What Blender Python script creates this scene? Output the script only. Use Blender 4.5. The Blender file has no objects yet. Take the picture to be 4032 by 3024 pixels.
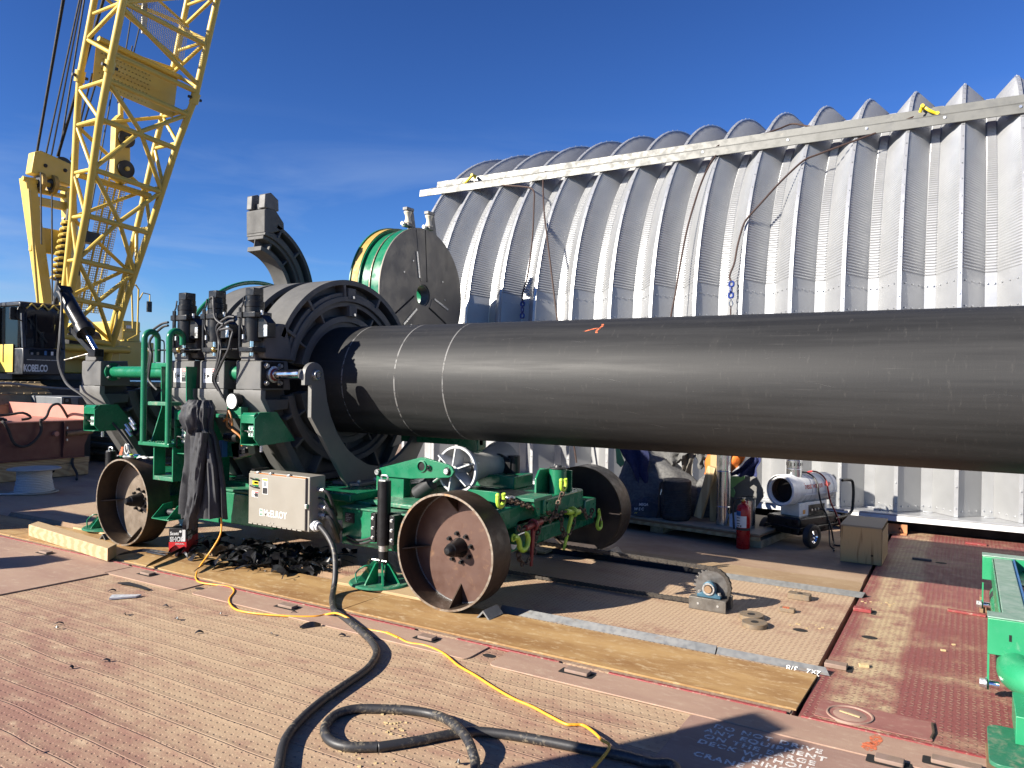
import bpy, math, random
from mathutils import Vector, Matrix
import numpy as np
random.seed(7)
R = math.radians
scene = bpy.context.scene
col = scene.collection

# ------------------------------------------------------------------ camera
CX, CY, F, H = 2016., 1512., 3012., 1.7
_y, _p, _r = R(30.794), R(-0.1435), R(0.867)
_f = np.array([-math.sin(_y)*math.cos(_p), math.cos(_y)*math.cos(_p), math.sin(_p)])
_r0 = np.array([math.cos(_y), math.sin(_y), 0.]); _u0 = np.cross(_r0, _f)
_rt = _r0*math.cos(_r)+_u0*math.sin(_r); _up = -_r0*math.sin(_r)+_u0*math.cos(_r)
CAM = np.array([0, 0, H])
def ray(a, b): return _f+(a-CX)/F*_rt+(CY-b)/F*_up
def gp(a, b, z=0.): d = ray(a, b); return Vector(CAM+d*(z-H)/d[2])      # photo point on a horizontal plane
def yp(a, b, Y): d = ray(a, b); return Vector(CAM+d*Y/d[1])             # on a plane Y = const
def xp(a, b, X): d = ray(a, b); return Vector(CAM+d*X/d[0])             # on a plane X = const
def cr(ox, oy, s): return lambda x, y: (ox+x*s, oy+y*s)
c4 = cr(300, 1000, 1000/1843); c5 = cr(900, 700, 1000/2074); c6 = cr(900, 1350, 1000/2074)
b2 = cr(900, 1800, 800/2042); b3 = cr(1400, 1700, 1100/2212); r2 = cr(1000, 1350, 600/2212)
l3 = cr(0, 1500, 800/1896); bB = cr(540, 1580, 540/1659); jj = cr(640, 1130, 500/1929)
hh = cr(1900, 1850, 600/2212); ww = cr(2400, 1750, 600/2212); ht = cr(2950, 1780, 600/2118)
ee = cr(3600, 2100, 432/776); pp = cr(2300, 1950, 1200/2212); kk = cr(0, 0, 900/1244)
k1 = cr(1600, 500, 1300/2212); k2 = cr(2800, 300, 1232/2044); q2 = cr(0, 1000, 700/1659)
c3 = cr(0, 2000, 1600/2212); d4 = cr(1500, 2300, 1200/2212); t5 = cr(300, 1750, 800/2212)
lf = cr(0, 1480, 480/1531); tx = cr(2550, 2750, 1400/2212); zz1 = cr(3400, 1950, 632/2212)

cam = bpy.data.cameras.new('camera'); camo = bpy.data.objects.new('camera', cam); col.objects.link(camo)
cam.sensor_width = 36; cam.sensor_fit = 'HORIZONTAL'; cam.lens = F/4032*36
cam.clip_start = .05; cam.clip_end = 20000
m = Matrix.Identity(4)
for i in range(3):
    m[i][0] = _rt[i]; m[i][1] = _up[i]; m[i][2] = -_f[i]; m[i][3] = CAM[i]
camo.matrix_world = m
scene.camera = camo

# ------------------------------------------------------------------ sky, sun, exposure
SUN_EL, SUN_X, SUN_Y = R(26.5), -.562, -.827          # direction to the sun in plan
w = bpy.data.worlds.new('World'); scene.world = w; w.use_nodes = True
nt = w.node_tree; nt.nodes.clear()
def wn(t, **k):
    n = nt.nodes.new(t)
    for a, b in k.items(): setattr(n, a, b)
    return n
sky = wn('ShaderNodeTexSky', sky_type='NISHITA', sun_disc=False, sun_elevation=SUN_EL,
         sun_rotation=math.atan2(SUN_X, SUN_Y) % (2*math.pi), altitude=0, air_density=1.0, dust_density=0., ozone_density=1.5)
geo = wn('ShaderNodeNewGeometry'); sep = wn('ShaderNodeSeparateXYZ')
tc = wn('ShaderNodeTexCoord'); nt.links.new(tc.outputs['Generated'], sep.inputs[0])
mp = wn('ShaderNodeMapping'); mp.inputs['Scale'].default_value = (1.5, 1.5, 9); mp.inputs['Rotation'].default_value = (.12, -.1, .5)
nt.links.new(tc.outputs['Generated'], mp.inputs[0])
no = wn('ShaderNodeTexNoise'); no.inputs['Scale'].default_value = 1.7; no.inputs['Detail'].default_value = 7; no.inputs['Roughness'].default_value = .55
no.inputs['Distortion'].default_value = .6
nt.links.new(mp.outputs[0], no.inputs['Vector'])
cra = wn('ShaderNodeValToRGB'); cra.color_ramp.elements[0].position = .43; cra.color_ramp.elements[1].position = .70
nt.links.new(no.outputs[0], cra.inputs[0])
el = wn('ShaderNodeMapRange'); el.inputs[1].default_value = .33; el.inputs[2].default_value = .06
el.inputs[3].default_value = 0; el.inputs[4].default_value = .75
nt.links.new(sep.outputs[2], el.inputs[0])
mu = wn('ShaderNodeMath', operation='MULTIPLY'); nt.links.new(cra.outputs[0], mu.inputs[0]); nt.links.new(el.outputs[0], mu.inputs[1])
hs = wn('ShaderNodeMix', data_type='RGBA', blend_type='MULTIPLY'); hs.inputs[0].default_value = 1; hs.inputs[7].default_value = (.24, .375, .625, 1)
gm = wn('ShaderNodeGamma'); gm.inputs[1].default_value = 1.42
nt.links.new(sky.outputs[0], gm.inputs[0]); nt.links.new(gm.outputs[0], hs.inputs[6])
mx = wn('ShaderNodeMix', data_type='RGBA'); mx.inputs[7].default_value = (3.6, 4.8, 7.0, 1)
nt.links.new(mu.outputs[0], mx.inputs[0]); nt.links.new(hs.outputs[2], mx.inputs[6])
bg = wn('ShaderNodeBackground'); bg.inputs[1].default_value = .05
nt.links.new(mx.outputs[2], bg.inputs[0])
wo = wn('ShaderNodeOutputWorld'); nt.links.new(bg.outputs[0], wo.inputs[0])

sun = bpy.data.lights.new('sun', 'SUN'); sun.energy = 5.0; sun.angle = R(.53); sun.color = (1, .93, .82)
suno = bpy.data.objects.new('sun', sun); col.objects.link(suno)
sd = Vector((SUN_X*math.cos(SUN_EL), SUN_Y*math.cos(SUN_EL), math.sin(SUN_EL))).normalized()
suno.rotation_euler = sd.to_track_quat('Z', 'Y').to_euler(); suno.location = (-6, -9, 12)

vs = scene.view_settings
vs.view_transform = 'Standard'; vs.look = 'None'; vs.gamma = 1; vs.exposure = 1.25; vs.use_curve_mapping = False
scene.render.engine = 'CYCLES'
scene.cycles.max_bounces = 6; scene.cycles.diffuse_bounces = 1; scene.cycles.glossy_bounces = 3
scene.render.resolution_x = 1024; scene.render.resolution_y = 768

# ------------------------------------------------------------------ materials
class NB:
    def __init__(s, name):
        s.m = bpy.data.materials.new(name); s.m.use_nodes = True; s.t = s.m.node_tree; s.b = s.t.nodes['Principled BSDF']
        s.pos = s.n('ShaderNodeNewGeometry').outputs['Position']
    def n(s, t, **k):
        n = s.t.nodes.new(t)
        for a, b in k.items(): setattr(n, a, b)
        return n
    def l(s, a, b): s.t.links.new(a, b)
    def val(s, sock, v):
        if isinstance(v, (int, float)): sock.default_value = v
        elif isinstance(v, tuple): sock.default_value = v if len(v) == 4 or sock.type == 'VECTOR' else (*v, 1)
        else: s.l(v, sock)
    def math(s, op, a, b=0., c=None):
        n = s.n('ShaderNodeMath', operation=op); s.val(n.inputs[0], a); s.val(n.inputs[1], b)
        if c is not None: s.val(n.inputs[2], c)
        return n.outputs[0]
    def scl(s, sc, v=None):
        n = s.n('ShaderNodeMapping'); n.inputs['Scale'].default_value = sc; s.l(v or s.pos, n.inputs[0]); return n.outputs[0]
    def noise(s, scale, detail=4, rough=.55, v=None, dist=0):
        n = s.n('ShaderNodeTexNoise'); n.inputs['Scale'].default_value = scale; n.inputs['Detail'].default_value = detail
        n.inputs['Roughness'].default_value = rough; n.inputs['Distortion'].default_value = dist; s.l(v or s.pos, n.inputs['Vector']); return n.outputs[0]
    def ramp(s, x, a, b, lo=0., hi=1.):
        n = s.n('ShaderNodeMapRange', interpolation_type='SMOOTHSTEP'); s.val(n.inputs[0], x); n.inputs[1].default_value = a; n.inputs[2].default_value = b
        n.inputs[3].default_value = lo; n.inputs[4].default_value = hi; return n.outputs[0]
    def mix(s, f, a, b):
        n = s.n('ShaderNodeMix', data_type='RGBA'); s.val(n.inputs[0], f); s.val(n.inputs[6], a); s.val(n.inputs[7], b); return n.outputs[2]
    def bump(s, h, strength=.3, dist=.01, prev=None):
        n = s.n('ShaderNodeBump'); n.inputs['Strength'].default_value = strength; n.inputs['Distance'].default_value = dist; s.l(h, n.inputs['Height'])
        if prev: s.l(prev, n.inputs['Normal'])
        return n.outputs[0]
    def fin(s, colr, rough=.6, metal=0., normal=None, spec=None):
        s.val(s.b.inputs['Base Color'], colr); s.val(s.b.inputs['Roughness'], rough); s.val(s.b.inputs['Metallic'], metal)
        if normal: s.l(normal, s.b.inputs['Normal'])
        if spec is not None: s.b.inputs['Specular IOR Level'].default_value = spec
        return s.m
def hexc(r, g, b): return tuple(((c/255)/12.92 if c/255 <= .04045 else ((c/255+.055)/1.055)**2.4) for c in (r, g, b))
def sc3(c, k): return tuple(min(1, x*k) for x in c)
def MAT(name, c1, c2=None, scale=6, rough=.5, metal=0., bump=0., bscale=60, dirt=None, dlo=.55, dhi=.75, dscale=9, rvar=.12, stretch=(1, 1, 1), spec=None):
    b = NB(name); v = b.scl(stretch)
    n1 = b.noise(scale, 6, .6, v); c = b.mix(b.ramp(n1, .3, .7), c1, c2 or sc3(c1, .8))
    if dirt:
        n2 = b.noise(dscale, 8, .68, v, .4); c = b.mix(b.ramp(n2, dlo, dhi), c, dirt)
    rg = b.ramp(b.noise(scale*2.3, 4), .3, .7, max(.02, rough-rvar), min(1, rough+rvar))
    nm = b.bump(b.noise(bscale, 4, .6, v), bump, .004) if bump else None
    return b.fin(c, rg, metal, nm, spec)

GREEN = hexc(10, 112, 62); DUST = (.33, .28, .2)
M = {}
M['green'] = MAT('green paint', (.008, .135, .062), (.012, .165, .078), 3, .28, 0, .03, 40, (.11, .17, .11), .66, .86, 7)
M['green_dusty'] = MAT('dusty green paint', (.012, .13, .065), (.03, .16, .09), 8, .5, 0, .05, 60, (.2, .22, .15), .5, .72, 14)
M['yellow'] = MAT('crane yellow paint', (.62, .44, .085), (.55, .385, .07), 1.2, .4, 0, .03, 20, (.3, .2, .05), .7, .88, 2.5)
M['cast'] = MAT('grey cast paint', (.092, .091, .088), (.118, .116, .11), 5, .68, .0, .1, 120, (.155, .15, .138), .6, .85, 6, spec=.2)
M['castside'] = MAT('grey jaw side', (.095, .094, .09), (.115, .113, .108), 3, .5, .1, .05, 90, (.16, .155, .14), .62, .85, 11, stretch=(1, 1, .3))
M['castlight'] = MAT('lighter grey jaw foot', (.18, .177, .168), (.155, .152, .145), 4, .5, .1, .05, 90, (.23, .225, .2), .6, .85, 12)
M['plate'] = MAT('grey machined plate', (.15, .147, .136), (.175, .17, .155), 3, .5, .2, .03, 60)
M['facer'] = MAT('facer face steel', (.16, .145, .12), (.19, .172, .145), 2, .5, .2, .03, 50, (.23, .21, .17), .6, .85, 5)
M['black'] = MAT('black satin paint', (.009, .009, .01), (.013, .013, .014), 5, .36, 0, .02, 60, (.02, .02, .02), .72, .95, 9, spec=.3)
M['rubber'] = MAT('black rubber', (.018, .018, .02), (.026, .026, .028), 8, .55, 0, .06, 90)
M['chrome'] = MAT('chrome', (.82, .82, .83), (.72, .72, .74), 4, .12, 1, rvar=.04)
M['zinc'] = MAT('zinc plated steel', (.62, .62, .6), (.5, .5, .5), 30, .35, .9)
M['steel'] = MAT('bare steel', (.13, .118, .105), (.17, .155, .135), 14, .45, .7, .08, 80, (.2, .1, .04), .62, .8, 18)
M['brass'] = MAT('brass ball', (.6, .42, .14), None, 20, .3, .9)
M['sticker'] = MAT('white sticker', (.8, .8, .78), None, 9, .4)
M['stickerred'] = MAT('red sticker', (.6, .03, .03), None, 9, .4)
M['stickerblk'] = MAT('black print', (.02, .02, .022), None, 9, .45)
M['stickerorg'] = MAT('orange sticker', (.8, .33, .05), None, 9, .4)
M['stickeryel'] = MAT('yellow sticker', (.8, .6, .03), None, 9, .4)
M['greylabel'] = MAT('grey green label', (.25, .45, .35), (.3, .5, .4), 90, .35, .3)
M['enclosure'] = MAT('taupe enclosure paint', (.225, .208, .175), (.245, .226, .19), 3, .45, 0, .02, 60, (.16, .13, .1), .72, .9, 8)
M['roller'] = MAT('white grey roller', (.52, .53, .53), (.46, .47, .47), 5, .55, 0, .06, 60, (.36, .34, .3), .6, .85, 9)
M['rollgrey'] = MAT('grey hourglass roller', (.25, .25, .245), (.3, .3, .29), 5, .6, 0, .06, 70, (.36, .35, .32), .6, .85, 10)
M['rust'] = MAT('mill scale wheel', (.036, .025, .017), (.065, .041, .025), 7, .5, .3, .08, 80, (.14, .075, .033), .6, .8, 13, stretch=(1, 1, .6))
M['rustdisc'] = MAT('primed wheel disc', (.085, .042, .03), (.105, .055, .039), 5, .5, .2, .06, 70, (.2, .11, .06), .55, .78, 12)
M['ruststeel'] = MAT('greyish wheel disc', (.17, .13, .095), (.21, .165, .125), 5, .5, .3, .06, 70, (.12, .085, .06), .55, .78, 12)
M['darkdisc'] = MAT('dark wheel disc', (.028, .02, .019), (.04, .028, .025), 6, .55, .2, .05, 70)
M['rimedge'] = MAT('ground rim edge', (.3, .26, .21), (.17, .12, .085), 30, .45, .5, dirt=(.4, .2, .06), dlo=.55, dhi=.7, dscale=11)
M['weld'] = MAT('weld bead', (.42, .42, .42), (.3, .3, .3), 60, .35, .8, .3, 200)
M['gold'] = MAT('ochre heater shield', (.42, .27, .065), (.34, .215, .05), 7, .6, 0, .1, 40, (.2, .13, .04), .58, .75, 12)
M['ivory'] = MAT('ivory nylon roller', (.7, .62, .45), None, 9, .5)
M['hookgreen'] = MAT('lime hook paint', (.42, .62, .06), (.35, .55, .05), 12, .45, 0, .05, 60, (.15, .15, .06), .62, .8, 25)
M['redpaint'] = MAT('red binder paint', (.19, .02, .02), (.24, .04, .03), 12, .5, 0, .05, 60)
M['chain'] = MAT('rusty chain', (.06, .042, .03), (.12, .08, .055), 40, .6, .4, .1, 90)
M['rchain'] = MAT('roller chain', (.07, .06, .05), (.045, .038, .032), 60, .45, .4, .1, 90)
M['wood'] = None
def wood(name, c1, c2, axis='x', scale=9, knots=True):
    b = NB(name); st = {'x': (.6, 7, 7), 'y': (7, .6, 7), 'z': (7, 7, .6)}[axis]
    v = b.scl(st); wv = b.n('ShaderNodeTexWave', wave_type='RINGS'); wv.inputs['Scale'].default_value = 2.6; wv.inputs['Distortion'].default_value = 5.5
    wv.inputs['Detail'].default_value = 3; b.l(v, wv.inputs[0])
    c = b.mix(b.ramp(wv.outputs[1], .25, .8), c1, c2); n2 = b.noise(scale, 7, .7, v)
    c = b.mix(b.ramp(n2, .55, .8), c, sc3(c2, .62))
    return b.fin(c, .72, 0, b.bump(n2, .25, .004))
M['wood'] = wood('fresh timber', (.47, .34, .19), (.37, .25, .125), 'x')
M['woody'] = wood('fresh timber cross grain', (.42, .32, .18), (.33, .23, .12), 'y')
M['woodz'] = wood('upright timber', (.52, .40, .22), (.4, .28, .14), 'z')
M['woodgrey'] = wood('weathered timber', (.35, .29, .2), (.26, .21, .14), 'y')
M['ply'] = wood('plywood face', (.47, .31, .14), (.25, .14, .055), 'z', 5)
M['plytop'] = wood('dusty plywood', (.33, .27, .19), (.27, .22, .15), 'x', 5)
M['plyedge'] = MAT('plywood edge', (.3, .17, .09), (.22, .12, .06), 30, .75, stretch=(1, 1, 12))
M['white'] = MAT('white enamel', (.72, .72, .71), (.68, .68, .67), 3, .3, 0)
M['whitetext'] = MAT('white lettering', (.75, .76, .74), None, 9, .45)
M['redtext'] = MAT('red lettering', (.55, .05, .03), None, 9, .45)
M['red'] = MAT('extinguisher red', (.42, .012, .012), (.36, .01, .01), 6, .3)
M['bluetape'] = MAT('blue tape', (.02, .12, .32), None, 9, .5)
M['cloth'] = MAT('black jacket cloth', (.026, .027, .031), (.04, .041, .046), 12, .62, 0, .3, 45, spec=.35)
M['felt'] = MAT('grey felt blanket', (.085, .085, .085), (.14, .138, .132), 35, .95, 0, .4, 120)
M['feltl'] = MAT('brown grey felt', (.15, .135, .115), (.1, .09, .08), 35, .95, 0, .4, 120)
M['navy'] = MAT('navy quilt', (.012, .018, .07), (.02, .028, .1), 20, .8, 0, .4, 60)
M['orange'] = MAT('orange quilt', (.62, .16, .02), (.52, .12, .015), 20, .8, 0, .4, 60)
M['limeframe'] = MAT('pale green paint', (.22, .46, .16), (.26, .5, .2), 5, .5)
M['galv'] = MAT('galvanised duct', (.58, .59, .58), (.5, .52, .52), 5, .2, .95, rvar=.05, stretch=(1, 1, .3))
M['bldg'] = MAT('galvalume sheet', (.365, .37, .375), (.34, .345, .35), 3, .42, .5, rvar=.04)
M['bldgtrim'] = MAT('galvalume trim', (.52, .525, .53), (.48, .485, .49), 5, .36, .6, rvar=.04)
M['boltm'] = MAT('bolt heads', (.5, .51, .52), None, 9, .35, .7)
M['beamgrey'] = MAT('grey painted spreader', (.14, .14, .13), (.12, .12, .11), 4, .5, .2, .05, 40, (.28, .24, .18), .62, .8, 6)
M['rope'] = MAT('brown wire sling', (.06, .03, .022), (.035, .02, .016), 90, .7, 0, .3, 300)
M['bluechain'] = MAT('blue chain', (.02, .045, .22), None, 30, .4)
M['yelsh'] = MAT('yellow shackle', (.78, .58, .02), (.7, .5, .02), 30, .45)
M['glass'] = None
b = NB('cab glass'); b.fin((.01, .014, .02), .05, 0, None, .7); tr = b.n('ShaderNodeBsdfTransparent'); tr.inputs[0].default_value = (.55, .62, .7, 1); ms = b.n('ShaderNodeMixShader'); ms.inputs[0].default_value = .5
b.l(tr.outputs[0], ms.inputs[1]); b.l(b.b.outputs[0], ms.inputs[2]); b.l(ms.outputs[0], b.t.nodes['Material Output'].inputs['Surface']); M['glass'] = b.m
M['glasspale'] = MAT('pale side glass', (.1, .14, .18), None, 4, .05)
M['cabgrey'] = MAT('charcoal cab panel', (.018, .02, .026), (.024, .027, .033), 4, .4)
M['seatgrey'] = MAT('grey cab interior', (.2, .22, .24), None, 4, .6)
M['machgrey'] = MAT('grey machinery', (.16, .17, .18), (.11, .12, .13), 2, .5)
M['darkmach'] = MAT('dark undercarriage', (.012, .013, .016), (.03, .03, .032), 2, .6)
M['track'] = MAT('worn track shoe', (.33, .24, .12), (.24, .17, .085), 3, .6, .2, .15, 14, (.13, .085, .04), .55, .8, 5)
M['mesh'] = MAT('cable guard mesh', (.42, .4, .34), None, 4, .5, .5)
M['wire'] = MAT('dark wire rope', (.02, .02, .022), None, 5, .6)
M['pink'] = MAT('primed steel, pink oxide', (.42, .185, .14), (.38, .165, .125), 4, .6, 0, .04, 60)
M['oxide'] = MAT('red oxide primer', (.145, .05, .038), (.12, .042, .032), 4, .6, 0, .05, 60)
M['ropeblk'] = MAT('black braided rope', (.016, .015, .015), (.05, .046, .04), 150, .8, 0, .5, 250)
M['ropewht'] = MAT('white braided rope', (.66, .66, .64), (.55, .55, .53), 90, .75, 0, .4, 250)
M['spool'] = MAT('pale wooden reel', (.5, .46, .37), (.42, .38, .3), 9, .7)
M['hose'] = None
b = NB('muddy black cable'); nz = b.noise(38, 8, .7); c = b.mix(b.ramp(nz, .5, .62), (.022, .022, .024), (.2, .17, .12)); nz2 = b.noise(5, 4)
c = b.mix(b.ramp(nz2, .4, .65), (.024, .024, .026), c); M['hose'] = b.fin(c, .5, 0, b.bump(nz, .2, .003))
M['cable'] = MAT('black cable', (.02, .02, .022), (.035, .034, .034), 20, .45)
M['orangecord'] = MAT('orange cord', (.8, .36, .03), (.72, .3, .025), 20, .45)
M['browncord'] = MAT('brown cord', (.45, .16, .03), None, 20, .5)
M['redcord'] = MAT('red cord', (.35, .02, .02), None, 20, .45)
M['shaving'] = MAT('black plastic shavings', (.006, .006, .007), (.011, .011, .012), 20, .36, 0, rvar=.08)
M['plastic'] = MAT('clear plastic sheet', (.6, .62, .64), (.45, .46, .48), 20, .2)
M['paper'] = MAT('paper', (.72, .73, .78), None, 9, .7)
M['cardblk'] = MAT('black carton', (.02, .02, .022), None, 9, .4)
M['cardred'] = MAT('red carton', (.65, .025, .03), None, 9, .4)
M['bluepaper'] = MAT('blue towel', (.2, .42, .58), None, 9, .8)
M['bearing'] = MAT('blue bearing housing', (.03, .09, .14), (.05, .12, .17), 20, .35, .2)
M['angle'] = MAT('grey mill angle', (.16, .165, .165), (.21, .21, .205), 14, .5, .5, .1, 60, (.2, .13, .07), .57, .72, 16, stretch=(.4, 1, 1))
M['anglerust'] = MAT('rusty angle', (.2, .125, .07), (.26, .16, .085), 14, .65, .2, .15, 60)
M['block'] = MAT('deck lug', (.24, .165, .13), (.2, .14, .1), 20, .75, 0, .2, 60)
M['blockrust'] = MAT('torch cut steel', (.24, .17, .1), (.16, .13, .1), 25, .65, .3, .2, 70)
M['chalk'] = MAT('chalk mark', (.75, .73, .68), None, 60, .9)
def worn(name, c, lo, hi, sc):
    b = NB(name); nz = b.noise(sc, 6, .7); tr = b.n('ShaderNodeBsdfTransparent'); ms = b.n('ShaderNodeMixShader'); b.fin(c, .75)
    b.l(b.ramp(nz, lo, hi), ms.inputs[0]); b.l(tr.outputs[0], ms.inputs[1]); b.l(b.b.outputs[0], ms.inputs[2]); b.l(ms.outputs[0], b.t.nodes['Material Output'].inputs['Surface']); return b.m
M['spray'] = worn('orange spray mark', (.7, .17, .07), .36, .62, 45)
M['redline'] = MAT('red paint line', (.24, .03, .032), (.19, .03, .028), 25, .6, 0, .2, 60, (.3, .22, .16), .5, .72, 30)
M['dark'] = MAT('dark hollow shade', (.008, .007, .007), None, 4, .9)  # near-black holds the shade inside holes, slots and gaps
M['concrete'] = MAT('dark buildings far side', (.1, .1, .1), None, 4, .9)
# ------------------------------------------------------------------ mesh builder and object helpers
V = Vector
WL = {}
def frame(d):
    d = V(d).normalized(); a = V((0, 0, 1)) if abs(d.z) < .9 else V((1, 0, 0))
    x = d.cross(a).normalized(); return x, x.cross(d).normalized()*-1, d
class MB:
    def __init__(s): s.v = []; s.f = []
    def add(s, vs, fs):
        o = len(s.v); s.v += [tuple(p) for p in vs]; s.f += [tuple(i+o for i in f) for f in fs]; return s
    def box(s, x0, x1, y0, y1, z0, z1):
        x0, x1 = min(x0, x1), max(x0, x1); y0, y1 = min(y0, y1), max(y0, y1); z0, z1 = min(z0, z1), max(z0, z1)
        return s.add([(x0, y0, z0), (x1, y0, z0), (x1, y1, z0), (x0, y1, z0), (x0, y0, z1), (x1, y0, z1), (x1, y1, z1), (x0, y1, z1)],
                     [(0, 3, 2, 1), (4, 5, 6, 7), (0, 1, 5, 4), (1, 2, 6, 5), (2, 3, 7, 6), (3, 0, 4, 7)])
    def obox(s, c, ax, ay, az):                       # centre and three half axes
        c, ax, ay, az = V(c), V(ax), V(ay), V(az)
        if ax.cross(ay).dot(az) < 0: ax = -ax
        P = [c+i*ax+j*ay+k*az for k in (-1, 1) for j in (-1, 1) for i in (-1, 1)]
        return s.add(P, [(0, 2, 3, 1), (4, 5, 7, 6), (0, 1, 5, 4), (1, 3, 7, 5), (3, 2, 6, 7), (2, 0, 4, 6)])
    def bar(s, p, q, w, h, upv=(0, 0, 1)):            # rectangular bar between two points
        p, q = V(p), V(q); d = (q-p); u = V(upv); x = d.cross(u).normalized(); u2 = x.cross(d).normalized()
        return s.obox((p+q)/2, x*w/2, d/2, u2*h/2)
    def cyl(s, p, q, r0, r1=None, n=16, cap=True):
        p, q = V(p), V(q); r1 = r0 if r1 is None else r1; x, y, d = frame(q-p)
        P = [p+(x*math.cos(2*math.pi*i/n)+y*math.sin(2*math.pi*i/n))*r0 for i in range(n)]
        P += [q+(x*math.cos(2*math.pi*i/n)+y*math.sin(2*math.pi*i/n))*r1 for i in range(n)]
        f = [(i, (i+1) % n, n+(i+1) % n, n+i) for i in range(n)]
        if cap: f += [tuple(range(n-1, -1, -1)), tuple(range(n, 2*n))]
        return s.add(P, f)
    def lathe(s, prof, o, d, n=32, close=False):      # prof: (radius, distance along d)
        o = V(o); x, y, d = frame(d); P = []
        for r, t in prof: P += [o+d*t+(x*math.cos(2*math.pi*i/n)+y*math.sin(2*math.pi*i/n))*max(r, 1e-4) for i in range(n)]
        k = len(prof); f = [(a*n+i, a*n+(i+1) % n, (a+1) % k*n+(i+1) % n, (a+1) % k*n+i) for a in range(k if close else k-1) for i in range(n)]
        return s.add(P, f)
    def tube(s, pts, r, n=8, closed=False, cap=True):
        pts = [V(p) for p in pts]; N = len(pts); x = None; P = []
        for i, p in enumerate(pts):
            if closed: t = pts[(i+1) % N]-pts[i-1]
            else: t = pts[min(i+1, N-1)]-pts[max(i-1, 0)]
            t = t.normalized()
            if x is None: x = frame(t)[0]
            x = (x-t*x.dot(t)).normalized(); y = t.cross(x); rr = r(i/(N-1)) if callable(r) else r
            P += [p+(x*math.cos(2*math.pi*k/n)+y*math.sin(2*math.pi*k/n))*rr for k in range(n)]
        f = [(a*n+i, a*n+(i+1) % n, (a+1) % N*n+(i+1) % n, (a+1) % N*n+i) for a in range(N if closed else N-1) for i in range(n)]
        if cap and not closed: f += [tuple(range(n-1, -1, -1)), tuple(range((N-1)*n, N*n))]
        return s.add(P, f)
    def prism(s, poly, ax, a0, a1):                   # polygon (2-D) swept along an axis
        k = len(poly); ar = sum(poly[i][0]*poly[(i+1) % k][1]-poly[(i+1) % k][0]*poly[i][1] for i in range(k))
        if ar < 0: poly = poly[::-1]
        mk = {'x': lambda p, t: (t, p[0], p[1]), 'y': lambda p, t: (p[0], t, p[1]), 'z': lambda p, t: (p[0], p[1], t)}[ax]
        a0, a1 = min(a0, a1), max(a0, a1)
        P = [mk(p, a0) for p in poly]+[mk(p, a1) for p in poly]
        f = [tuple(range(k-1, -1, -1)), tuple(range(k, 2*k))]+[(i, (i+1) % k, k+(i+1) % k, k+i) for i in range(k)]
        if ax == 'y': f = [t[::-1] for t in f]
        return s.add(P, f)
    def ring(s, cy, cz, r0, r1, a0, a1, x0, x1, n=24):   # arc of a ring round an axis along X; angles in degrees from +Y
        A = [R(a0+(a1-a0)*i/n) for i in range(n+1)]
        full = abs(abs(a1-a0)-360) < .01; P = []
        for a in A:
            c, q = math.cos(a), math.sin(a)
            P += [(x0, cy+r0*c, cz+r0*q), (x0, cy+r1*c, cz+r1*q), (x1, cy+r1*c, cz+r1*q), (x1, cy+r0*c, cz+r0*q)]
        f = [(4*i+j, 4*i+(j+1) % 4, 4*i+4+(j+1) % 4, 4*i+4+j) for i in range(n) for j in range(4)]
        if not full: f += [(3, 2, 1, 0), (4*n, 4*n+1, 4*n+2, 4*n+3)]
        return s.add(P, f)
    def ball(s, c, r, n=12, sq=(1, 1, 1)):
        prof = [(r*math.sin(math.pi*i/(n//2)), -r*math.cos(math.pi*i/(n//2))) for i in range(n//2+1)]
        o = len(s.v); s.lathe(prof, (0, 0, 0), (0, 0, 1), n)
        for i in range(o, len(s.v)): s.v[i] = tuple(V(c)[k]+s.v[i][k]*sq[k] for k in range(3))
        return s
    def build(s, name, mat, parent=None, bevel=0, smooth=35, kind=None, label=None):
        me = bpy.data.meshes.new(name); me.from_pydata(s.v, [], s.f)
        me.materials.append(M[mat] if isinstance(mat, str) else mat)
        import bmesh
        bm = bmesh.new(); bm.from_mesh(me); bmesh.ops.recalc_face_normals(bm, faces=bm.faces); bm.to_mesh(me); bm.free()
        if smooth:
            me.shade_smooth(); me.set_sharp_from_angle(angle=R(smooth))
        o = bpy.data.objects.new(name, me); col.objects.link(o)
        if parent is not None: adopt(o, parent)
        if bevel:
            md = o.modifiers.new('bevel', 'BEVEL'); md.width = bevel; md.segments = 2; md.limit_method = 'ANGLE'; md.angle_limit = R(40)
        if kind: o['kind'] = kind
        if label: o['label'] = label
        return o
def adopt(o, p):
    o.parent = p; o.matrix_parent_inverse = Matrix.Translation(-V(WL.get(p.name, (0, 0, 0))))
def tag(o, label, cat, group=None):
    o['label'] = label; o['category'] = cat
    if group: o['group'] = group
    return o
def thing(name, label, cat, loc=(0, 0, 0), group=None):
    o = bpy.data.objects.new(name, None); col.objects.link(o); o.location = loc; o.empty_display_size = .1; WL[o.name] = tuple(loc)
    return tag(o, label, cat, group)
def inst(src, off, parent):                           # a copy of a part that shares its mesh
    o = src.copy(); col.objects.link(o); o.location = V(src.location)+V(off); adopt(o, parent); return o
def struct(o): o['kind'] = 'structure'; return o
def spline(pts, n=8, closed=False):
    pts = [V(p) for p in pts]; out = []; N = len(pts)
    for i in range(N if closed else N-1):
        g = lambda k: pts[k % N] if closed else pts[max(0, min(N-1, k))]
        p0, p1, p2, p3 = g(i-1), g(i), g(i+1), g(i+2)
        for j in range(n):
            t = j/n; out.append(.5*((2*p1)+(p2-p0)*t+(2*p0-5*p1+4*p2-p3)*t*t+(3*p1-p0-3*p2+p3)*t**3))
    if not closed: out.append(pts[-1])
    return out
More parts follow.
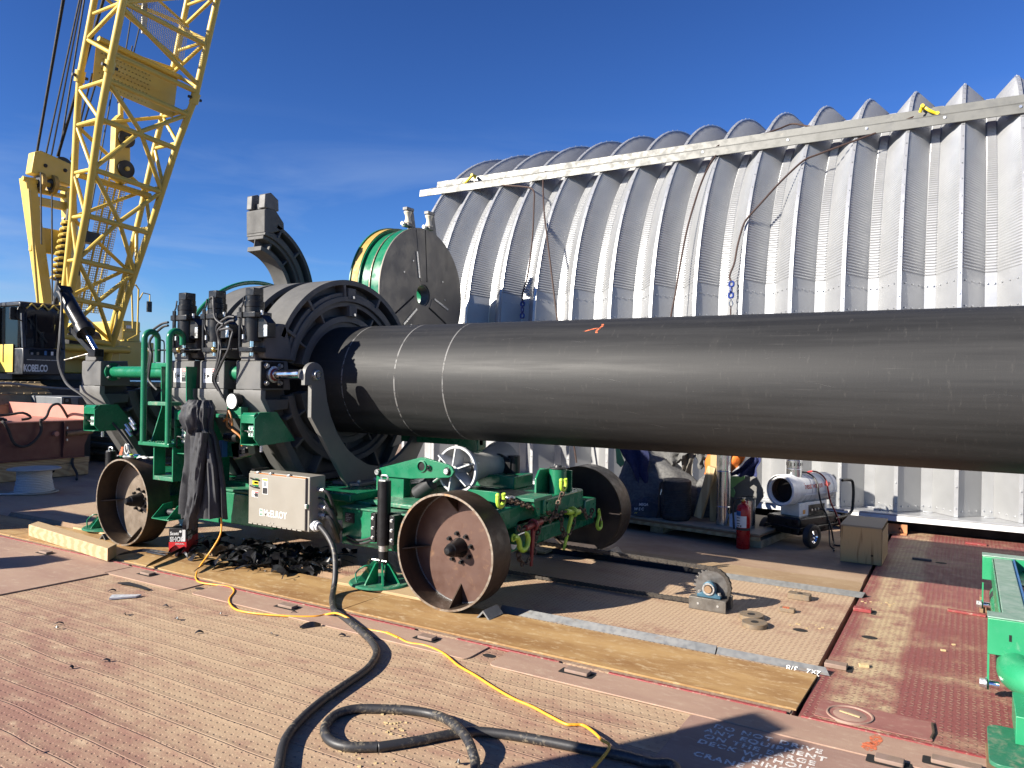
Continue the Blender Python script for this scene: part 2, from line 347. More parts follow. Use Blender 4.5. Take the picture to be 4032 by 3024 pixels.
def text(s, size, org, xd, yd, mat, name, parent, bold=.0, ext=.001, align='LEFT', spacing=1., squeeze=1.):
    cu = bpy.data.curves.new('t', 'FONT'); cu.body = s; cu.size = size; cu.offset = bold*size; cu.extrude = ext; cu.align_x = align; cu.space_character = spacing; cu.resolution_u = 3
    o = bpy.data.objects.new('t', cu); me = bpy.data.meshes.new_from_object(o); bpy.data.objects.remove(o)
    xd, yd = V(xd).normalized(), V(yd).normalized(); zd = xd.cross(yd)
    for v in me.vertices:
        c = v.co.copy(); v.co = V(org)+xd*c.x*squeeze+yd*c.y+zd*c.z
    me.materials.clear(); me.materials.append(M[mat]); me.name = name
    ob = bpy.data.objects.new(name, me); col.objects.link(ob)
    if parent is not None: adopt(ob, parent)
    return ob
def stencil(s, *a, **k): return text(s, *a, **k)

# ------------------------------------------------------------------ deck materials
def diamond(b, s=.036):
    v = b.scl((1/s, 1/s, 1)); sp = b.n('ShaderNodeSeparateXYZ'); b.l(v, sp.inputs[0]); x, y = sp.outputs[0], sp.outputs[1]
    fx = b.math('SUBTRACT', b.math('FRACT', x), .5); fy = b.math('SUBTRACT', b.math('FRACT', y), .5)
    par = b.math('MODULO', b.math('ABSOLUTE', b.math('ADD', b.math('FLOOR', x), b.math('FLOOR', y))), 2)
    p = b.math('ADD', fx, fy); q = b.math('SUBTRACT', fx, fy)
    a = b.math('ADD', b.math('MULTIPLY', p, par), b.math('MULTIPLY', q, b.math('SUBTRACT', 1, par)))
    c = b.math('ADD', b.math('MULTIPLY', q, par), b.math('MULTIPLY', p, b.math('SUBTRACT', 1, par)))
    d = b.math('ADD', b.math('POWER', b.math('DIVIDE', a, .62), 2), b.math('POWER', b.math('DIVIDE', c, .2), 2))
    return b.ramp(d, 1.05, .35)
def sepxy(b):
    sp = b.n('ShaderNodeSeparateXYZ'); b.l(b.pos, sp.inputs[0]); return sp.outputs
def deck_tread(name, paint, dust, worn, amount=.5, relief_to=None, stripe=None):
    b = NB(name); d = diamond(b); o = sepxy(b)
    n1 = b.noise(1.3, 7, .62, b.scl((.6, 1.4, 1))); n2 = b.noise(9, 6, .66); n3 = b.noise(60, 3, .6)
    f = b.ramp(b.math('ADD', b.math('MULTIPLY', n1, .75), b.math('MULTIPLY', n2, .4)), amount-.14, amount+.14)
    if stripe:
        sx = b.math('ADD', o[0], b.math('MULTIPLY', b.math('SUBTRACT', b.noise(2.5, 5), .5), .16))
        s1 = b.math('MULTIPLY', b.ramp(sx, stripe[0]-.05, stripe[0]+.07), b.ramp(sx, stripe[1]+.04, stripe[1]-.04))
        s1 = b.math('MULTIPLY', s1, b.ramp(b.math('ADD', n2, b.math('MULTIPLY', n1, .6)), .56, .9, .1, .9)); f = b.math('MAXIMUM', f, s1)
        lug = b.math('MULTIPLY', b.math('MULTIPLY', d, .75), b.ramp(b.noise(3.2, 6, .65), .38, .56)); f = b.math('MAXIMUM', f, b.math('MULTIPLY', lug, 1.6))
    f2 = b.math('MULTIPLY', f, b.math('SUBTRACT', 1, b.math('MULTIPLY', d, .55)))      # lugs are scuffed clear of dust
    c = b.mix(f2, paint, dust); c = b.mix(b.math('MULTIPLY', d, b.ramp(n3, .4, .62, 0, .5)), c, worn)
    c = b.mix(b.ramp(n3, .62, .8, 0, .45), c, sc3(paint, .5))
    h = b.math('ADD', b.math('MULTIPLY', d, 1.), b.math('MULTIPLY', n3, .3))
    if relief_to:
        k = b.ramp(o[1], relief_to-.04, relief_to+.04, 1, .06); h = b.math('MULTIPLY', h, k)
        big = b.noise(2.2, 6, .6, b.scl((.35, 1, 1))); c2 = b.mix(b.ramp(big, .35, .7), (.27, .175, .115), (.38, .275, .18))
        c = b.mix(k, c2, c)
    return b.fin(c, b.ramp(n2, .3, .7, .55, .8), 0, b.bump(h, 1., .009))
M['deckmid'] = deck_tread('tread plate, dusty pink', (.23, .095, .07), (.43, .31, .20), (.38, .235, .17), .47, 7.26)
M['deckred'] = deck_tread('tread plate, red', (.2, .055, .05), (.44, .34, .2), (.34, .2, .155), .70, None, (-.64, -.33))
b = NB('dimpled deck, dusty'); o = sepxy(b)
wv = b.math('ADD', o[1], b.math('MULTIPLY', b.math('SUBTRACT', b.noise(.9, 2), .5), .10))
ln = b.math('ABSOLUTE', b.math('SUBTRACT', b.math('FRACT', b.math('DIVIDE', wv, .165)), .5))
line = b.ramp(ln, .0, .035, 1, 0); line2 = b.ramp(ln, .0, .22, 1, 0)
s = .046
fx = b.math('SUBTRACT', b.math('FRACT', b.math('DIVIDE', b.math('ADD', o[0], b.math('MULTIPLY', b.math('FLOOR', b.math('DIVIDE', o[1], s)), s*.5)), s)), .5)
fy = b.math('SUBTRACT', b.math('FRACT', b.math('DIVIDE', o[1], s)), .5)
dd = b.math('ADD', b.math('POWER', b.math('DIVIDE', fx, .17), 2), b.math('POWER', b.math('DIVIDE', fy, .17), 2)); dot = b.ramp(dd, 1.1, .2)
n1 = b.noise(.85, 7, .6, b.scl((.5, 1.2, 1))); n2 = b.noise(11, 6, .66, b.scl((.5, 1, 1))); n3 = b.noise(90, 3, .6)
far = b.ramp(o[1], 3.0, 1.9)                          # the near boards keep more of their red paint
f = b.ramp(b.math('SUBTRACT', b.math('ADD', b.math('MULTIPLY', n1, .6), b.math('MULTIPLY', n2, .4)), b.math('MULTIPLY', far, .06)), .36, .58)
c = b.mix(f, (.265, .14, .10), (.41, .29, .18)); c = b.mix(b.ramp(n2, .55, .74, 0, .6), c, (.48, .355, .235))
c = b.mix(b.math('MULTIPLY', line, b.ramp(n2, .3, .7, .2, .6)), c, (.15, .09, .065)); c = b.mix(b.math('MULTIPLY', dot, b.ramp(n1, .35, .65, .05, .4)), c, (.17, .1, .075))
c = b.mix(b.ramp(n3, .6, .8, 0, .35), c, (.2, .13, .1))
h = b.math('ADD', b.math('ADD', b.math('MULTIPLY', dot, -.8), b.math('MULTIPLY', line, -.7)), b.math('ADD', b.math('MULTIPLY', line2, .5), b.math('MULTIPLY', n3, .3)))
M['decknear'] = b.fin(c, .72, 0, b.bump(h, .8, .006))
def smoothdeck(name, c1, c2, c3, sc=2.2):
    b = NB(name); n1 = b.noise(sc, 7, .64, b.scl((.4, 1.3, 1))); n2 = b.noise(26, 6, .7, b.scl((.5, 1, 1))); n3 = b.noise(140, 2)
    c = b.mix(b.ramp(n1, .32, .66), c1, c2); c = b.mix(b.ramp(n2, .5, .72, 0, .8), c, c3); c = b.mix(b.ramp(n3, .62, .8, 0, .4), c, sc3(c1, .55))
    return b.fin(c, .7, 0, b.bump(b.math('ADD', n2, n3), .25, .003))
M['deckplate'] = smoothdeck('worn deck plate', (.30, .185, .135), (.36, .24, .17), (.41, .30, .215))
M['deckplate2'] = smoothdeck('worn deck plate, stencilled', (.25, .15, .115), (.30, .19, .145), (.35, .25, .19))
M['rustplate'] = smoothdeck('rust brown plate', (.24, .125, .042), (.40, .25, .10), (.50, .37, .21), 2.6)
M['rustplate2'] = smoothdeck('dusty brown plate', (.25, .16, .085), (.32, .225, .13), (.38, .29, .18), 1.6)
M['sawdust'] = MAT('sawdust', (.55, .42, .22), (.42, .31, .16), 60, .95, 0, .4, 200)

# ------------------------------------------------------------------ deck and sea
b = NB('sea water'); n1 = b.noise(.35, 6, .6, b.scl((1, .35, 1))); M['sea'] = b.fin((.03, .075, .13), .22, 0, b.bump(n1, .5, .5))
struct(MB().add([(-3000, -3000, -1.6), (3000, -3000, -1.6), (3000, 6000, -1.6), (-3000, 6000, -1.6)], [(0, 1, 2, 3)]).build('sea', 'sea', smooth=0))
struct(MB().box(-44, -.762, 4.155, 30, -1.3, 0).build('barge_deck', 'deckmid', smooth=0))
struct(MB().box(-.727, 14, 4.155, 30, -1.3, 0).build('barge_deck', 'deckred', smooth=0))
struct(MB().box(-44, 14, -16, 4.135, -1.3, 0).build('barge_deck', 'decknear', smooth=0))
struct(MB().box(-43, 13, -15, 29, -1.25, -.32).build('joint_shade_fill', 'dark', smooth=0))  # dark filler, puts the shade of the deck joints into colour
dk = bpy.data.objects['barge_deck.002']; dm = bpy.data.objects['barge_deck']; dr = bpy.data.objects['barge_deck.001']

def rrect(x0, x1, y0, y1, r=.04, corners=(1, 1, 1, 1), n=5):
    P = []
    for i, (cx, cy, a) in enumerate(((x1-r, y1-r, 0), (x0+r, y1-r, 90), (x0+r, y0+r, 180), (x1-r, y0+r, 270))):
        if corners[i]: P += [(cx+r*math.cos(R(a+90*j/n)), cy+r*math.sin(R(a+90*j/n))) for j in range(n+1)]
        else: P.append((cx+(r if i in (0, 3) else -r), cy+(r if i in (0, 1) else -r)))
    return P
# smooth margin plates along the joint, with rounded ends at the tie-down pockets
for x0, x1, cs in ((-14, -6.36, (0, 0, 0, 0)), (-6.345, -5.36, (0, 0, 0, 1)), (-5.22, -2.60, (0, 0, 1, 1)), (-2.45, 1.6, (0, 0, 1, 0)), (1.75, 8, (0, 0, 1, 0))):
    MB().prism(rrect(x0, x1, 3.868, 4.128, .05, cs), 'z', .001, .009).build('deck_plate', 'deckplate', dk, bevel=.002)
MB().prism(rrect(-1.2, 6, 2.2, 3.862, .02), 'z', .001, .006).build('deck_plate', 'deckplate2', dk, bevel=.002, label='smooth deck plate with worn stencilled warning')
MB().prism([(-14, 3.02), (-6.36, 3.02), (-6.30, 3.862), (-14, 3.862)], 'z', .001, .012).build('deck_plate', 'deckplate', dk, bevel=.002)
for x, y in ((-5.29, 4.01), (-2.525, 4.01), (1.67, 4.01)):
    MB().prism([(x+.045*math.cos(t*.3927), y+.028*math.sin(t*.3927)) for t in range(16)], 'z', .0012, .0025).build('pocket_shade', 'dark', dk)  # flat dark oval, the hole's shade put into its colour
for x, y in ((-.55, 5.72), (-.98, 5.62), (-.2, 8.55)):
    MB().prism([(x+.05*math.cos(t*.3927), y+.035*math.sin(t*.3927)) for t in range(16)], 'z', .0012, .0025).build('pocket_shade', 'dark', dm if x < -.75 else dr)
# locking lugs let into the margin plate
for x, y, l in ((-6.0, 4.03, .13), (-4.30, 4.02, .15), (-3.02, 4.03, .12), (-1.93, 4.035, .15), (-.02, 3.97, .2), (-.28, 3.845, .12), (-7.5, 3.98, .14)):
    MB().prism(rrect(x-l/2-.035, x+l/2+.03, y-.042, y+.04, .01), 'z', .0095, .0105).build('pocket_shade', 'dark', dk)  # flat dark patch stands for the shaded recess round the lug
    MB().prism(rrect(x-l/2, x+l/2, y-.03, y+.035, .008), 'z', .011, .03).build('lug', 'block', dk, bevel=.004)
# red painted edge of the joint
for x0, x1 in ((-12, -6.42), (-6.38, -3.2), (-2.86, -2.1), (-1.78, -.78), (-.71, .14), (.25, 5)):
    MB().box(x0, x1, 4.128, 4.152, .0, .014).build('joint_edge', 'redline', dk, bevel=.004)
# raised pads, slots and patches of the red deck
pd = MB().prism(rrect(-.66, -.12, 4.20, 4.44, .01), 'z', .001, .006).build('deck_patch', smoothdeck('worn red patch', (.2, .07, .06), (.26, .11, .09), (.34, .22, .16)), dr, bevel=.002)
MB().tube([(-.13, 4.22, .006), (-.12, 4.30, .007), (-.13, 4.42, .006)], .007, 6).build('weld', 'chain', dr)
MB().lathe([(.0, .009), (.075, .009), (.085, .004), (.1, .004), (.105, .012), (.112, .012), (.116, .001)], (-.5, 4.30, .0), (0, 0, 1), 28).build('hatch_cover', 'deckplate2', dr)
MB().bar((-.55, 4.315, .012), (-.45, 4.285, .012), .012, .004).build('slot', 'sawdust', dr)
for y in (5.0, 6.36): 
    MB().box(-.725, -.6, y-.035, y+.035, .001, .028).build('lug', 'redline' if y > 6 else 'block', dr, bevel=.004)
    MB().box(-.6, -.57, y-.05, y+.04, .001, .004).build('pocket_shade', 'dark', dr)
MB().prism([(-.11, 6.72), (.14, 6.70), (.14, 6.745), (-.11, 6.765)], 'z', .001, .018).build('slot_bar', 'redline', dr, bevel=.003)
MB().box(.0, .2, 9.75, 9.83, .001, .02).build('slot_bar', 'redline', dr, bevel=.003)
MB().box(-.45, -.28, 8.56, 8.60, .001, .022).build('slot_bar', 'block', dr, bevel=.003)
# spray mark, stencilled warning
MB().prism([(-.355+.028*math.cos(k*.3927)*(1+.15*math.sin(k*2)), 4.055+.065*math.sin(k*.3927)) for k in range(16)], 'z', .0095, .0105).build('spray_mark', 'spray', dk); MB().prism([(-.375+.032*math.cos(k*.3927)*(1+.15*math.sin(k*3)), 3.965+.05*math.sin(k*.3927)) for k in range(16)], 'z', .0095, .0105).build('spray_mark', 'spray', dk)
b = NB('worn stencil paint'); nz = b.noise(70, 5, .7); tr = b.n('ShaderNodeBsdfTransparent'); msh = b.n('ShaderNodeMixShader')
b.fin((.66, .62, .57), .8); b.l(b.ramp(nz, .36, .52), msh.inputs[0]); b.l(tr.outputs[0], msh.inputs[1]); b.l(b.b.outputs[0], msh.inputs[2])
b.l(msh.outputs[0], b.t.nodes['Material Output'].inputs['Surface']); M['stencil'] = b.m
bars = []
for i, (s, x, y) in enumerate((('DO NOT DRIVE', -1.06, 3.772), ('ANY EQUIPMENT', -1.085, 3.704), ('ON THE BARGE', -1.07, 3.638), ('DECK WITHOUT', -1.08, 3.572), ('USING', -.86, 3.506), ('CRANE MATS', -1.06, 3.47), ('AT ALL TIMES', -1.06, 3.40))):
    if s in ('AT ALL TIMES',): continue
    text(s, .062, (x, y-.0 if s != 'CRANE MATS' else 3.44, .0066), (1, 0, 0), (0, 1, 0), 'stencil', 'stencil_text', dk, bold=.03, ext=.0003, spacing=1.2, squeeze=1.0)

# ------------------------------------------------------------------ loose plates and rails on the deck
G1 = 'rust brown plates along the joint'
for x0, x1, t in ((-12.0, -8.6, .0), (-8.59, -3.92, .0), (-3.912, -.742, .003)):
    o = MB().prism([(x0, 4.2), (x1-.004, 4.2+t), (x1+.012, 4.765), (x0, 4.762)], 'z', .003, .015).build('steel_plate', 'rustplate', bevel=.002)
    tag(o, ('long rust brown plate on deck beside the white rope reel', 'rust brown plate on deck under the fusion machine side', 'rust brown plate on deck along the chalked angle rail')[0 if x0 < -9 else 1 if x0 < -5 else 2], 'steel plate')
MB().box(-13, -.77, 4.158, 4.197, .0, .006).build('dirt_strip', MAT('caked dirt', (.2, .12, .08), (.33, .24, .16), 40, .95, 0, .8, 90), dm, kind='stuff')
o = MB().prism([(-5.2, 6.80), (-.742, 6.80), (-.75, 7.24), (-5.2, 7.26)], 'z', .003, .016).build('steel_plate', 'rustplate2', bevel=.002); tag(o, 'dusty brown plate on deck under the far wheel', 'steel plate')
def rail(name, x0, x1, y, h, mat, label, cut=0):
    m_ = MB(); w_ = h; t = .008
    pr = [(y-w_, 0), (y, h), (y+w_, 0), (y+w_-t*1.4, 0), (y, h-t*1.4), (y-w_+t*1.4, 0)]
    m_.prism([(a, c+.002) for a, c in pr], 'x', x0, x1)
    if cut:
        k = len(pr)
        for i in range(k, 2*k): m_.v[i] = (x1+(y-m_.v[i][1])*cut, m_.v[i][1], m_.v[i][2])
    return tag(m_.build(name, mat, bevel=.001), label, 'rail')
rail('angle_rail', -2.95, -1.348, 4.855, .042, 'angle', 'grey angle iron rail starting at the chocked near wheel')
rl = rail('angle_rail', -1.342, -.70, 4.858, .036, 'angle', 'shorter grey angle iron rail with chalk writing near its cut end', .8)
text('2x2   3/8', .05, (-.72, 4.829, .0178), (-1, 0, -.0), (0, -.7, -.7), 'chalk', 'chalk_mark', rl, ext=.0003, squeeze=1.1)
rail('angle_rail', -5.5, -1.9, 6.79, .042, 'black', 'dark angle iron rail under the far wheel')
rail('angle_rail', -1.89, -.69, 6.787, .04, 'angle', 'grey angle iron rail running past the sprocket to the deck joint', -.5)
rail('angle_rail', -5.45, -4.28, 4.86, .036, 'anglerust', 'rusty angle iron rail beside the plastic shavings')
rail('angle_rail', -9.9, -7.6, 4.85, .04, 'anglerust', 'rusty angle iron rail behind the loose square timber')
# wheel chocks: short pieces of angle
for x, y, lb in ((-2.93, 4.66, 'short angle iron chock against the near front wheel'), (-7.62, 4.70, 'short angle iron chock against the near rear wheel'), (-2.98, 7.02, 'small angle iron chock against the far wheel')):
    m_ = MB(); pr = [(x-.06, .016), (x-.005, .075), (x+.05, .016), (x+.035, .016), (x-.005, .058), (x-.045, .016)]; m_.prism(pr, 'y', y-.09, y+.1)
    tag(m_.build('wheel_chock', 'angle'), lb, 'chock')
# small torch-cut lugs lying about
o = MB().prism(rrect(-1.22, -1.05, 6.40, 6.50, .01), 'z', .001, .045).build('steel_lug', 'blockrust', bevel=.003)
MB().prism([(-1.13+.022*math.cos(t*.52), 6.45+.02*math.sin(t*.52)) for t in range(12)], 'z', .0455, .0462).build('bolt_hole', 'dark', o); tag(o, 'flat brown steel lug with bolt hole near the far rail', 'lug')
o = MB().prism(rrect(-1.2, -1.09, 6.0, 6.055, .008), 'z', .001, .03).build('steel_lug', 'blockrust', bevel=.003); tag(o, 'small brick-like steel lug with orange paint on it', 'lug')
MB().prism(rrect(-1.18, -1.13, 6.005, 6.05, .008), 'z', .0305, .0312).build('paint_mark', 'spray', o)
for x, y, z, lb in ((-1.27, 5.53, .001, 'torch cut steel eye overlapping another, in front of the sprocket'), (-1.335, 5.70, .002, 'torch cut steel eye behind its twin near the sprocket')):
    o = MB().prism([(x+.09*math.cos(t*.35)*(1 if t % 5 else .95), y+.09*math.sin(t*.35)) for t in range(18)], 'z', z, .032+z).build('steel_eye', 'blockrust', bevel=.002)
    MB().prism([(x+.028*math.cos(t*.52), y+.03*math.sin(t*.52)) for t in range(12)], 'z', .0325+z, .0332+z).build('bolt_hole', 'dark', o); tag(o, lb, 'steel eye')
o = MB().box(-.79, -.58, 9.98, 10.0, .001, .11); o.box(-.79, -.58, 9.9, 9.98, .001, .012)
o = o.build('angle_clip', MAT('orange rusty clip', (.5, .2, .08), (.4, .16, .07), 12, .7, 0, .1, 50), bevel=.002)
MB().cyl((-.66, 9.979, .06), (-.66, 9.977, .06), .012, n=10).build('bolt_hole', 'dark', o); tag(o, 'small orange rusty angle clip standing in front of the shed base', 'clip')
# ------------------------------------------------------------------ the black pipe
YC, ZC, RP = 5.84, 1.70, .5334
b = NB('black polyethylene'); n1 = b.noise(5, 7, .62, b.scl((.12, 2.2, 2.2))); n2 = b.noise(30, 5, .7, b.scl((1.6, .35, .35))); n3 = b.noise(2.2, 4, .6, b.scl((1.2, .5, .5)))
nL = b.noise(42, 5, .75, b.scl((.035, 1.8, 1.8))); nd = b.noise(.9, 5, .6)
c = b.mix(b.ramp(n1, .3, .75), (.017, .0172, .0175), (.028, .028, .0282)); c = b.mix(b.ramp(n2, .57, .8, 0, .45), c, (.085, .08, .073))
c = b.mix(b.math('MULTIPLY', b.ramp(nL, .6, .78), b.ramp(nd, .4, .6, 0, .55)), c, (.1, .095, .088)); c = b.mix(b.ramp(n3, .6, .82, 0, .3), c, (.07, .064, .056))
M['pipe'] = b.fin(c, b.ramp(n1, .3, .7, .5, .62), 0, b.bump(b.math('ADD', n2, nL), .12, .002), .26)
M['pipein'] = MAT('pipe bore', (.012, .012, .012), None, 4, .6)
pr = [(RP-.045, -6.95), (RP-.002, -6.95), (RP, -6.948)]+[(RP, -6.9+i*.5) for i in range(33)]+[(RP, 9.5), (RP-.045, 9.5)]
pipe = MB().lathe(pr, (0, YC, ZC), (1, 0, 0), 128, True).build('pipe', 'pipe', smooth=50)
tag(pipe, 'huge black plastic pipe clamped in the fusion machine', 'pipe')
def onpipe(x, a, r=RP+.0012): return (x, YC-r*math.cos(R(a)), ZC+r*math.sin(R(a)))     # a: 0 faces the camera, 90 is the top
def strip(pts, w, name, mat, parent, r=RP+.0015):
    m_ = MB(); P = []
    for x, a in pts: P += [onpipe(x-w/2, a, r), onpipe(x+w/2, a, r)]
    m_.add(P, [(2*i, 2*i+1, 2*i+3, 2*i+2) for i in range(len(pts)-1)]); return m_.build(name, mat, parent)
b = NB('worn chalk scribe'); nz = b.noise(9, 6, .7); tr = b.n('ShaderNodeBsdfTransparent'); ms = b.n('ShaderNodeMixShader'); b.fin((.13, .128, .125), .6)
b.l(b.ramp(nz, .34, .52), ms.inputs[0]); b.l(tr.outputs[0], ms.inputs[1]); b.l(b.b.outputs[0], ms.inputs[2]); b.l(ms.outputs[0], b.t.nodes['Material Output'].inputs['Surface']); M['scribe'] = b.m
for x, w_ in ((-5.01, .014), (-4.385, .015), (-3.855, .014)):
    strip([(x, -90+i*3) for i in range(61)], w_, 'scribed_ring', 'scribe', pipe)
strip([(-2.50+.012*math.sin(i), 62-i*2.4) for i in range(7)], .02, 'orange_mark', 'spray', pipe); strip([(-2.62+.02*i, 50+i*1.0) for i in range(6)], .03, 'orange_mark', 'spray', pipe)
for i in range(26):
    x = random.uniform(-3.6, .6); a = random.uniform(-40, 75); l_ = random.uniform(.05, .3); s_ = random.uniform(-1, 1)
    strip([(x+l_*k/6, a+s_*3*k/6+math.sin(k*.9)*.5) for k in range(7)], random.uniform(.002, .006), 'scuff', 'scribe', pipe, RP+.001)

# ------------------------------------------------------------------ the fusion machine
mach = thing('pipe_fusion_machine', 'green and grey pipe fusion machine on four steel wheels gripping the black pipe', 'machine', (-5.2, YC, 0))
mir = lambda y: 2*YC-y
def hexbolt(m_, p, d, r, h): m_.cyl(p, V(p)+V(d)*h, r, n=6); m_.cyl(p, V(p)+V(d)*h*.25, r*1.35, n=14); return m_
# wheels
def wheel(xc, y0, out, mat_d, lab):
    # out = -1: recessed side faces -Y; the disc sits at the inner edge
    Rw, w_ = .43, .245; zc = .015+Rw; y1 = y0+w_; yo, yi = (y0, y1) if out < 0 else (y1, y0); s_ = 1 if out < 0 else -1
    rim = MB().lathe([(Rw, 0), (Rw, w_), (Rw-.014, w_), (Rw-.014, 0)], (xc, y0, zc), (0, 1, 0), 96, True).build('wheel', 'rust', mach, label=lab)
    MB().lathe([(Rw+.0008, 0), (Rw+.0008, .003), (Rw-.0148, .003), (Rw-.0148, -.0008)], (xc, yo-(.0008 if s_ > 0 else -.0008), zc), (0, s_, 0), 96, True).build('rim_edge', 'rimedge', rim)
    yd = yo+s_*.205
    MB().lathe([(.06, 0), (Rw-.015, 0), (Rw-.015, .012), (.06, .012)], (xc, yd, zc), (0, s_, 0), 72, True).build('disc', mat_d, rim)
    MB().tube([(xc+(Rw-.018)*math.cos(t*math.pi/36), yd, zc+(Rw-.018)*math.sin(t*math.pi/36)) for t in range(72)], .006, 5, True).build('weld_bead', 'weld', rim)
    for a in (90, 180, 270, 0):
        a = R(a+{-1: 4, 1: 0}[out]); dx, dz = math.cos(a), math.sin(a); P = []
        for q, (rr, yy) in enumerate(((Rw-.016, yd), (Rw-.016, yd-s_*.17), (Rw-.16, yd))):
            for k in (-1, 1): P.append((xc+dx*rr-dz*.005*k, yy, zc+dz*rr+dx*.005*k))
        MB().add(P, [(0, 2, 4), (1, 5, 3), (0, 1, 3, 2), (2, 3, 5, 4), (4, 5, 1, 0)]).build('gusset', 'rust', rim)
    hub = MB().lathe([(.0, -.165), (.022, -.163), (.036, -.15), (.042, -.125), (.044, -.12), (.05, -.115), (.068, -.03), (.076, 0)], (xc, yd, zc), (0, s_, 0), 24).build('hub', 'black', rim)
    bm_ = None
    for i in range(8):
        a = i*math.pi/4+.2; p = V((xc+.108*math.cos(a), yd, zc+.108*math.sin(a)))
        hexbolt(MB(), p, (0, -s_, 0), .013, .028).build('wheel_bolt', 'black', rim)
    return rim
wheel(-3.28, 4.56, -1, 'rustdisc', 'near front wheel with reddish disc'); wheel(-7.22, 4.555, -1, 'ruststeel', 'near rear wheel with grey brown disc'); wheel(-3.28, 6.875, 1, 'darkdisc', 'far front wheel showing its closed dark side'); wheel(-7.22, 6.875, 1, 'darkdisc', 'far rear wheel')
# frame
fr = MB(); fr.box(-8.4, -2.98, 5.10, 5.34, .44, .63); fr.box(-8.4, -2.98, 6.34, 6.58, .44, .63)
fr = fr.build('side_beam', 'green', mach, bevel=.012)
MB().box(-3.62, -2.98, 4.83, 6.30, .575, .745).build('front_cross_beam', 'green', mach, bevel=.02)
MB().box(-3.40, -3.12, 4.82, 6.86, .33, .47).build('axle_beam', 'green', mach, bevel=.015)
MB().box(-7.36, -7.08, 4.82, 6.86, .33, .47).build('axle_beam', 'green', mach, bevel=.015)
MB().box(-7.9, -4.6, 5.0, 6.7, .63, .70).build('bed_plate', 'green', mach, bevel=.01)
pn = MB().box(-4.645, -3.75, 4.95, 5.09, .28, .59); pn = pn.build('side_panel', 'green', mach, bevel=.008)
MB().box(-4.66, -3.74, 4.935, 5.1, .59, .605).build('panel_rim', 'green_dusty', pn, bevel=.003)
pl = MB().box(-4.60, -4.50, 4.9385, 4.9495, .47, .555).build('name_plate', 'stickerblk', pn)
for i in range(5): text(('SERIAL NO', 'MODEL', 'MADE IN USA', 'TULSA OK', 'VOLTS')[i], .011, (-4.592, 4.938, .54-i*.015), (1, 0, 0), (0, 0, 1), 'whitetext', 'plate_print', pl, ext=.0002)
MB().box(-4.47, -3.7, 5.1, 5.5, .56, .655).build('deck_box', 'green_dusty', mach, bevel=.015)
MB().box(-4.62, -4.3, 5.36, 5.46, .63, .86).build('arm_post', 'green', mach, bevel=.006)
# jacks with round feet
def jack(x, y, side, lab):
    j = MB().cyl((x, y, .35), (x, y, .875), .055, n=28).build('jack', 'black', mach, bevel=.004, label=lab)
    MB().cyl((x, y, .30), (x, y, .352), .042, n=24).build('jack_rod', 'zinc', j); MB().cyl((x, y, .20), (x, y, .31), .04, n=20).build('jack_ram', 'black', j)
    for dx in (-.125, .075): MB().box(x+dx, x+dx+.05, y-.02, y+.085, .36, .60).build('jack_bracket', 'black', j, bevel=.003)
    for dz in (.40, .48, .56):
        for dx in (-.10, .10): hexbolt(MB(), (x+dx, y-.021, dz), (0, -1, 0), .011, .014).build('bolt', 'zinc', j)
    cl = MB().box(x-.035, x+.035, y-.03, y+.03, .876, .886); cl.tube(spline([(x-.03, y, .88), (x-.03, y, .915), (x+.03, y, .915), (x+.03, y, .88)], 4), .008, 6); cl.build('jack_shackle', 'zinc', j)
    ft = MB().lathe([(.0, .055), (.25, .055), (.262, .045), (.262, .04), (.0, .04)], (x-.02, y, .0), (0, 0, 1), 40).build('foot_plate', 'green_dusty', j)
    for dx, dy in ((1, 0), (-1, 0), (0, 1), (0, -1), (.7, -.7), (-.7, -.7)):
        P = [(.045, .056), (.2, .056), (.19, .075), (.075, .21), (.045, .21)]; m_ = MB(); nx, ny = -dy*.006, dx*.006
        q = [V((x-.02+dx*a+nx, y+dy*a+ny, z)) for a, z in P]+[V((x-.02+dx*a-nx, y+dy*a-ny, z)) for a, z in P]
        m_.add(q, [(0, 1, 2, 3, 4), (9, 8, 7, 6, 5)]+[(i, (i+1) % 5, 5+(i+1) % 5, 5+i) for i in range(5)]); m_.build('gusset', 'green', ft)
    MB().cyl((x-.09, y-.03, .225), (x+.06, y-.03, .225), .008, n=8).build('retaining_pin', 'zinc', ft)
    ch = MB()
    for i in range(8):
        t = i/7; p = V((x-.1+.02*t, y-.05-.05*math.sin(t*3), .22-.12*t)); ch.tube([p+V((.006*math.cos(k), .0, .011*math.sin(k))) if i % 2 else p+V((0, .006*math.cos(k), .011*math.sin(k))) for k in [2*math.pi*u/8 for u in range(8)]], .0018, 4, True)
    ch.build('pin_chain', 'brass', ft)
    MB().tube(spline([(x-.12, y-.18, .06), (x-.15, y-.16, .13), (x-.08, y-.14, .19), (x-.05, y-.1, .19)], 6), .007, 6).build('lift_handle', 'green', ft)
jack(-4.10, 4.86, 1, 'near front jack on a round green foot'); jack(-8.05, 4.95, 1, 'near rear jack on a round green foot'); jack(-4.1, mir(4.86), 1, 'far front jack'); 
for x, y, lb in ((-4.12, 4.87, 'pale timber pad under the near front jack foot'), (-8.05, 4.95, 'timber pad under the near rear jack foot'), (-4.1, mir(4.86), 'timber pad under the far jack foot')):
    tag(MB().box(x-.36, x+.56 if x > -5 else x+.3, y-.2, y+.16, .017, .039).build('timber_pad', 'wood', bevel=.004), lb, 'timber pad')
# hydraulic hoses from the panel to the jack
for i in range(2): MB().tube(spline([(-4.66, 4.99, .33+.03*i), (-4.45, 4.90, .31+.03*i), (-4.25, 4.86, .36+.025*i), (-4.17, 4.86, .43+.03*i)], 8), .011, 8).build('hydraulic_hose', 'rubber', mach)

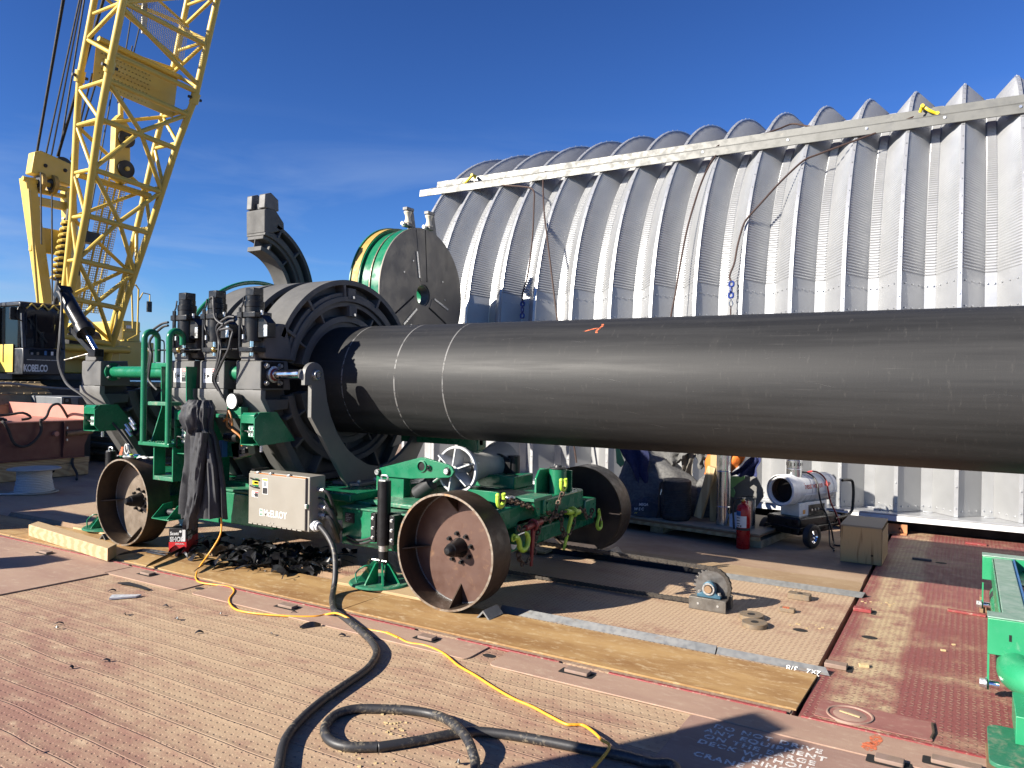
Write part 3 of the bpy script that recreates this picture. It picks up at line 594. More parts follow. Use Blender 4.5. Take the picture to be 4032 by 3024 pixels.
# jaws
def arcpts(r, a0, a1, n): return [(YC+r*math.cos(R(a0+(a1-a0)*i/n)), ZC+r*math.sin(R(a0+(a1-a0)*i/n))) for i in range(n+1)]
SPL = .168          # the parting plane lies this far above the pipe axis
def lower_jaw(x0, x1, lab, detail=True, sticker=False):
    jw = MB(); Ro, Ri = 1.005, .79
    A = math.degrees(math.asin(SPL/Ri))
    out = [(YC-1.14, ZC+.15), (YC-1.14, ZC-.19), (YC-1.075, ZC-.30), (YC-.62, ZC-.98), (YC+.62, ZC-.98), (YC+1.075, ZC-.30), (YC+1.14, ZC-.19), (YC+1.14, ZC+.15)]
    inn = arcpts(Ri, A, -180-A, 48)
    web = MB().prism(out+inn, 'x', x0+.11, x1-.11)
    web = web.build('lower_jaw', 'cast', mach, label=lab)
    # rim flange along the outer outline, inner ring, ribs: these stand proud of the web and leave pockets
    fl = MB()
    for s_ in (1, -1):
        f = lambda y: YC+s_*y
        fl.prism([(f(-1.075), ZC-.30), (f(-1.0), ZC-.28), (f(-.57), ZC-.92), (f(-.62), ZC-.98)], 'x', x0, x1)
        fl.prism([(f(-1.139), ZC-.19), (f(-.82), ZC-.19), (f(-.83), ZC-.28), (f(-1.075), ZC-.30)], 'x', x0, x1)
        for a, w_ in ((204, .03), (222, .03), (243, .03)):
            ca, sa = math.cos(R(a)), math.sin(R(a)); r0 = .84; r1 = .92 if a < 210 else .97 if a < 230 else 1.02
            p, q = (f(r0*ca), ZC+r0*sa), (f(r1*ca), ZC+r1*sa); nx, nz = -sa*w_/2*s_, ca*w_/2
            fl.prism([(p[0]+nx, p[1]+nz), (q[0]+nx, q[1]+nz), (q[0]-nx, q[1]-nz), (p[0]-nx, p[1]-nz)], 'x', x0+.002, x1-.002)
    fl.ring(YC, ZC, Ri-.001, Ri+.055, -A*.9, -180+A*.9, x0-.001, x1+.001, 48)
    fl.box(x0, x1, YC-.62, YC+.62, ZC-.981, ZC-.92)
    fl.build('jaw_flange', 'cast', web, bevel=.006)
    # side boxes with the bright lower shoe
    for s_ in (1, -1):
        f = lambda y: YC+s_*y
        bx = MB().prism([(f(-1.142), ZC-.105), (f(-1.142), ZC+.145), (f(-1.13), ZC+.16), (f(-.84), ZC+.16), (f(-.80), ZC-.105)], 'x', x0, x1); bx.box(x0+.06, x1-.09, f(-1.14), f(-1.06), ZC+.155, ZC+.225)
        bx = bx.build('side_box', 'castside', web, bevel=.008)
        sh = MB().prism([(f(-1.155), ZC-.107), (f(-1.155), ZC-.185), (f(-1.075), ZC-.31), (f(-1.03), ZC-.30), (f(-1.1), ZC-.18), (f(-1.1), ZC-.107)], 'x', x0-.012, x1+.008).build('side_shoe', 'castlight', web, bevel=.004)
    if sticker:
        xs = x0+.055
        MB().box(xs, xs+.225, YC-1.1445, YC-1.1425, 1.65, 1.785).build('danger_sticker', 'sticker', web)
        MB().box(xs+.118, xs+.222, YC-1.1455, YC-1.1447, 1.755, 1.782).build('sticker_red', 'stickerred', web); MB().box(xs+.118, xs+.222, YC-1.1455, YC-1.1447, 1.655, 1.752).build('sticker_black', 'stickerblk', web)
        text('DANGER', .023, (xs+.127, YC-1.1457, 1.760), (1, 0, 0), (0, 0, 1), 'sticker', 'sticker_print', web, ext=.0003, bold=.02)
        for i, t in enumerate(('Keep hands', 'and feet clear', 'of jaws')): text(t, .0155, (xs+.124, YC-1.1457, 1.736-i*.018), (1, 0, 0), (0, 0, 1), 'sticker', 'sticker_print', web, ext=.0003, bold=.02)
        pg = MB().box(xs+.014, xs+.03, YC-1.1455, YC-1.1447, 1.685, 1.745); pg.box(xs+.05, xs+.09, YC-1.1455, YC-1.1447, 1.70, 1.725)
        for p, q in (((.03, 1.722), (.05, 1.712)), ((.06, 1.727), (.085, 1.75)), ((.05, 1.705), (.085, 1.675)), ((.045, 1.7), (.06, 1.668)), ((.045, 1.735), (.055, 1.75))): pg.bar((xs+p[0], YC-1.145, p[1]), (xs+q[0], YC-1.145, q[1]), .005, .0008, (0, 1, 0))
        pg.build('pictogram', 'stickerblk', web)
    return web
def insert(x0, x1, a0, a1, name, lab):
    m_ = MB(); xm = x1-.03
    m_.ring(YC, ZC, .742, .787, a0, a1, xm-.17, xm, 40); m_.ring(YC, ZC, .585, .645, a0, a1, xm-.17, xm-.01, 40); m_.ring(YC, ZC, .64, .745, a0, a1, xm-.13, xm-.115, 40)
    for k in range(5):
        a = a0+(a1-a0)*(k+.5)/5; ca, sa = math.cos(R(a)), math.sin(R(a)); nx, nz = -sa*.011, ca*.011
        m_.prism([(YC+.64*ca+nx, ZC+.64*sa+nz), (YC+.75*ca+nx, ZC+.75*sa+nz), (YC+.75*ca-nx, ZC+.75*sa-nz), (YC+.64*ca-nx, ZC+.64*sa-nz)], 'x', xm-.16, xm-.015)
    o = m_.build(name, 'cast', mach, bevel=.003, label=lab)
    MB().ring(YC, ZC, RP+.002, .584, a0, a1, xm-.16, xm-.04, 40).build('liner', 'cast', o)
    return o
def upper_jaw_parts(x0, x1, lab, opened=None, ribs=(20, 38, 63, 96, 128, 152)):
    Ri = .79; A = math.degrees(math.asin(SPL/Ri)); X = lambda r: math.degrees(math.asin(SPL/r)); parts = []
    web = MB().prism(arcpts(1.0, X(1.0)+1, 179-X(1.0), 48)+arcpts(Ri+.01, 179-A, A+1, 48), 'x', x0+.12, x1-.12)
    sk = MB().ring(YC, ZC, .955, 1.007, X(1.0)+13, 167-X(1.0), x0, x1, 64)
    rg = MB().ring(YC, ZC, Ri, Ri+.05, A, 180-A, x0-.001, x1+.001, 56)
    for a in ribs:
        ca, sa = math.cos(R(a)), math.sin(R(a)); nx, nz = -sa*.016, ca*.016
        rg.prism([(YC+.83*ca+nx, ZC+.83*sa+nz), (YC+.97*ca+nx, ZC+.97*sa+nz), (YC+.97*ca-nx, ZC+.97*sa-nz), (YC+.83*ca-nx, ZC+.83*sa-nz)], 'x', x0+.002, x1-.002)
    rg.ring(YC, ZC, Ri+.05, .88, A, 180-A, x0+.02, x1-.02, 56)
    lgs = []
    for s_ in (1, -1):
        f = lambda y: YC+s_*y
        lg = MB(); lgs.append((lg, 'jaw_lug', 'cast', .012)); lg.prism([(f(-1.10), ZC+SPL+.012), (f(-1.12), ZC+.24), (f(-1.12), ZC+.36), (f(-.96), ZC+.5), (f(-.87), ZC+.50), (f(-.80), ZC+.28), (f(-.80), ZC+SPL)], 'x', x0, x1)
    obs = [(web, 'upper_jaw', 'cast', None), (sk, 'jaw_skin', 'cast', .004), (rg, 'jaw_ring', 'cast', .005)]+lgs
    if opened:
        hy, hz, th = opened; c_, s_ = math.cos(th), math.sin(th)
        for m_, *_ in obs:
            m_.v = [(x, hy+(y-hy)*c_+(z-hz)*s_, hz-(y-hy)*s_+(z-hz)*c_) for x, y, z in m_.v]
    root = None
    for m_, nm, mt, bv in obs:
        o = m_.build(nm, mt, mach if root is None else root, bevel=bv or 0)
        if root is None: root = o; o['label'] = lab
    return root
JX = {4: (-5.73, -5.39), 3: (-6.235, -5.89), 2: (-6.675, -6.32), 1: (-8.19, -7.84)}
for k in (4, 3, 2, 1):
    x0, x1 = JX[k]
    lower_jaw(x0, x1, {4: 'front lower jaw', 3: 'lower jaw with danger sticker', 2: 'lower jaw with danger sticker by the ladder', 1: 'rear lower jaw standing open'}[k], sticker=k in (2, 3))
    insert(x0, x1, 180+12.5, 360-12.5, 'jaw_insert', 'spoked lower insert ring')
    if k > 1:
        upper_jaw_parts(x0, x1, 'closed upper jaw'); insert(x0, x1, 12.5, 167.5, 'jaw_insert', 'spoked upper insert ring')
HY, HZ, TH = 6.86, 1.765, R(86.5)
up1 = upper_jaw_parts(*JX[1], 'rear upper jaw swung open', (HY, HZ, TH))
m_ = MB(); x0, x1 = JX[1]
m_.ring(YC, ZC, .742, .787, 12.5, 167.5, x0+.02, x1-.03, 40); m_.ring(YC, ZC, .585, .645, 12.5, 167.5, x0+.05, x1-.04, 40); m_.ring(YC, ZC, .64, .745, 12.5, 167.5, x0+.16, x0+.175, 40)
for k in range(6):
    a = 12.5+155*(k+.5)/6; ca, sa = math.cos(R(a)), math.sin(R(a)); nx, nz = -sa*.012, ca*.012
    m_.prism([(YC+.64*ca+nx, ZC+.64*sa+nz), (YC+.75*ca+nx, ZC+.75*sa+nz), (YC+.75*ca-nx, ZC+.75*sa-nz), (YC+.64*ca-nx, ZC+.64*sa-nz)], 'x', x0+.06, x1-.05)
c_, s_ = math.cos(TH), math.sin(TH); m_.v = [(x, HY+(y-HY)*c_+(z-HZ)*s_, HZ-(y-HY)*s_+(z-HZ)*c_) for x, y, z in m_.v]
m_.build('jaw_insert', 'cast', up1, bevel=.004)
m_ = MB(); 
for xx in ((x0+.0, x0+.10), (x1-.12, x1)): m_.prism([(YC-1.12, ZC+.18), (YC-1.3, ZC+.2), (YC-1.33, ZC+.3), (YC-1.25, ZC+.42), (YC-1.1, ZC+.42)], 'x', *xx)
m_.prism([(YC-1.12, ZC+.25), (YC-1.2, ZC+.25), (YC-1.2, ZC+.37), (YC-1.1, ZC+.4)], 'x', x0+.1, x1-.12)
m_.v = [(x, HY+(y-HY)*c_+(z-HZ)*s_, HZ-(y-HY)*s_+(z-HZ)*c_) for x, y, z in m_.v]
m_.build('clevis', 'castside', up1, bevel=.012)
# hinge pins on the far side
for k in (1, 2, 3, 4): MB().cyl((JX[k][0]-.02, mir(4.76), ZC+.17), (JX[k][1]+.03, mir(4.76), ZC+.17), .05, n=20).build('hinge_pin', 'steel', mach)
# far side jaw foot in light grey seen below the pipe
MB().prism([(6.45, .98), (6.62, 1.02), (6.86, 1.40), (6.78, 1.46)], 'x', -5.38, -5.34).build('far_shoe', 'castlight', mach)

# clamp cylinders standing on the closed jaws, and the one swung back on the open jaw
def clamp(xc, flip):
    y = 4.68; c = MB().cyl((xc, y, 2.03), (xc, y, 2.34), .083, n=28).build('clamp_cylinder', 'black', mach)
    MB().lathe([(.083, 0), (.087, .005), (.087, .05), (.076, .055), (.076, .10), (.0, .10)], (xc, y, 2.33), (0, 0, 1), 28).build('cylinder_cap', 'black', c)
    MB().box(xc-.05, xc+.06, y-.06, y+.05, 2.43, 2.50).build('port_block', 'black', c, bevel=.006)
    MB().box(xc-.12, xc+.12, y-.095, y+.095, 2.235, 2.285).build('cylinder_band', 'black', c, bevel=.006)
    MB().cyl((xc-.115, y-.055, 1.95), (xc-.115, y-.055, 2.33), .017, n=12).build('guide_rod', 'black', c); MB().cyl((xc+.0, y-.02, 1.9), (xc, y-.02, 2.03), .022, n=16).build('piston_rod', 'chrome', c)
    MB().tube(spline([(xc-.03, y-.09, 2.42), (xc-.03, y-.1, 2.35), (xc-.045, y-.1, 2.32), (xc-.045, y-.1, 2.18), (xc-.02, y-.1, 2.12), (xc-.02, y-.09, 2.07)], 6), .007, 8).build('hydraulic_line', 'black', c)
    MB().cyl((xc-.02, y-.1, 2.045), (xc-.02, y-.1, 2.085), .012, n=10).build('fitting', 'zinc', c)
    MB().prism([(xc+.085, 2.06), (xc+.085, 2.26), (xc+.12, 2.26), (xc+.20, 2.19), (xc+.20, 2.06)], 'y', y-.03, y+.07).build('trunnion_plate', 'black', c, bevel=.004)
    MB().box(xc+.165, xc+.205, y-.036, y-.031, 2.07, 2.17).build('bright_plate', 'zinc', c)
    MB().cyl((xc+.12, y-.02, 2.26), (xc+.12, y-.02, 2.30), .012, n=10).build('grease_fitting', 'zinc', c)
    MB().box(xc-.08, xc+.10, y-.10, y+.05, 1.93, 1.975).build('clevis', 'black', c, bevel=.006)
    MB().cyl((xc-.40, y-.1, 1.955), (xc-.09, y-.1, 1.955), .008, n=10).build('pull_pin', 'black', c); MB().ball((xc-.41, y-.1, 1.955), .026, 16).build('pin_knob', 'brass', c)
    return c
for xc in (-5.475, -5.975, -6.41): clamp(xc, 0)
# hoses arching between them
def hoses(lst, r=.0115, mat='rubber'):
    for p in lst: MB().tube(spline(p, 8), r, 8).build('hydraulic_hose', mat, mach)
Hz = 4.585
hoses([[(-5.62, Hz, 2.24), (-5.72, Hz, 2.24), (-5.83, Hz-.02, 2.16), (-5.83, Hz, 2.05), (-5.80, Hz-.02, 1.95), (-5.83, Hz-.02, 1.80), (-5.90, Hz, 1.68), (-5.87, Hz+.04, 1.58)],
       [(-5.62, Hz, 2.21), (-5.70, Hz, 2.20), (-5.80, Hz-.03, 2.12), (-5.80, Hz, 2.0), (-5.78, Hz-.02, 1.88), (-5.85, Hz-.02, 1.70), (-5.82, Hz, 1.60), (-5.78, Hz+.02, 1.52)],
       [(-5.64, Hz, 2.12), (-5.68, Hz-.02, 2.14), (-5.76, Hz-.03, 2.13), (-5.78, Hz-.02, 2.13)],
       [(-5.64, Hz, 2.11), (-5.64, Hz-.02, 2.05), (-5.66, Hz-.03, 1.95), (-5.74, Hz-.03, 1.84), (-5.83, Hz-.02, 1.72), (-5.87, Hz, 1.66)],
       [(-5.96, Hz, 2.42), (-5.90, Hz-.01, 2.43), (-5.88, Hz-.02, 2.36), (-5.86, Hz-.02, 2.25), (-5.80, Hz-.02, 2.2), (-5.74, Hz-.02, 2.18)]])
hoses([[(-6.56, Hz, 2.22), (-6.68, Hz, 2.2), (-6.85, Hz-.02, 2.1), (-6.86, Hz-.02, 2.0), (-6.80, Hz-.02, 1.93), (-6.83, Hz-.02, 1.78), (-6.83, Hz-.02, 1.68), (-6.70, Hz-.02, 1.58)],
       [(-6.56, Hz, 2.19), (-6.66, Hz, 2.17), (-6.80, Hz-.02, 2.06), (-6.80, Hz-.02, 1.96), (-6.78, Hz-.02, 1.90), (-6.81, Hz-.02, 1.76), (-6.81, Hz-.02, 1.66), (-6.68, Hz-.02, 1.57)]], .012)
# rear clamp cylinder leaning back over the open jaw
def lean(t, off=(0, 0, 0)):
    a, b_ = V((-7.86, 4.66, 1.96)), V((-8.50, 4.66, 2.60)); return a+(b_-a)*t+V(off)
c = MB().cyl(lean(.34), lean(.97), .075, n=24).build('clamp_cylinder', 'black', mach, label='clamp cylinder leaning back on the open jaw')
MB().cyl(lean(.02), lean(.36), .026, n=16).build('piston_rod', 'chrome', c); MB().cyl(lean(.3), lean(.40), .095, n=24).build('cylinder_band', 'black', c); MB().obox(lean(1.0), V((.05, 0, .05)), (0, .07, 0), V((-.03, 0, .03))).build('port_block', 'black', c, bevel=.006)
MB().bar(lean(.0, (-.05, 0, -.03)), lean(.5, (-.09, -.04, -.08)), .03, .05).build('trunnion_plate', 'black', c); MB().box(-7.95, -7.82, 4.62, 4.72, 1.90, 1.98).build('clevis', 'black', c, bevel=.006)
MB().cyl((-7.95, 4.63, 1.93), (-8.20, 4.52, 1.86), .009, n=10).build('pull_pin', 'steel', c)
for i in range(2): MB().tube(spline([lean(.98, (.02+.03*i, -.08, .02)), lean(.8, (.03, -.1, .02)), (-8.32+.02*i, 4.53, 2.1), (-8.34+.02*i, 4.53, 1.85), (-8.22+.02*i, 4.55, 1.62), (-7.95, 4.56, 1.50), (-7.75, 4.62, 1.36), (-7.55, 4.72, 1.15), (-7.42, 4.8, .95)], 8), .012, 8).build('hydraulic_hose', 'rubber', c)
for dx in (0, .07):
    for t in (.25, .5): p = V((-7.50+dx-t*.05, 4.78, 1.10+t*.2+dx)); MB().cyl(p, p+V((.06, .02, -.07)), .016, n=10).build('hose_fitting', 'zinc', c)

# guide tubes and front rod
for y, nm in ((4.822, 'near'), (mir(4.822), 'far')):
    g = MB().cyl((-7.84, y, 1.745), (-6.30, y, 1.745), .06, n=32).build('guide_tube', 'green', mach)
    MB().cyl((-7.842, y, 1.745), (-7.81, y, 1.745), .095, n=32).build('tube_flange', 'green', g)
    for a in range(4): p = (-7.812, y+.082*math.cos(a*1.57+.78), 1.745+.082*math.sin(a*1.57+.78)); hexbolt(MB(), p, (1, 0, 0), .013, .02).build('bolt', 'zinc', g)
    MB().box(-7.12, -6.66, y-.06, y+.16, 1.775, 1.84).build('valve_manifold', 'green', g, bevel=.01)
    MB().cyl((-5.89, y, 1.745), (-5.73, y, 1.745), .07, n=32).build('guide_sleeve', 'green', g)
    MB().cyl((-5.89, y, 1.66), (-5.73, y, 1.66), .012, n=12).build('tie_rod', 'zinc', g)
    rod = MB().cyl((-5.40, y, 1.735), (-5.03, y, 1.74), .044, n=40).build('piston_rod', 'chrome', mach)
    sl = MB().lathe([(.075, 0), (.075, .03), (.055, .034), (.048, .02), (.046, 0)], (-5.392, y, 1.735), (1, 0, 0), 32).build('gland', 'zinc', rod); MB().lathe([(.056, .02), (.056, .036), (.045, .036)], (-5.392, y, 1.735), (1, 0, 0), 32).build('seal', 'redpaint', rod)
    for sy in (-1, 1):
        for sz in (-1, 1): hexbolt(MB(), (-5.388, y+sy*.078, 1.735+sz*.078), (1, 0, 0), .018, .03).build('bolt', 'zinc', rod)
    MB().box(-5.40, -5.389, y-.13, y+.13, 1.735-.125, 1.735+.115).build('gland_plate', 'black', rod)
# thick front bracket plates carrying the rods
for s_ in (1, -1):
    f = lambda y: YC+s_*(y-YC)
    cc = (4.938, 1.735)
    P = [(4.824, 1.645), (4.824, 1.735)]+[(cc[0]+.114*math.cos(R(a)), cc[1]+.114*math.sin(R(a))) for a in range(175, 4, -17)]
    P += [(5.056, 1.72), (5.075, 1.64), (5.10, 1.50), (5.15, 1.36), (5.24, 1.20), (5.36, 1.06), (5.50, .96), (5.66, .88), (5.80, .855), (5.80, .64), (5.42, .64), (5.385, .70), (4.905, 1.36), (4.905, 1.645)]
    br = MB().prism([(f(a), z) for a, z in P], 'x', -5.03, -4.985).build('rod_bracket', 'plate', mach, bevel=.003)
    MB().lathe([(.0, .052), (.022, .052), (.022, .03), (.034, .028), (.036, .048), (.042, .045), (.042, .0)], (-4.986, f(4.938), 1.735), (1, 0, 0), 24).build('cap_screw', 'zinc', br)
    MB().box(-5.2, -4.86, f(5.40), f(5.80), .70, .735).build('bracket_foot', 'plate', br, bevel=.008)
    for x, z, y in ((-4.92, .735, 5.46), (-4.92, .735, 5.7)): hexbolt(MB(), (x, f(y), z), (0, 0, 1), .018, .02).build('bolt', 'zinc', br)
# front face details of jaw 4: blocks with cap screws at the top
for z, y in ((2.565, 5.84), (2.39, 5.86)):
    o = MB().box(-5.43, -5.385, y-.055, y+.055, z-.05, z+.06).build('key_block', 'cast', mach, bevel=.004); MB().cyl((-5.386, y+.01, z-.03), (-5.37, y+.01, z-.03), .014, n=12).build('bolt', 'zinc', o)
# curved green trim on the rear of the closed jaws
MB().tube([(-6.72, YC+1.03*math.cos(R(a)), ZC+.02+1.03*math.sin(R(a))) for a in range(20, 165, 4)], .022, 10).build('hose_guard', 'green', mach)

# facer and heater swung out on the far side
FX, FY, FZ, FR = -6.70, 8.73, 2.92, .95
fc = MB().lathe([(.0, 0.)], (0, 0, 0), (1, 0, 0), 3)
fc = MB().ring(FY, FZ, .155, FR, 0, 360, FX-.02, FX, 96).build('facer', 'facer', mach, label='round facer with blade slots')
MB().ring(FY, FZ, .35, FR-.006, 0, 360, FX-.15, FX-.021, 96).build('facer_rim', 'green', fc); MB().ring(FY, FZ, .14, .35, 0, 360, FX-.15, FX-.021, 48).build('facer_core', 'plate', fc)
MB().ring(FY, FZ, .3, FR-.012, 0, 360, FX-.20, FX-.185, 96).build('facer_back_plate', 'rimedge', fc)
MB().ring(FY, FZ, .2, FR-.09, 0, 360, FX-.19, FX-.14, 72).build('facer_drum', 'black', fc)
for i, a in enumerate((100, 220, 340)):
    def rp(r, t, x=FX): return (x, FY+r*math.cos(R(a))-t*math.sin(R(a)), FZ+r*math.sin(R(a))+t*math.cos(R(a)))
    MB().add([rp(.20, -.10, FX+.001), rp(.93, -.17, FX+.001), rp(.93, .02, FX+.001), rp(.20, .04, FX+.001), rp(.20, -.10, FX+.006), rp(.93, -.17, FX+.006), rp(.93, .02, FX+.006), rp(.20, .04, FX+.006)],
             [(0, 1, 5, 4), (1, 2, 6, 5), (2, 3, 7, 6), (3, 0, 4, 7), (4, 5, 6, 7)]).build('blade_holder', 'facer', fc)
    MB().add([rp(.18, -.125, FX+.0015), rp(.93, -.195, FX+.0015), rp(.93, -.172, FX+.0015), rp(.18, -.10, FX+.0015)], [(0, 1, 2, 3)]).build('blade_slot', 'dark', fc)
    MB().add([rp(.25, .045, FX+.001), rp(.62, .045, FX+.001), rp(.62, .075, FX+.001), rp(.25, .075, FX+.001), rp(.25, .045, FX+.012), rp(.62, .045, FX+.012), rp(.62, .075, FX+.012), rp(.25, .075, FX+.012)],
             [(0, 1, 5, 4), (1, 2, 6, 5), (2, 3, 7, 6), (3, 0, 4, 7), (4, 5, 6, 7)]).build('blade', 'zinc', fc)
    for da in (18, 48): q = (FX+.0, FY+.52*math.cos(R(a+da)), FZ+.52*math.sin(R(a+da))); MB().cyl(q, (FX+.008, q[1], q[2]), .013, n=10).build('cap_screw', 'zinc', fc)
he = MB().ring(FY, FZ, .25, FR-.03, 0, 360, FX-.36, FX-.22, 96).build('heater_housing', 'green', mach, label='heater housing behind the facer')
MB().ring(FY-.01, FZ+.02, .3, FR+.0, 0, 360, FX-.50, FX-.38, 96).build('heat_shield', 'gold', he); MB().ring(FY-.01, FZ+.02, .3, FR+.018, 0, 360, FX-.52, FX-.503, 96).build('shield_edge', 'green', he)
MB().ring(FY, FZ, .4, FR+.01, 0, 360, FX-.375, FX-.362, 96).build('housing_edge', 'green', he)
# nylon rollers on top of the facer
for y, z in ((8.48, 3.86), (8.97, 3.90)):
    rl_ = MB().lathe([(.0, 0), (.055, 0), (.058, .012), (.04, .05), (.034, .085), (.04, .12), (.058, .158), (.055, .17), (.0, .17)], (-6.80, y, z+.045), (0, 0, 1), 20).build('guide_roller', 'ivory', fc)
    MB().box(-6.86, -6.74, y-.06, y+.06, z, z+.04).build('roller_foot', 'plate', rl_, bevel=.004); MB().box(-6.84, -6.76, y-.07, y+.09, z+.225, z+.27).build('roller_cap', 'castlight', rl_, bevel=.006)
    MB().prism([(y+.07, z-.05), (y+.07, z+.27), (y+.16, z+.27), (y+.24, z-.05)], 'x', -6.86, -6.83).build('roller_plate', 'castlight', rl_, bevel=.003); MB().cyl((-6.8, y-.13, z+.03), (-6.8, y+.0, z+.03), .025, n=14).build('pin', 'zinc', rl_)
MB().box(-7.1, -6.85, 7.0, 8.2, 1.95, 2.12).build('facer_arm', 'green', fc, bevel=.02); MB().box(-7.1, -6.88, 6.75, 7.1, .6, 2.1).build('facer_post', 'green', fc, bevel=.02)
MB().prism([(7.62, 2.18), (7.74, 2.40), (7.90, 2.10), (7.8, 2.0)], 'x', -6.66, -6.62).build('stop_plate', 'greylabel', fc)
# ladder
ld = MB()
LY = 4.45
XA, XB = -6.72, -6.345
for x in (XA, XB):
    o = MB().tube([(x, LY, 1.08), (x, LY, 2.06)]+[(x, LY+.07-.07*math.cos(R(a)), 2.06+.07*math.sin(R(a))) for a in range(15, 181, 15)]+[(x, LY+.14, 1.84 if x == XA else 2.0)], .028, 14).build('ladder_rail', 'green', mach)
MB().box(XA-.05, XB+.04, LY-.02, LY+.32, 1.05, 1.085).build('ladder_step', 'green', mach, bevel=.006)
gr = MB()
for i in range(11):
    for j in range(4): gr.cyl((XA-.02+i*.04, LY+.02+j*.07, 1.085), (XA-.02+i*.04, LY+.02+j*.07, 1.091), .011, n=8)
gr.build('step_tread', 'green_dusty', mach, kind='stuff')
MB().box(XA+.06, XB-.03, LY+.0, LY+.16, 1.43, 1.465).build('ladder_step', 'green_dusty', mach, bevel=.005)
for x in (XA+.14, XB+.045): MB().box(x-.012, x+.004, LY+.02, LY+.14, .73, 1.05).build('ladder_string', 'green', mach, bevel=.003); 
MB().box(XA+.14, XB+.04, LY+.02, LY+.14, .73, .77).build('ladder_step', 'green_dusty', mach, bevel=.005)
for x in (XA+.02, XB+.02): MB().prism([(LY+.06, 1.06), (LY+.3, 1.06), (LY+.25, 1.35), (LY+.28, 1.80), (LY+.16, 1.80), (LY+.17, 1.4)], 'x', x, x+.01).build('ladder_gusset', 'green', mach)
MB().box(XB-.05, XB+.12, LY+.2, LY+.6, .66, 1.04).build('ladder_mount', 'green', mach, bevel=.01)
# valve stations with a slanted hood
def valve(x0, x1, z0, z1, tall, lab):
    yf, yb = 4.50, 4.74
    bx = MB(); bx.box(x0, x0+.008, yf, yb, z0, z1); bx.box(x0+.009, x1-.009, yb-.01, yb, z0, z1); bx.box(x0+.009, x1-.009, yf, yb-.011, z0, z0+.008)
    hz = z1-.09; bx.prism([(yf, hz), (yf, z1-.02), (yf+.02, z1), (yb-.011, z1), (yb-.011, hz)], 'x', x0+.009, x1-.009)
    o = bx.build('valve_box', 'green', mach, bevel=.002, label=lab)
    MB().prism([(yf-.004, z0+.06), (yf-.004, z1-.05), (yf+.05, z1+.004), (yb, z1+.004), (yb+.22, z0+.02), (yf+.05, z0-.004)], 'x', x1-.008, x1+.002).build('side_plate', 'green', o)
    n = 2 if tall else 1
    for i in range(n):
        zc = hz-.07-i*.10; pnl = MB().box(x0+.045, x1-.012, yf+.05, yf+.065, zc-.05, zc+.05).build('valve_panel', 'greylabel', o)
        kn = MB()
        for u in range(3):
            for v_ in range(2): kn.cyl((x0+.062+u*.034, yf+.051, zc-.03+v_*.055), (x0+.062+u*.034, yf+.043, zc-.03+v_*.055), .010, n=10)
        kn.build('valve_label', 'sticker', pnl); MB().cyl((x0+.0, yf+.03, zc), (x1-.03, yf+.03, zc), .006, n=8).build('lever', 'black', pnl)
        lv = MB(); 
        for u in range(3): lv.cyl((x0+.062+u*.034, yf+.06, zc), (x0+.062+u*.034, yf+.025, zc-.005), .008, n=8)
        lv.build('valve_spool', 'zinc', pnl)
    if tall: MB().tube(spline([(x0+.05, yf+.04, z0+.05), (x0+.045, yf+.0, z0+.06), (x0+.045, yf, z0+.14), (x0+.06, yf+.0, z0+.16), (x0+.1, yf+.01, z0+.155)], 5), .007, 6).build('handle', 'black', o)
    MB().cyl((x1-.03, yf+.1, z0-.06), (x1-.03, yf+.1, z0), .014, n=8).build('hose_fitting', 'zinc', o)
valve(-7.80, -7.60, 1.135, 1.40, False, 'valve box on the rear jaw'); valve(-6.33, -6.14, .99, 1.395, True, 'tall valve box beside the jacket'); valve(-5.42, -5.24, 1.12, 1.40, False, 'valve box on the front jaw')
g = MB().cyl((-5.66, 4.66, 1.49), (-5.66, 4.60, 1.49), .075, n=32).build('pressure_gauge', 'black', mach); MB().cyl((-5.66, 4.5995, 1.49), (-5.66, 4.597, 1.49), .066, n=32).build('gauge_face', 'sticker', g); MB().bar((-5.68, 4.596, 1.47), (-5.63, 4.596, 1.52), .004, .001, (0, 1, 0)).build('gauge_needle', 'stickerblk', g); MB().box(-5.75, -5.56, 4.62, 4.70, 1.36, 1.44).build('gauge_bracket', 'green', g, bevel=.006)
MB().box(-5.9, -5.45, 4.62, 4.68, 1.335, 1.37).build('hanger_bar', 'green', mach, bevel=.006)
# electrical reel and connectors under the middle jaws
el_ = MB().box(-5.80, -5.62, 4.66, 4.80, .98, 1.14).build('junction_box', 'green', mach, bevel=.006); MB().obox((-5.62, 4.70, 1.06), (.10, 0, .03), (0, .04, 0), (-.02, 0, .07)).build('bracket', 'enclosure', mach, bevel=.004)
MB().cyl((-5.72, 4.6, 1.17), (-5.55, 4.6, 1.17), .045, n=16).build('plug', 'black', mach); MB().obox((-5.50, 4.60, 1.05), (.045, 0, .01), (0, .02, 0), (-.005, 0, .02)).build('connector', 'black', mach, bevel=.003); MB().box(-5.83, -5.78, 4.6, 4.66, .98, 1.13).build('blue_box', 'bluetape', mach, bevel=.004)
MB().tube(spline([(-5.74, 4.58, 1.31), (-5.66, 4.56, 1.34), (-5.60, 4.56, 1.28), (-5.62, 4.56, 1.36), (-5.67, 4.57, 1.40), (-5.68, 4.57, 1.28), (-5.60, 4.56, 1.24), (-5.50, 4.57, 1.18), (-5.49, 4.58, 1.10)], 8), .010, 8).build('orange_lead', 'browncord', mach)
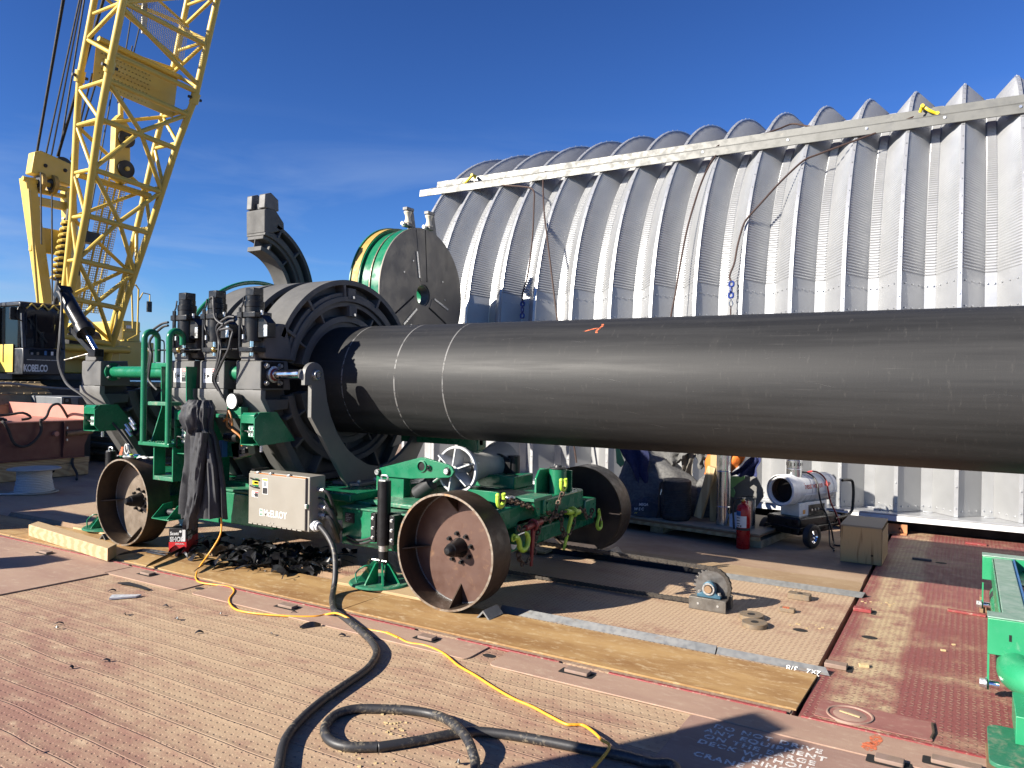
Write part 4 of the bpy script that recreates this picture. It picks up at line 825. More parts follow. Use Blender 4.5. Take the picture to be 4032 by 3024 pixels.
# reservoir, battery tray, front tray
tk = MB().box(-6.42, -5.33, 4.80, 5.09, .34, .63).build('reservoir', 'green', mach, bevel=.012); MB().box(-6.44, -5.31, 4.79, 5.09, .635, .66).build('reservoir_lid', 'green_dusty', tk, bevel=.006); MB().box(-6.42, -6.05, 4.785, 4.798, .335, .375).build('step_strip', 'green', tk)
tr_ = MB().box(-6.68, -6.42, 4.52, 4.74, .345, .355); tr_.prism([(4.52, .355), (4.74, .355), (4.74, .48), (4.64, .47)], 'x', -6.68, -6.67); tr_.prism([(4.52, .355), (4.74, .355), (4.74, .5), (4.64, .47)], 'x', -6.46, -6.45); tr_ = tr_.build('front_tray', 'green', mach, bevel=.002)
MB().cyl((-6.66, 4.68, .39), (-6.47, 4.68, .39), .03, n=14).build('black_canister', 'rubber', tr_)
# control cabinet
bx0, bx1, by0, by1, bz0, bz1 = -5.415, -4.685, 4.585, 4.785, .425, .885
cb = MB().box(bx0, bx1, by0+.02, by1, bz0, bz1).build('control_cabinet', 'enclosure', mach, bevel=.006, label='taupe electrical cabinet with white lettering')
MB().box(bx0+.012, bx1-.03, by0, by0+.018, bz0+.01, bz1-.015).build('cabinet_door', 'enclosure', cb, bevel=.005)
MB().box(bx0+.08, bx1-.03, by0+.002, by0+.019, bz1-.014, bz1-.008).build('door_gasket', 'browncord', cb)
for x in (bx0+.10, bx0+.26, bx0+.48): MB().box(x, x+.035, by0-.004, by0+.03, bz1-.012, bz1+.006).build('door_clamp', 'zinc', cb, bevel=.002)
MB().box(bx1-.034, bx1-.01, by0-.006, by0+.02, .62, .66).build('door_clamp', 'zinc', cb, bevel=.002)
text('McELROY', .082, (bx0+.205, by0-.0012, bz0+.087), (1, 0, 0), (0, 0, 1), 'whitetext', 'maker_lettering', cb, bold=.012, ext=.0006, squeeze=.8, spacing=1.02)
MB().box(bx0+.155, bx0+.195, by0-.0018, by0-.0004, bz0+.085, bz0+.145).build('logo_square', 'whitetext', cb); lgm = MB().box(bx0+.159, bx0+.191, by0-.0026, by0-.0019, bz0+.09, bz0+.14).build('logo_field', 'green', cb)
for dx in (.161, .183): MB().box(bx0+dx, bx0+dx+.006, by0-.0034, by0-.0027, bz0+.095, bz0+.135).build('logo_stroke', 'whitetext', cb)
MB().box(bx0+.168, bx0+.182, by0-.0034, by0-.0027, bz0+.11, bz0+.12).build('logo_stroke', 'whitetext', cb)
def stick(x, z, w_, h, parts, par, y=by0):
    MB().box(x, x+w_, y-.0015, y-.0003, z, z+h).build('sticker', 'sticker', par)
    for (a, b_, c_, d_, mt) in parts: MB().box(x+a*w_, x+b_*w_, y-.0025, y-.0017, z+c_*h, z+d_*h).build('sticker_field', mt, par)
stick(bx0+.185, .70, .068, .135, [(.05, .95, .86, .98, 'stickerorg'), (.2, .8, .5, .8, 'seatgrey'), (.07, .93, .03, .42, 'stickerblk')], cb)
stick(bx0+.055, .665, .08, .052, [(.45, .97, .06, .7, 'stickerblk'), (.45, .97, .74, .95, 'stickerred')], cb)
pm = MB()
for p, q in (((.02, .70), (.03, .68)), ((.03, .68), (.012, .67)), ((.026, .69), (.008, .695)), ((.024, .693), (.036, .687))): pm.bar((bx0+.055+p[0], by0-.0025, p[1]), (bx0+.055+q[0], by0-.0025, q[1]), .004, .0008, (0, 1, 0))
pm.build('pictogram', 'stickerblk', cb)
stick(bx0+.06, .755, .075, .075, [(0, 1, .68, 1, 'green'), (0, 1, 0, .25, 'green'), (0, 1, .25, .68, 'stickeryel'), (.3, .95, .35, .6, 'stickerblk')], cb)
for z in (.75, .817): MB().tube(spline([(bx0+.035, by0, z+.01), (bx0+.06, by0-.02, z+.012), (bx0+.12, by0-.02, z+.008), (bx0+.15, by0, z-.004)], 5), .006, 6).build('handle', 'black', cb)
MB().box(bx0+.02, bx0+.06, by0+.02, by1-.02, bz1+.001, bz1+.02).build('cabinet_top_latch', 'black', cb)
for x in (bx0+.28, bx0+.325): MB().cyl((x, by0, bz0+.035), (x, by0-.004, bz0+.035), .006, n=8).build('rivet', 'zinc', cb)
hg = MB(); [hg.cyl((bx0+.01+i*.06, by0+.01, bz0+.006), (bx0+.055+i*.06, by0+.01, bz0+.006), .007, n=8) for i in range(11)]; hg.build('piano_hinge', 'enclosure', cb)
for (y, z, r) in ((4.70, .77, .02), (4.73, .62, .03), (4.73, .55, .03)):
    gl_ = MB().lathe([(r, 0), (r, .03), (r*1.25, .03), (r*1.25, .05), (r*.9, .052), (r*.9, .07)], (bx1, y, z), (1, 0, 0), 8).build('cable_gland', 'zinc', cb)
    MB().tube(spline([(bx1+.06, y, z), (bx1+.10, y+.02, z-.03), (bx1+.11, y+.06, z-.12), (bx1+.07, y+.14, z-.22), (bx1-.05, y+.25, z-.26)], 8), r*.8, 10).build('power_cable', 'rubber', cb)
MB().tube(spline([(bx1, 4.71, .70), (bx1+.05, 4.71, .69), (bx1+.10, 4.73, .62), (bx1+.12, 4.8, .50), (bx1+.08, 4.9, .42), (bx1+.0, 5.0, .38)], 10), .01, 8).build('armoured_cable', 'cable', cb)
gl_ = MB().lathe([(.036, 0), (.036, .02), (.046, .022), (.046, .05), (.038, .055), (.038, .075), (.028, .08)], (bx1, 4.645, .475), (1, 0, 0), 10).build('main_cable_gland', 'roller', cb, bevel=.002)

# pipe roller on its green arm
RX, RZ = -3.81, .93
rr = MB().lathe([(.198, 0), (.205, .006), (.205, .03), (.135, .22), (.115, .37), (.135, .52), (.205, .71), (.205, .735), (.198, .74), (.185, .74), (.11, .52), (.095, .37), (.11, .22), (.185, .0)], (RX, YC-.37, RZ), (0, 1, 0), 56, True).build('hourglass_roller', 'rollgrey', mach, label='grey hourglass pipe roller')
MB().lathe([(.204, -.002), (.207, .006), (.207, .022), (.19, .02), (.188, -.002)], (RX, YC-.371, RZ), (0, 1, 0), 56, True).build('roller_rim', 'roller', rr)
for i in range(6):
    a = i*math.pi/3+.35; p = V((RX+.04*math.cos(a), YC-.362, RZ+.04*math.sin(a))); q = V((RX+.192*math.cos(a), YC-.362, RZ+.192*math.sin(a)))
    MB().bar(p, q, .16, .012, (-math.sin(a), 0, math.cos(a))).build('spoke', 'roller', rr)
MB().cyl((RX, YC-.40, RZ), (RX, YC-.2, RZ), .042, n=20).build('roller_hub', 'roller', rr); MB().lathe([(.19, .06), (.04, .2)], (RX, YC-.37, RZ), (0, 1, 0), 40).build('roller_inner', 'rollgrey', rr)
for s_ in (1, -1):
    f = lambda y: YC+s_*(y-YC)
    P = [(-4.60, .83), (-4.58, .885), (-4.56, .905), (-4.10, 1.03), (-4.06, 1.03), (-3.80, .985), (-3.765, .97), (-3.74, .93), (-3.765, .89), (-3.80, .875), (-4.2, .835)]
    arm = MB().prism(P, 'y', f(5.36), f(5.335)).build('roller_arm', 'green', mach, bevel=.004)
    MB().lathe([(.052, 0), (.052, .012), (.04, .014), (.04, 0)], (-4.08, f(5.334), .955), (0, -s_, 0), 28, True).build('arm_boss', 'green', arm); MB().cyl((-4.08, f(5.334), .955), (-4.08, f(5.332), .955), .04, n=24).build('arm_hole', 'dark', arm)
    MB().tube([(-4.0+.018*math.cos(k*.785), f(5.322)+.0*k, .945+.022*math.sin(k*.785)) for k in range(8)], .007, 6, True).build('ring_pin', 'black', arm)
    for x, z in ((-3.81, .93), (-4.575, .868)): MB().cyl((x, f(5.334), z), (x, f(5.31), z), .024, n=18).build('pin', 'zinc', arm); MB().cyl((x, f(5.335), z), (x, f(5.328), z), .034, n=18).build('washer', 'black', arm)
cy_ = MB().cyl((-4.22, 5.45, .69), (-4.06, 5.45, .80), .065, n=24).build('lift_cylinder', 'rubber', mach); MB().cyl((-4.07, 5.45, .79), (-3.93, 5.45, .89), .02, n=14).build('piston_rod', 'chrome', cy_)
# front end fittings
MB().prism([(-3.36, .745), (-3.36, .80), (-3.33, .86), (-3.07, .86), (-3.05, .85), (-3.05, .745)], 'y', 4.95, 4.97).build('guard_plate', 'green', mach, bevel=.003)
o = MB().box(-3.05, -2.86, 5.16, 5.46, .775, .80).build('tow_bracket', 'green_dusty', mach, bevel=.003)
MB().prism([(5.18, .774), (5.30, .774), (5.30, .65), (5.26, .65)], 'x', -2.90, -2.88).build('bracket_rib', 'green', o); MB().box(-2.90, -2.86, 5.32, 5.36, .66, .774).build('bracket_lug', 'green', o, bevel=.006); MB().cyl((-2.95, 5.40, .71), (-2.86, 5.40, .71), .035, n=18).build('bracket_tube', 'green', o)
MB().lathe([(0, .012), (.045, .012), (.05, .0)], (-3.05, 5.10, .80), (0, 0, 1), 20).build('cap', 'zinc', mach)
o = MB().prism([(5.70, .745), (5.70, .88), (5.76, .95), (6.0, .95), (6.06, .90), (6.06, .745)], 'x', -3.16, -3.14).build('front_guard', 'green', mach, bevel=.003); MB().box(-3.3, -2.98, 6.04, 6.06, .745, .93).build('guard_side', 'green', o); MB().lathe([(0, .03), (.03, .03), (.035, .012), (.075, .01), (.075, 0)], (-3.05, 5.92, .955), (0, 0, 1), 24).build('rubber_cap', 'rubber', o); MB().cyl((-3.05, 5.92, .745), (-3.05, 5.92, .95), .075, n=24).build('guard_drum', 'green', o)
o = MB().cyl((-3.6, 6.1, .745), (-3.6, 6.1, 1.02), .055, n=20).build('valve_post', 'black', mach); MB().box(-3.72, -3.6, 6.03, 6.12, .85, 1.0).build('valve_body', 'black', o, bevel=.006); MB().box(-3.9, -3.45, 5.85, 6.2, .745, .86).build('valve_base', 'green', o, bevel=.008)
MB().tube(spline([(-3.66, 6.05, 1.0), (-3.72, 6.0, 1.03), (-3.82, 5.98, .95), (-3.88, 5.98, .80)], 6), .01, 8).build('hydraulic_hose', 'rubber', o); MB().tube(spline([(-3.64, 6.05, .99), (-3.70, 6.02, 1.01), (-3.80, 6.0, .92), (-3.82, 5.98, .78)], 6), .009, 8).build('hydraulic_hose', 'rubber', o)
MB().box(-3.75, -3.05, 5.12, 5.75, .747, .76).build('bed_sheet', 'black', mach); MB().box(-3.0, -2.98, 5.4, 5.65, .62, .68).build('lower_plate', 'green', mach); MB().lathe([(0, .006), (.05, .006), (.05, 0)], (-3.11, 5.28, .41), (1, 0, 0), 18).build('axle_reflector', 'sticker', mach)
MB().box(-4.45, -4.2, 6.4, 6.55, .7, 1.25).build('far_post', 'green', mach, bevel=.01); MB().box(-5.2, -4.2, 6.42, 6.5, 1.05, 1.35).build('far_panel', 'green', mach, bevel=.01)

# ------------------------------------------------------------------ load binders, chains and hooks on the front of the machine
def chain(pts, pitch, r, par, mat='chain', name='chain_link'):
    pts = [V(p) for p in pts]; L = [0]
    for a, b_ in zip(pts, pts[1:]): L.append(L[-1]+(b_-a).length)
    n = max(2, int(L[-1]/pitch)); 
    def at(s_):
        for i in range(len(L)-1):
            if s_ <= L[i+1]: t = (s_-L[i])/max(1e-6, L[i+1]-L[i]); return pts[i].lerp(pts[i+1], t), (pts[i+1]-pts[i]).normalized()
        return pts[-1], (pts[-1]-pts[-2]).normalized()
    for k in range(n):
        p, d = at((k+.5)*L[-1]/n); x, y, _ = frame(d); u, v_ = (x, y) if k % 2 else (y, x); h = pitch*.72; w_ = r*2.1
        q = []
        for i in range(12):
            a = 2*math.pi*i/12; q.append(p+d*(h*.62*math.copysign(abs(math.cos(a))**.6, math.cos(a)))+u*(w_*math.copysign(abs(math.sin(a))**.8, math.sin(a))))
        MB().tube(q, r, 6, True).build(name, mat, par)
def hook(c, d, upv, s_, par, label):
    d, u = V(d).normalized(), V(upv).normalized(); c = V(c)
    P = [c-d*.11+u*.03]+[c-d*.06+u*.028, c-d*.03+u*.0]+[c+d*(.035+.06*math.cos(R(a)))+u*(.06*math.sin(R(a))) for a in range(215, 470, 20)]
    P = [c+(p-c)*s_ for p in P]
    o = MB().tube(spline(P, 3), lambda t: .016*s_*(1.15 if t < .75 else 1.15-.5*(t-.75)*4), 10).build('safety_hook', 'hookgreen', bevel=0)
    MB().cyl(P[1]+u*.016*s_, P[-1], .008*s_, n=8).build('hook_latch', 'zinc', o); MB().tube([P[0]+d*(.022*s_*math.cos(k*.785))+u*(.022*s_*math.sin(k*.785)) for k in range(8)], .008*s_, 6, True).build('hook_eye', 'hookgreen', o)
    return tag(o, label, 'hook')
FXX = -2.90
hp = lambda x, y, X=FXX: xp(*hh(x, y), X)
hook(hp(560, 1040), (0, 1, -.12), (0, .15, 1), 1.12, None, 'large lime green hook hanging behind the near front wheel')
hook(hp(1690, 740), (0, .35, -.95), (0, .95, .35), .82, None, 'lime green hook hanging in front of the far wheel')
for pts, lb in (([hp(210, 440), hp(420, 450), hp(640, 520), hp(900, 600), hp(1040, 640), hp(980, 740), hp(860, 690)], 'rusty chain from the guard plate to the red binder'),
                ([hp(1190, 250), hp(1150, 360), hp(1100, 470), hp(1060, 600), hp(1010, 700), hp(1130, 640), hp(1200, 600)], 'rusty chain hanging from the lime hook on the front guard'),
                ([hp(850, 780), hp(820, 860), hp(790, 960), hp(760, 1080), hp(740, 1240)], 'rusty chain hanging beside the red binder lever'),
                ([hp(520, 1190), hp(530, 1290), hp(580, 1370), hp(640, 1350), hp(690, 1280)], 'rusty chain loop hanging below the large hook'),
                ([hp(1140, 680), hp(1150, 800), hp(1170, 940), hp(1260, 930), hp(1310, 800), hp(1340, 660)], 'rusty chain loop hanging behind the lime binder'),
                ([hp(1400, 570), hp(1480, 590), hp(1500, 690), hp(1570, 670), hp(1600, 560)], 'rusty chain between the lime binder and the far wheel'),
                ([hp(500, 830), hp(570, 880), hp(580, 950)], 'short rusty chain above the large hook')):
    t = thing('binder_chain', lb, 'chain', tuple(pts[0])); chain(pts, .044, .0078, t)
def binder(p, q, lever_end, mat, lb):
    p, q, l_ = V(p), V(q), V(lever_end); m_ = (p+q)/2; t = thing('load_binder', lb, 'load binder', tuple(m_))
    MB().cyl(p, q, .024, n=16).build('barrel', mat, t); MB().tube([m_+V((.0, 0, 0))+V((.04*math.cos(k*.785), 0, .04*math.sin(k*.785))) for k in range(8)], .012, 6, True).build('ratchet', mat, t)
    d = (l_-m_).normalized(); sidev = V((1, 0, 0)); a, b_ = m_+d*.03, l_
    mb_ = MB(); n_ = d.cross(sidev).normalized(); mb_.add([a-n_*.022-sidev*.012, a+n_*.022-sidev*.012, b_+n_*.012-sidev*.008, b_-n_*.012-sidev*.008, a-n_*.022+sidev*.012, a+n_*.022+sidev*.012, b_+n_*.012+sidev*.008, b_-n_*.012+sidev*.008],
        [(0, 1, 2, 3), (4, 7, 6, 5), (0, 4, 5, 1), (1, 5, 6, 2), (2, 6, 7, 3), (3, 7, 4, 0)]); mb_.build('lever', mat, t, bevel=.003)
    MB().cyl(p+(p-q).normalized()*.06, p, .011, n=10).build('screw_end', 'chain', t); MB().cyl(q, q+(q-p).normalized()*.06, .011, n=10).build('screw_end', 'chain', t)
binder(hp(620, 850), hp(850, 750), hp(705, 1400), 'redpaint', 'dark red ratchet load binder with its lever hanging down'); binder(hp(1215, 610), hp(1400, 610), hp(1178, 1160), 'hookgreen', 'lime ratchet load binder with its lever hanging down')
for c_, lb in ((hp(265, 425), 'small lime grab hook on the green guard plate'), (hp(1175, 200), 'small lime grab hook on the front guard')):
    o = MB().tube([V(c_)+V((0, .045*math.cos(R(a)), .055*math.sin(R(a)))) for a in range(-200, 60, 20)], .016, 8).build('grab_hook', 'hookgreen'); MB().ball(V(c_)+V((0, -.04, .03)), .02, 10).build('hook_boss', 'hookgreen', o); tag(o, lb, 'hook')

# ------------------------------------------------------------------ sprocket station and roller chain
SX, SY, SZ, SR = -1.655, 5.80, .165, .135
st_ = thing('chain_sprocket', 'toothed sprocket with blue bearing on a welded steel pedestal', 'sprocket', (SX, SY, 0))
MB().box(-1.80, -1.52, 5.695, 5.71, .003, .095).build('pedestal', 'steel', st_, bevel=.002); MB().box(-1.80, -1.52, 5.711, 5.77, .085, .095).build('pedestal_shelf', 'steel', st_, bevel=.002); MB().box(-1.80, -1.52, 5.84, 5.90, .003, .095).build('pedestal', 'steel', st_, bevel=.002)
P = []
nT = 26
for i in range(nT):
    for da, r_ in ((-.30, SR-.012), (-.12, SR+.006), (.12, SR+.006), (.30, SR-.012)): a = (i+da)*2*math.pi/nT; P.append((SX+r_*math.cos(a), SZ+r_*math.sin(a)))
MB().prism(P, 'y', SY-.008, SY+.008).build('toothed_wheel', MAT('sprocket steel', (.13, .125, .12), (.17, .16, .15), 14, .4, .7), st_)
hb = MB().prism([(SX-.09, .096), (SX-.09, .12), (SX-.055, .13), (SX-.05, SZ)]+[(SX-.05*math.cos(R(a)), SZ+.055*math.sin(R(a))) for a in range(15, 180, 15)]+[(SX+.05, SZ), (SX+.055, .13), (SX+.09, .12), (SX+.09, .096)], 'y', 5.715, 5.765).build('pillow_block', 'bearing', st_, bevel=.005)
MB().lathe([(.046, 0), (.046, .014), (.034, .014)], (SX, 5.716, SZ), (0, -1, 0), 24).build('bearing_race', 'zinc', hb); MB().cyl((SX, 5.69, SZ), (SX, 5.90, SZ), .028, n=20).build('shaft', 'anglerust', st_)
for dx in (-.075, .075): hexbolt(MB(), (SX+dx, 5.735, .121), (0, 0, 1), .012, .02).build('bolt', 'zinc', hb); MB().cyl((SX+dx, 5.70, .05), (SX+dx, 5.692, .05), .009, n=8).build('bolt_tip', 'zinc', hb)
rc = thing('roller_chain', 'long roller chain running from the sprocket back under the machine', 'chain', (-3, SY, 0))
PT = .0385
path = []
x = -6.0
up = [(-4.6, .335), (-3.3, .318), (-2.4, .312), (SX, SZ+SR+.002)]
path = [V((a, SY, z)) for a, z in up]+[V((SX+(SR+.002)*math.cos(R(a)), SY, SZ+(SR+.002)*math.sin(R(a)))) for a in range(80, -91, -10)]+[V((a, SY, z)) for a, z in ((-1.85, .032), (-2.4, .022), (-3.2, .022), (-4.6, .022))]
L = [0]
for a, b_ in zip(path, path[1:]): L.append(L[-1]+(b_-a).length)
def at(s_):
    for i in range(len(L)-1):
        if s_ <= L[i+1]: return path[i].lerp(path[i+1], (s_-L[i])/(L[i+1]-L[i]))
    return path[-1]
def linkmesh(wo):
    m_ = MB()
    for y in (-wo, wo):
        Q = []
        for k in range(9): a = R(-90+k*22.5); Q.append((PT/2+.0145*math.cos(a), .0145*math.sin(a)))
        Q.append((0, .011))
        for k in range(9): a = R(90+k*22.5); Q.append((-PT/2+.0145*math.cos(a), .0145*math.sin(a)))
        Q.append((0, -.011)); m_.prism(Q, 'y', y-.0016, y+.0016)
    return m_
lk = {}
n = int(L[-1]/PT)
for k in range(n):
    a, b_ = at(k*PT), at((k+1)*PT); d = b_-a; ang = -math.atan2(d.z, d.x)
    w_ = .0115 if k % 2 else .015
    if w_ not in lk:
        m_ = linkmesh(w_)
        if k % 2 == 0:
            for s_ in (-1, 1): m_.cyl((s_*PT/2, -.019, 0), (s_*PT/2, .019, 0), .0052, n=10)
        else:
            for s_ in (-1, 1): m_.cyl((s_*PT/2, -.0098, 0), (s_*PT/2, .0098, 0), .0095, n=10)
        lk[w_] = m_.build('chain_link', 'rchain', rc); o = lk[w_]
    else: o = lk[w_].copy(); col.objects.link(o); adopt(o, rc)
    o.location = (a+b_)/2; o.rotation_euler = (0, ang, 0)

# ------------------------------------------------------------------ jacket hung on the machine
def drape(name, mat, rows, lab, cat, nseg=40, fold=.02, folds=7, par=None, seed=1):
    # rows: (z, x centre, half width, y front, depth): closed flattened tube with folds
    rnd = random.Random(seed); ph = [rnd.uniform(0, 6.28) for _ in range(6)]; m_ = MB(); P = []; full = []
    for i in range(len(rows)-1):
        for j in range(6): t = j/6; full.append([rows[i][k]*(1-t)+rows[i+1][k]*t for k in range(5)])
    full.append(rows[-1])
    for ri, (z, xc, hw, yf, dp) in enumerate(full):
        for k in range(nseg):
            a = 2*math.pi*k/nseg; ca, sa = math.cos(a), math.sin(a); t = ri/len(full)
            f = fold*t**.6*(math.sin(folds*a+ph[0]+t*1.2)+.6*math.sin(2.3*folds*a+ph[1]-t*2)) + .006*math.sin(9*t+5*a+ph[2])+.004*math.sin(23*t+11*a+ph[3])
            cx = xc+math.copysign(abs(ca)**.8, ca)*(hw+f*.5); cy = yf+dp/2+sa*(dp/2)+f*(-1 if sa < 0 else .3)
            P.append((cx, cy, z+.012*math.sin(3*a+ph[4])*t))
    n_ = len(full); m_.add(P, [(a*nseg+k, a*nseg+(k+1) % nseg, (a+1)*nseg+(k+1) % nseg, (a+1)*nseg+k) for a in range(n_-1) for k in range(nseg)]+[tuple(range(nseg-1, -1, -1))])
    o = m_.build(name, mat, par, smooth=60); 
    if lab: tag(o, lab, cat)
    return o
jk = drape('jacket', 'cloth', [(1.50, -5.84, .08, 4.38, .12), (1.44, -5.84, .135, 4.34, .17), (1.33, -5.85, .14, 4.34, .16), (1.24, -5.85, .135, 4.36, .13), (1.15, -5.83, .18, 4.36, .14), (.95, -5.81, .215, 4.36, .15), (.7, -5.81, .255, 4.36, .16), (.47, -5.82, .29, 4.36, .17)],
           'black rain jacket hung by its hood on the machine', 'jacket', 72, .026, 8)
drape('sleeve', 'cloth', [(1.22, -5.72, .05, 4.30, .09), (1.0, -5.75, .065, 4.29, .1), (.7, -5.79, .062, 4.29, .1), (.5, -5.83, .055, 4.29, .1), (.37, -5.86, .048, 4.30, .08)], None, None, 28, .012, 4, jk, 5)
drape('sleeve', 'cloth', [(.9, -6.02, .05, 4.40, .09), (.6, -6.06, .055, 4.40, .09), (.42, -6.06, .045, 4.42, .07)], None, None, 28, .012, 4, jk, 9)
drape('hood', 'cloth', [(1.50, -5.86, .06, 4.33, .1), (1.45, -5.88, .10, 4.30, .14), (1.36, -5.89, .115, 4.29, .14), (1.25, -5.87, .09, 4.31, .12), (1.20, -5.87, .07, 4.33, .08)], None, None, 40, .016, 5, jk, 3)
# ------------------------------------------------------------------ corrugated arch shed
BY, BZ0, ACY, ACZ, AR = 10.10, .236, 13.9, 2.45, 3.8
def arch(s_, off=0.):                       # s_: path length from the base plate; returns (Y, Z, ny, nz), outward normal
    vert = ACZ-BZ0
    if s_ <= vert: return BY+off, BZ0+s_, -1., 0.
    a = (s_-vert)/AR
    if a <= math.pi: return ACY-(AR-off)*math.cos(a), ACZ+(AR-off)*math.sin(a), -math.cos(a), math.sin(a)
    return ACY+AR-off, ACZ-(s_-vert-math.pi*AR), 1., 0.
def archz(z): return (BY if z < ACZ else ACY-math.sqrt(max(1e-6, AR*AR-min(AR, z-ACZ)**2)))
def shed_hit(u, v, lift=.02):
    d = ray(u, v); lo, hi = 8., 14.
    for _ in range(50):
        m_ = (lo+hi)/2; z = H+d[2]*m_/d[1]
        if m_ < archz(z)-lift: lo = m_
        else: hi = m_
    return yp(u, v, lo)
shed = thing('arch_shed', 'silver corrugated metal arch shed with deep vertical folds', 'shed', (-2, 10.1, 0))
PER = .6175; XR0 = -.097
S_END = (ACZ-BZ0)*2+math.pi*AR; S_SM = 2.86
rows = [0, .8, 1.6, 2.3, S_SM-.02]; rib = .0385; s_ = S_SM; RS = []
while s_ < 8.6:
    RS += [(s_+rib*.0, 0), (s_+rib*.25, 1), (s_+rib*.5, 1), (s_+rib*.75, 0)]; s_ += rib
ROWS = [(r_, 0) for r_ in rows]+RS+[(8.7+i*.7, 0) for i in range(int((S_END-8.7)/.7))]+[(S_END, 0)]
def panel(xa, oa, xb, ob, name, lo=0):
    m_ = MB(); P = []; ts = (0, .1, .9, 1)
    for s_, k in ROWS:
        for j, t in enumerate(ts):
            off = oa+(ob-oa)*t; y, z, ny, nz = arch(s_, off); h = .014*k if j in (1, 2) else 0
            P.append((xa+(xb-xa)*t, y+ny*h, z+nz*h))
    n_ = len(ROWS); m_.add(P, [(a*4+j, a*4+j+1, a*4+5+j, a*4+4+j) for a in range(n_-1) for j in range(3)])
    return m_.build(name, 'bldg', shed, smooth=28)
DEP = .26; xs = [XR0+PER*i for i in range(-13, 9)]
proto = {}
for i, xr in enumerate(xs):
    if i == 0:
        proto['l'] = panel(xr-PER/2+.06, DEP, xr-.012, 0, 'folded_panel'); proto['r'] = panel(xr+.012, 0, xr+PER/2-.06, DEP, 'folded_panel'); proto['v'] = panel(xr+PER/2-.0595, DEP+.001, xr+PER/2+.0595, DEP+.001, 'valley_strip')
        m_ = MB(); P = []
        SS = [0, 1, 2, ACZ-BZ0]+[ACZ-BZ0+AR*math.pi*k/40 for k in range(1, 41)]+[S_END]
        for s2 in SS:
            y, z, ny, nz = arch(s2, 0)
            P += [(xr-.021, y+ny*-.004, z+nz*-.004), (xr-.021, y+ny*.012, z+nz*.012), (xr+.021, y+ny*.012, z+nz*.012), (xr+.021, y-ny*.004, z-nz*.004)]
        m_.add(P, [(a*4+j, a*4+j+1, a*4+5+j, a*4+4+j) for a in range(len(SS)-1) for j in range(3)]); proto['f'] = m_.build('seam_flange', 'bldgtrim', shed)
        m_ = MB()
        def bolt(p, n_, r=.011): p = V(p); m_.lathe([(r, 0), (r*.9, .007), (0, .009)], p, n_, 6)
        for k in range(36):
            s2 = .1+k*.245; y, z, ny, nz = arch(s2, 0); bolt((xr, y+ny*.012, z+nz*.012), (0, ny, nz))
        for s2 in (.06, 2.42, 2.72):
            for t in (.2, .5, .8):
                for sg in (-1, 1):
                    y, z, ny, nz = arch(s2, DEP*t); bolt((xr+sg*(.012+(PER/2-.072)*t), y, z), V((sg*-.7, ny*.7, nz*.7)) if 0 else V((sg*.72, ny*.69, nz*.69)))
            for dx in (-.035, .035): y, z, ny, nz = arch(s2, DEP); bolt((xr+PER/2+dx, y, z), (0, ny, nz))
        for k in range(5):
            s2 = 5.2+k*.12; y, z, ny, nz = arch(s2, .12); bolt((xr-.15, y, z), V((-.7, ny*.7, nz*.7)))
        proto['b'] = m_.build('panel_bolts', 'boltm', shed, kind='stuff')
        m_ = MB(); P = []
        for sg in (-1, 1):
            pass
    else:
        for k in 'lrvfb':
            if k == 'v' and False: continue
            inst(proto[k], (xr-xs[0], 0, 0), shed)
# sheet lap line of the lower panels
m_ = MB().box(-8.4, 5.5, 9.93, 10.62, BZ0-.022, BZ0-.003).build('base_plate', 'bldgtrim', shed, bevel=.003)
MB().box(-8.4, 5.5, 9.925, 9.945, BZ0-.085, BZ0-.024).build('base_fascia', 'white', shed, bevel=.003)
MB().box(-8.3, 5.4, 10.24, 17.2, .0, BZ0-.03).build('base_frame', 'dark', shed)
for x in (-1.0, .85): MB().prism([(x-.075+.15*k/10, 10.0+(.0 if 1 else 0)) for k in (0, 10)]+[(x+.075*math.cos(R(a)), 10.0) for a in (0,)], 'z', .24, .241) if 0 else None
hd = MB().prism([(-.86+.085*math.cos(R(a)), BZ0+.085*math.sin(R(a))) for a in range(0, 181, 15)], 'y', 10.03, 10.036).build('half_round_clip', 'boltm', shed)
for sgx in range(-8, 3):
    x = XR0+PER*(sgx+.5); MB().obox((x+.02, 10.28, BZ0+.006), (.05, 0, 0), (0, .022, 0), (0, 0, .007)).build('hold_down_clip', 'boltm', shed, bevel=.002)
# lifting beam lying on the shed, its shackles and slings
ta = R(41); tg = V((0, math.sin(ta), math.cos(ta)))*1; nn = V((0, -math.cos(ta), math.sin(ta)))
bmx0, bmx1 = -8.62, 6.
bs = thing('lifting_beam', 'long grey steel angle lying along the shoulder of the shed', 'beam', (-4, 11.1, 5))
cB = V((0, 11.085, 5.105))
MB().obox(cB+V(((bmx0+bmx1)/2, 0, 0)), ((bmx1-bmx0)/2, 0, 0), V((0, .012, .064)), V((0, -.008, .0015))).build('front_leg', 'beamgrey', bs, bevel=.003)
MB().obox(cB+V(((bmx0+bmx1)/2+.12, .10, .085)), ((bmx1-bmx0)/2-.12, 0, 0), V((0, .10, .022)), V((0, -.002, .008))).build('top_leg', 'beamgrey', bs, bevel=.003)
MB().obox(cB+V(((bmx0+bmx1)/2+.12, .20, .165)), ((bmx1-bmx0)/2-.12, 0, 0), V((0, .01, .065)), V((0, -.008, .001))).build('back_leg', 'beamgrey', bs, bevel=.003)
for x in (-7.35, -5.9, -4.6, -3.4, -2.2, -1.2, -.3, .5): MB().cyl(cB+V((x, -.008, .02)), cB+V((x, -.016, .02)), .018, n=8).build('bolt', 'boltm', bs)
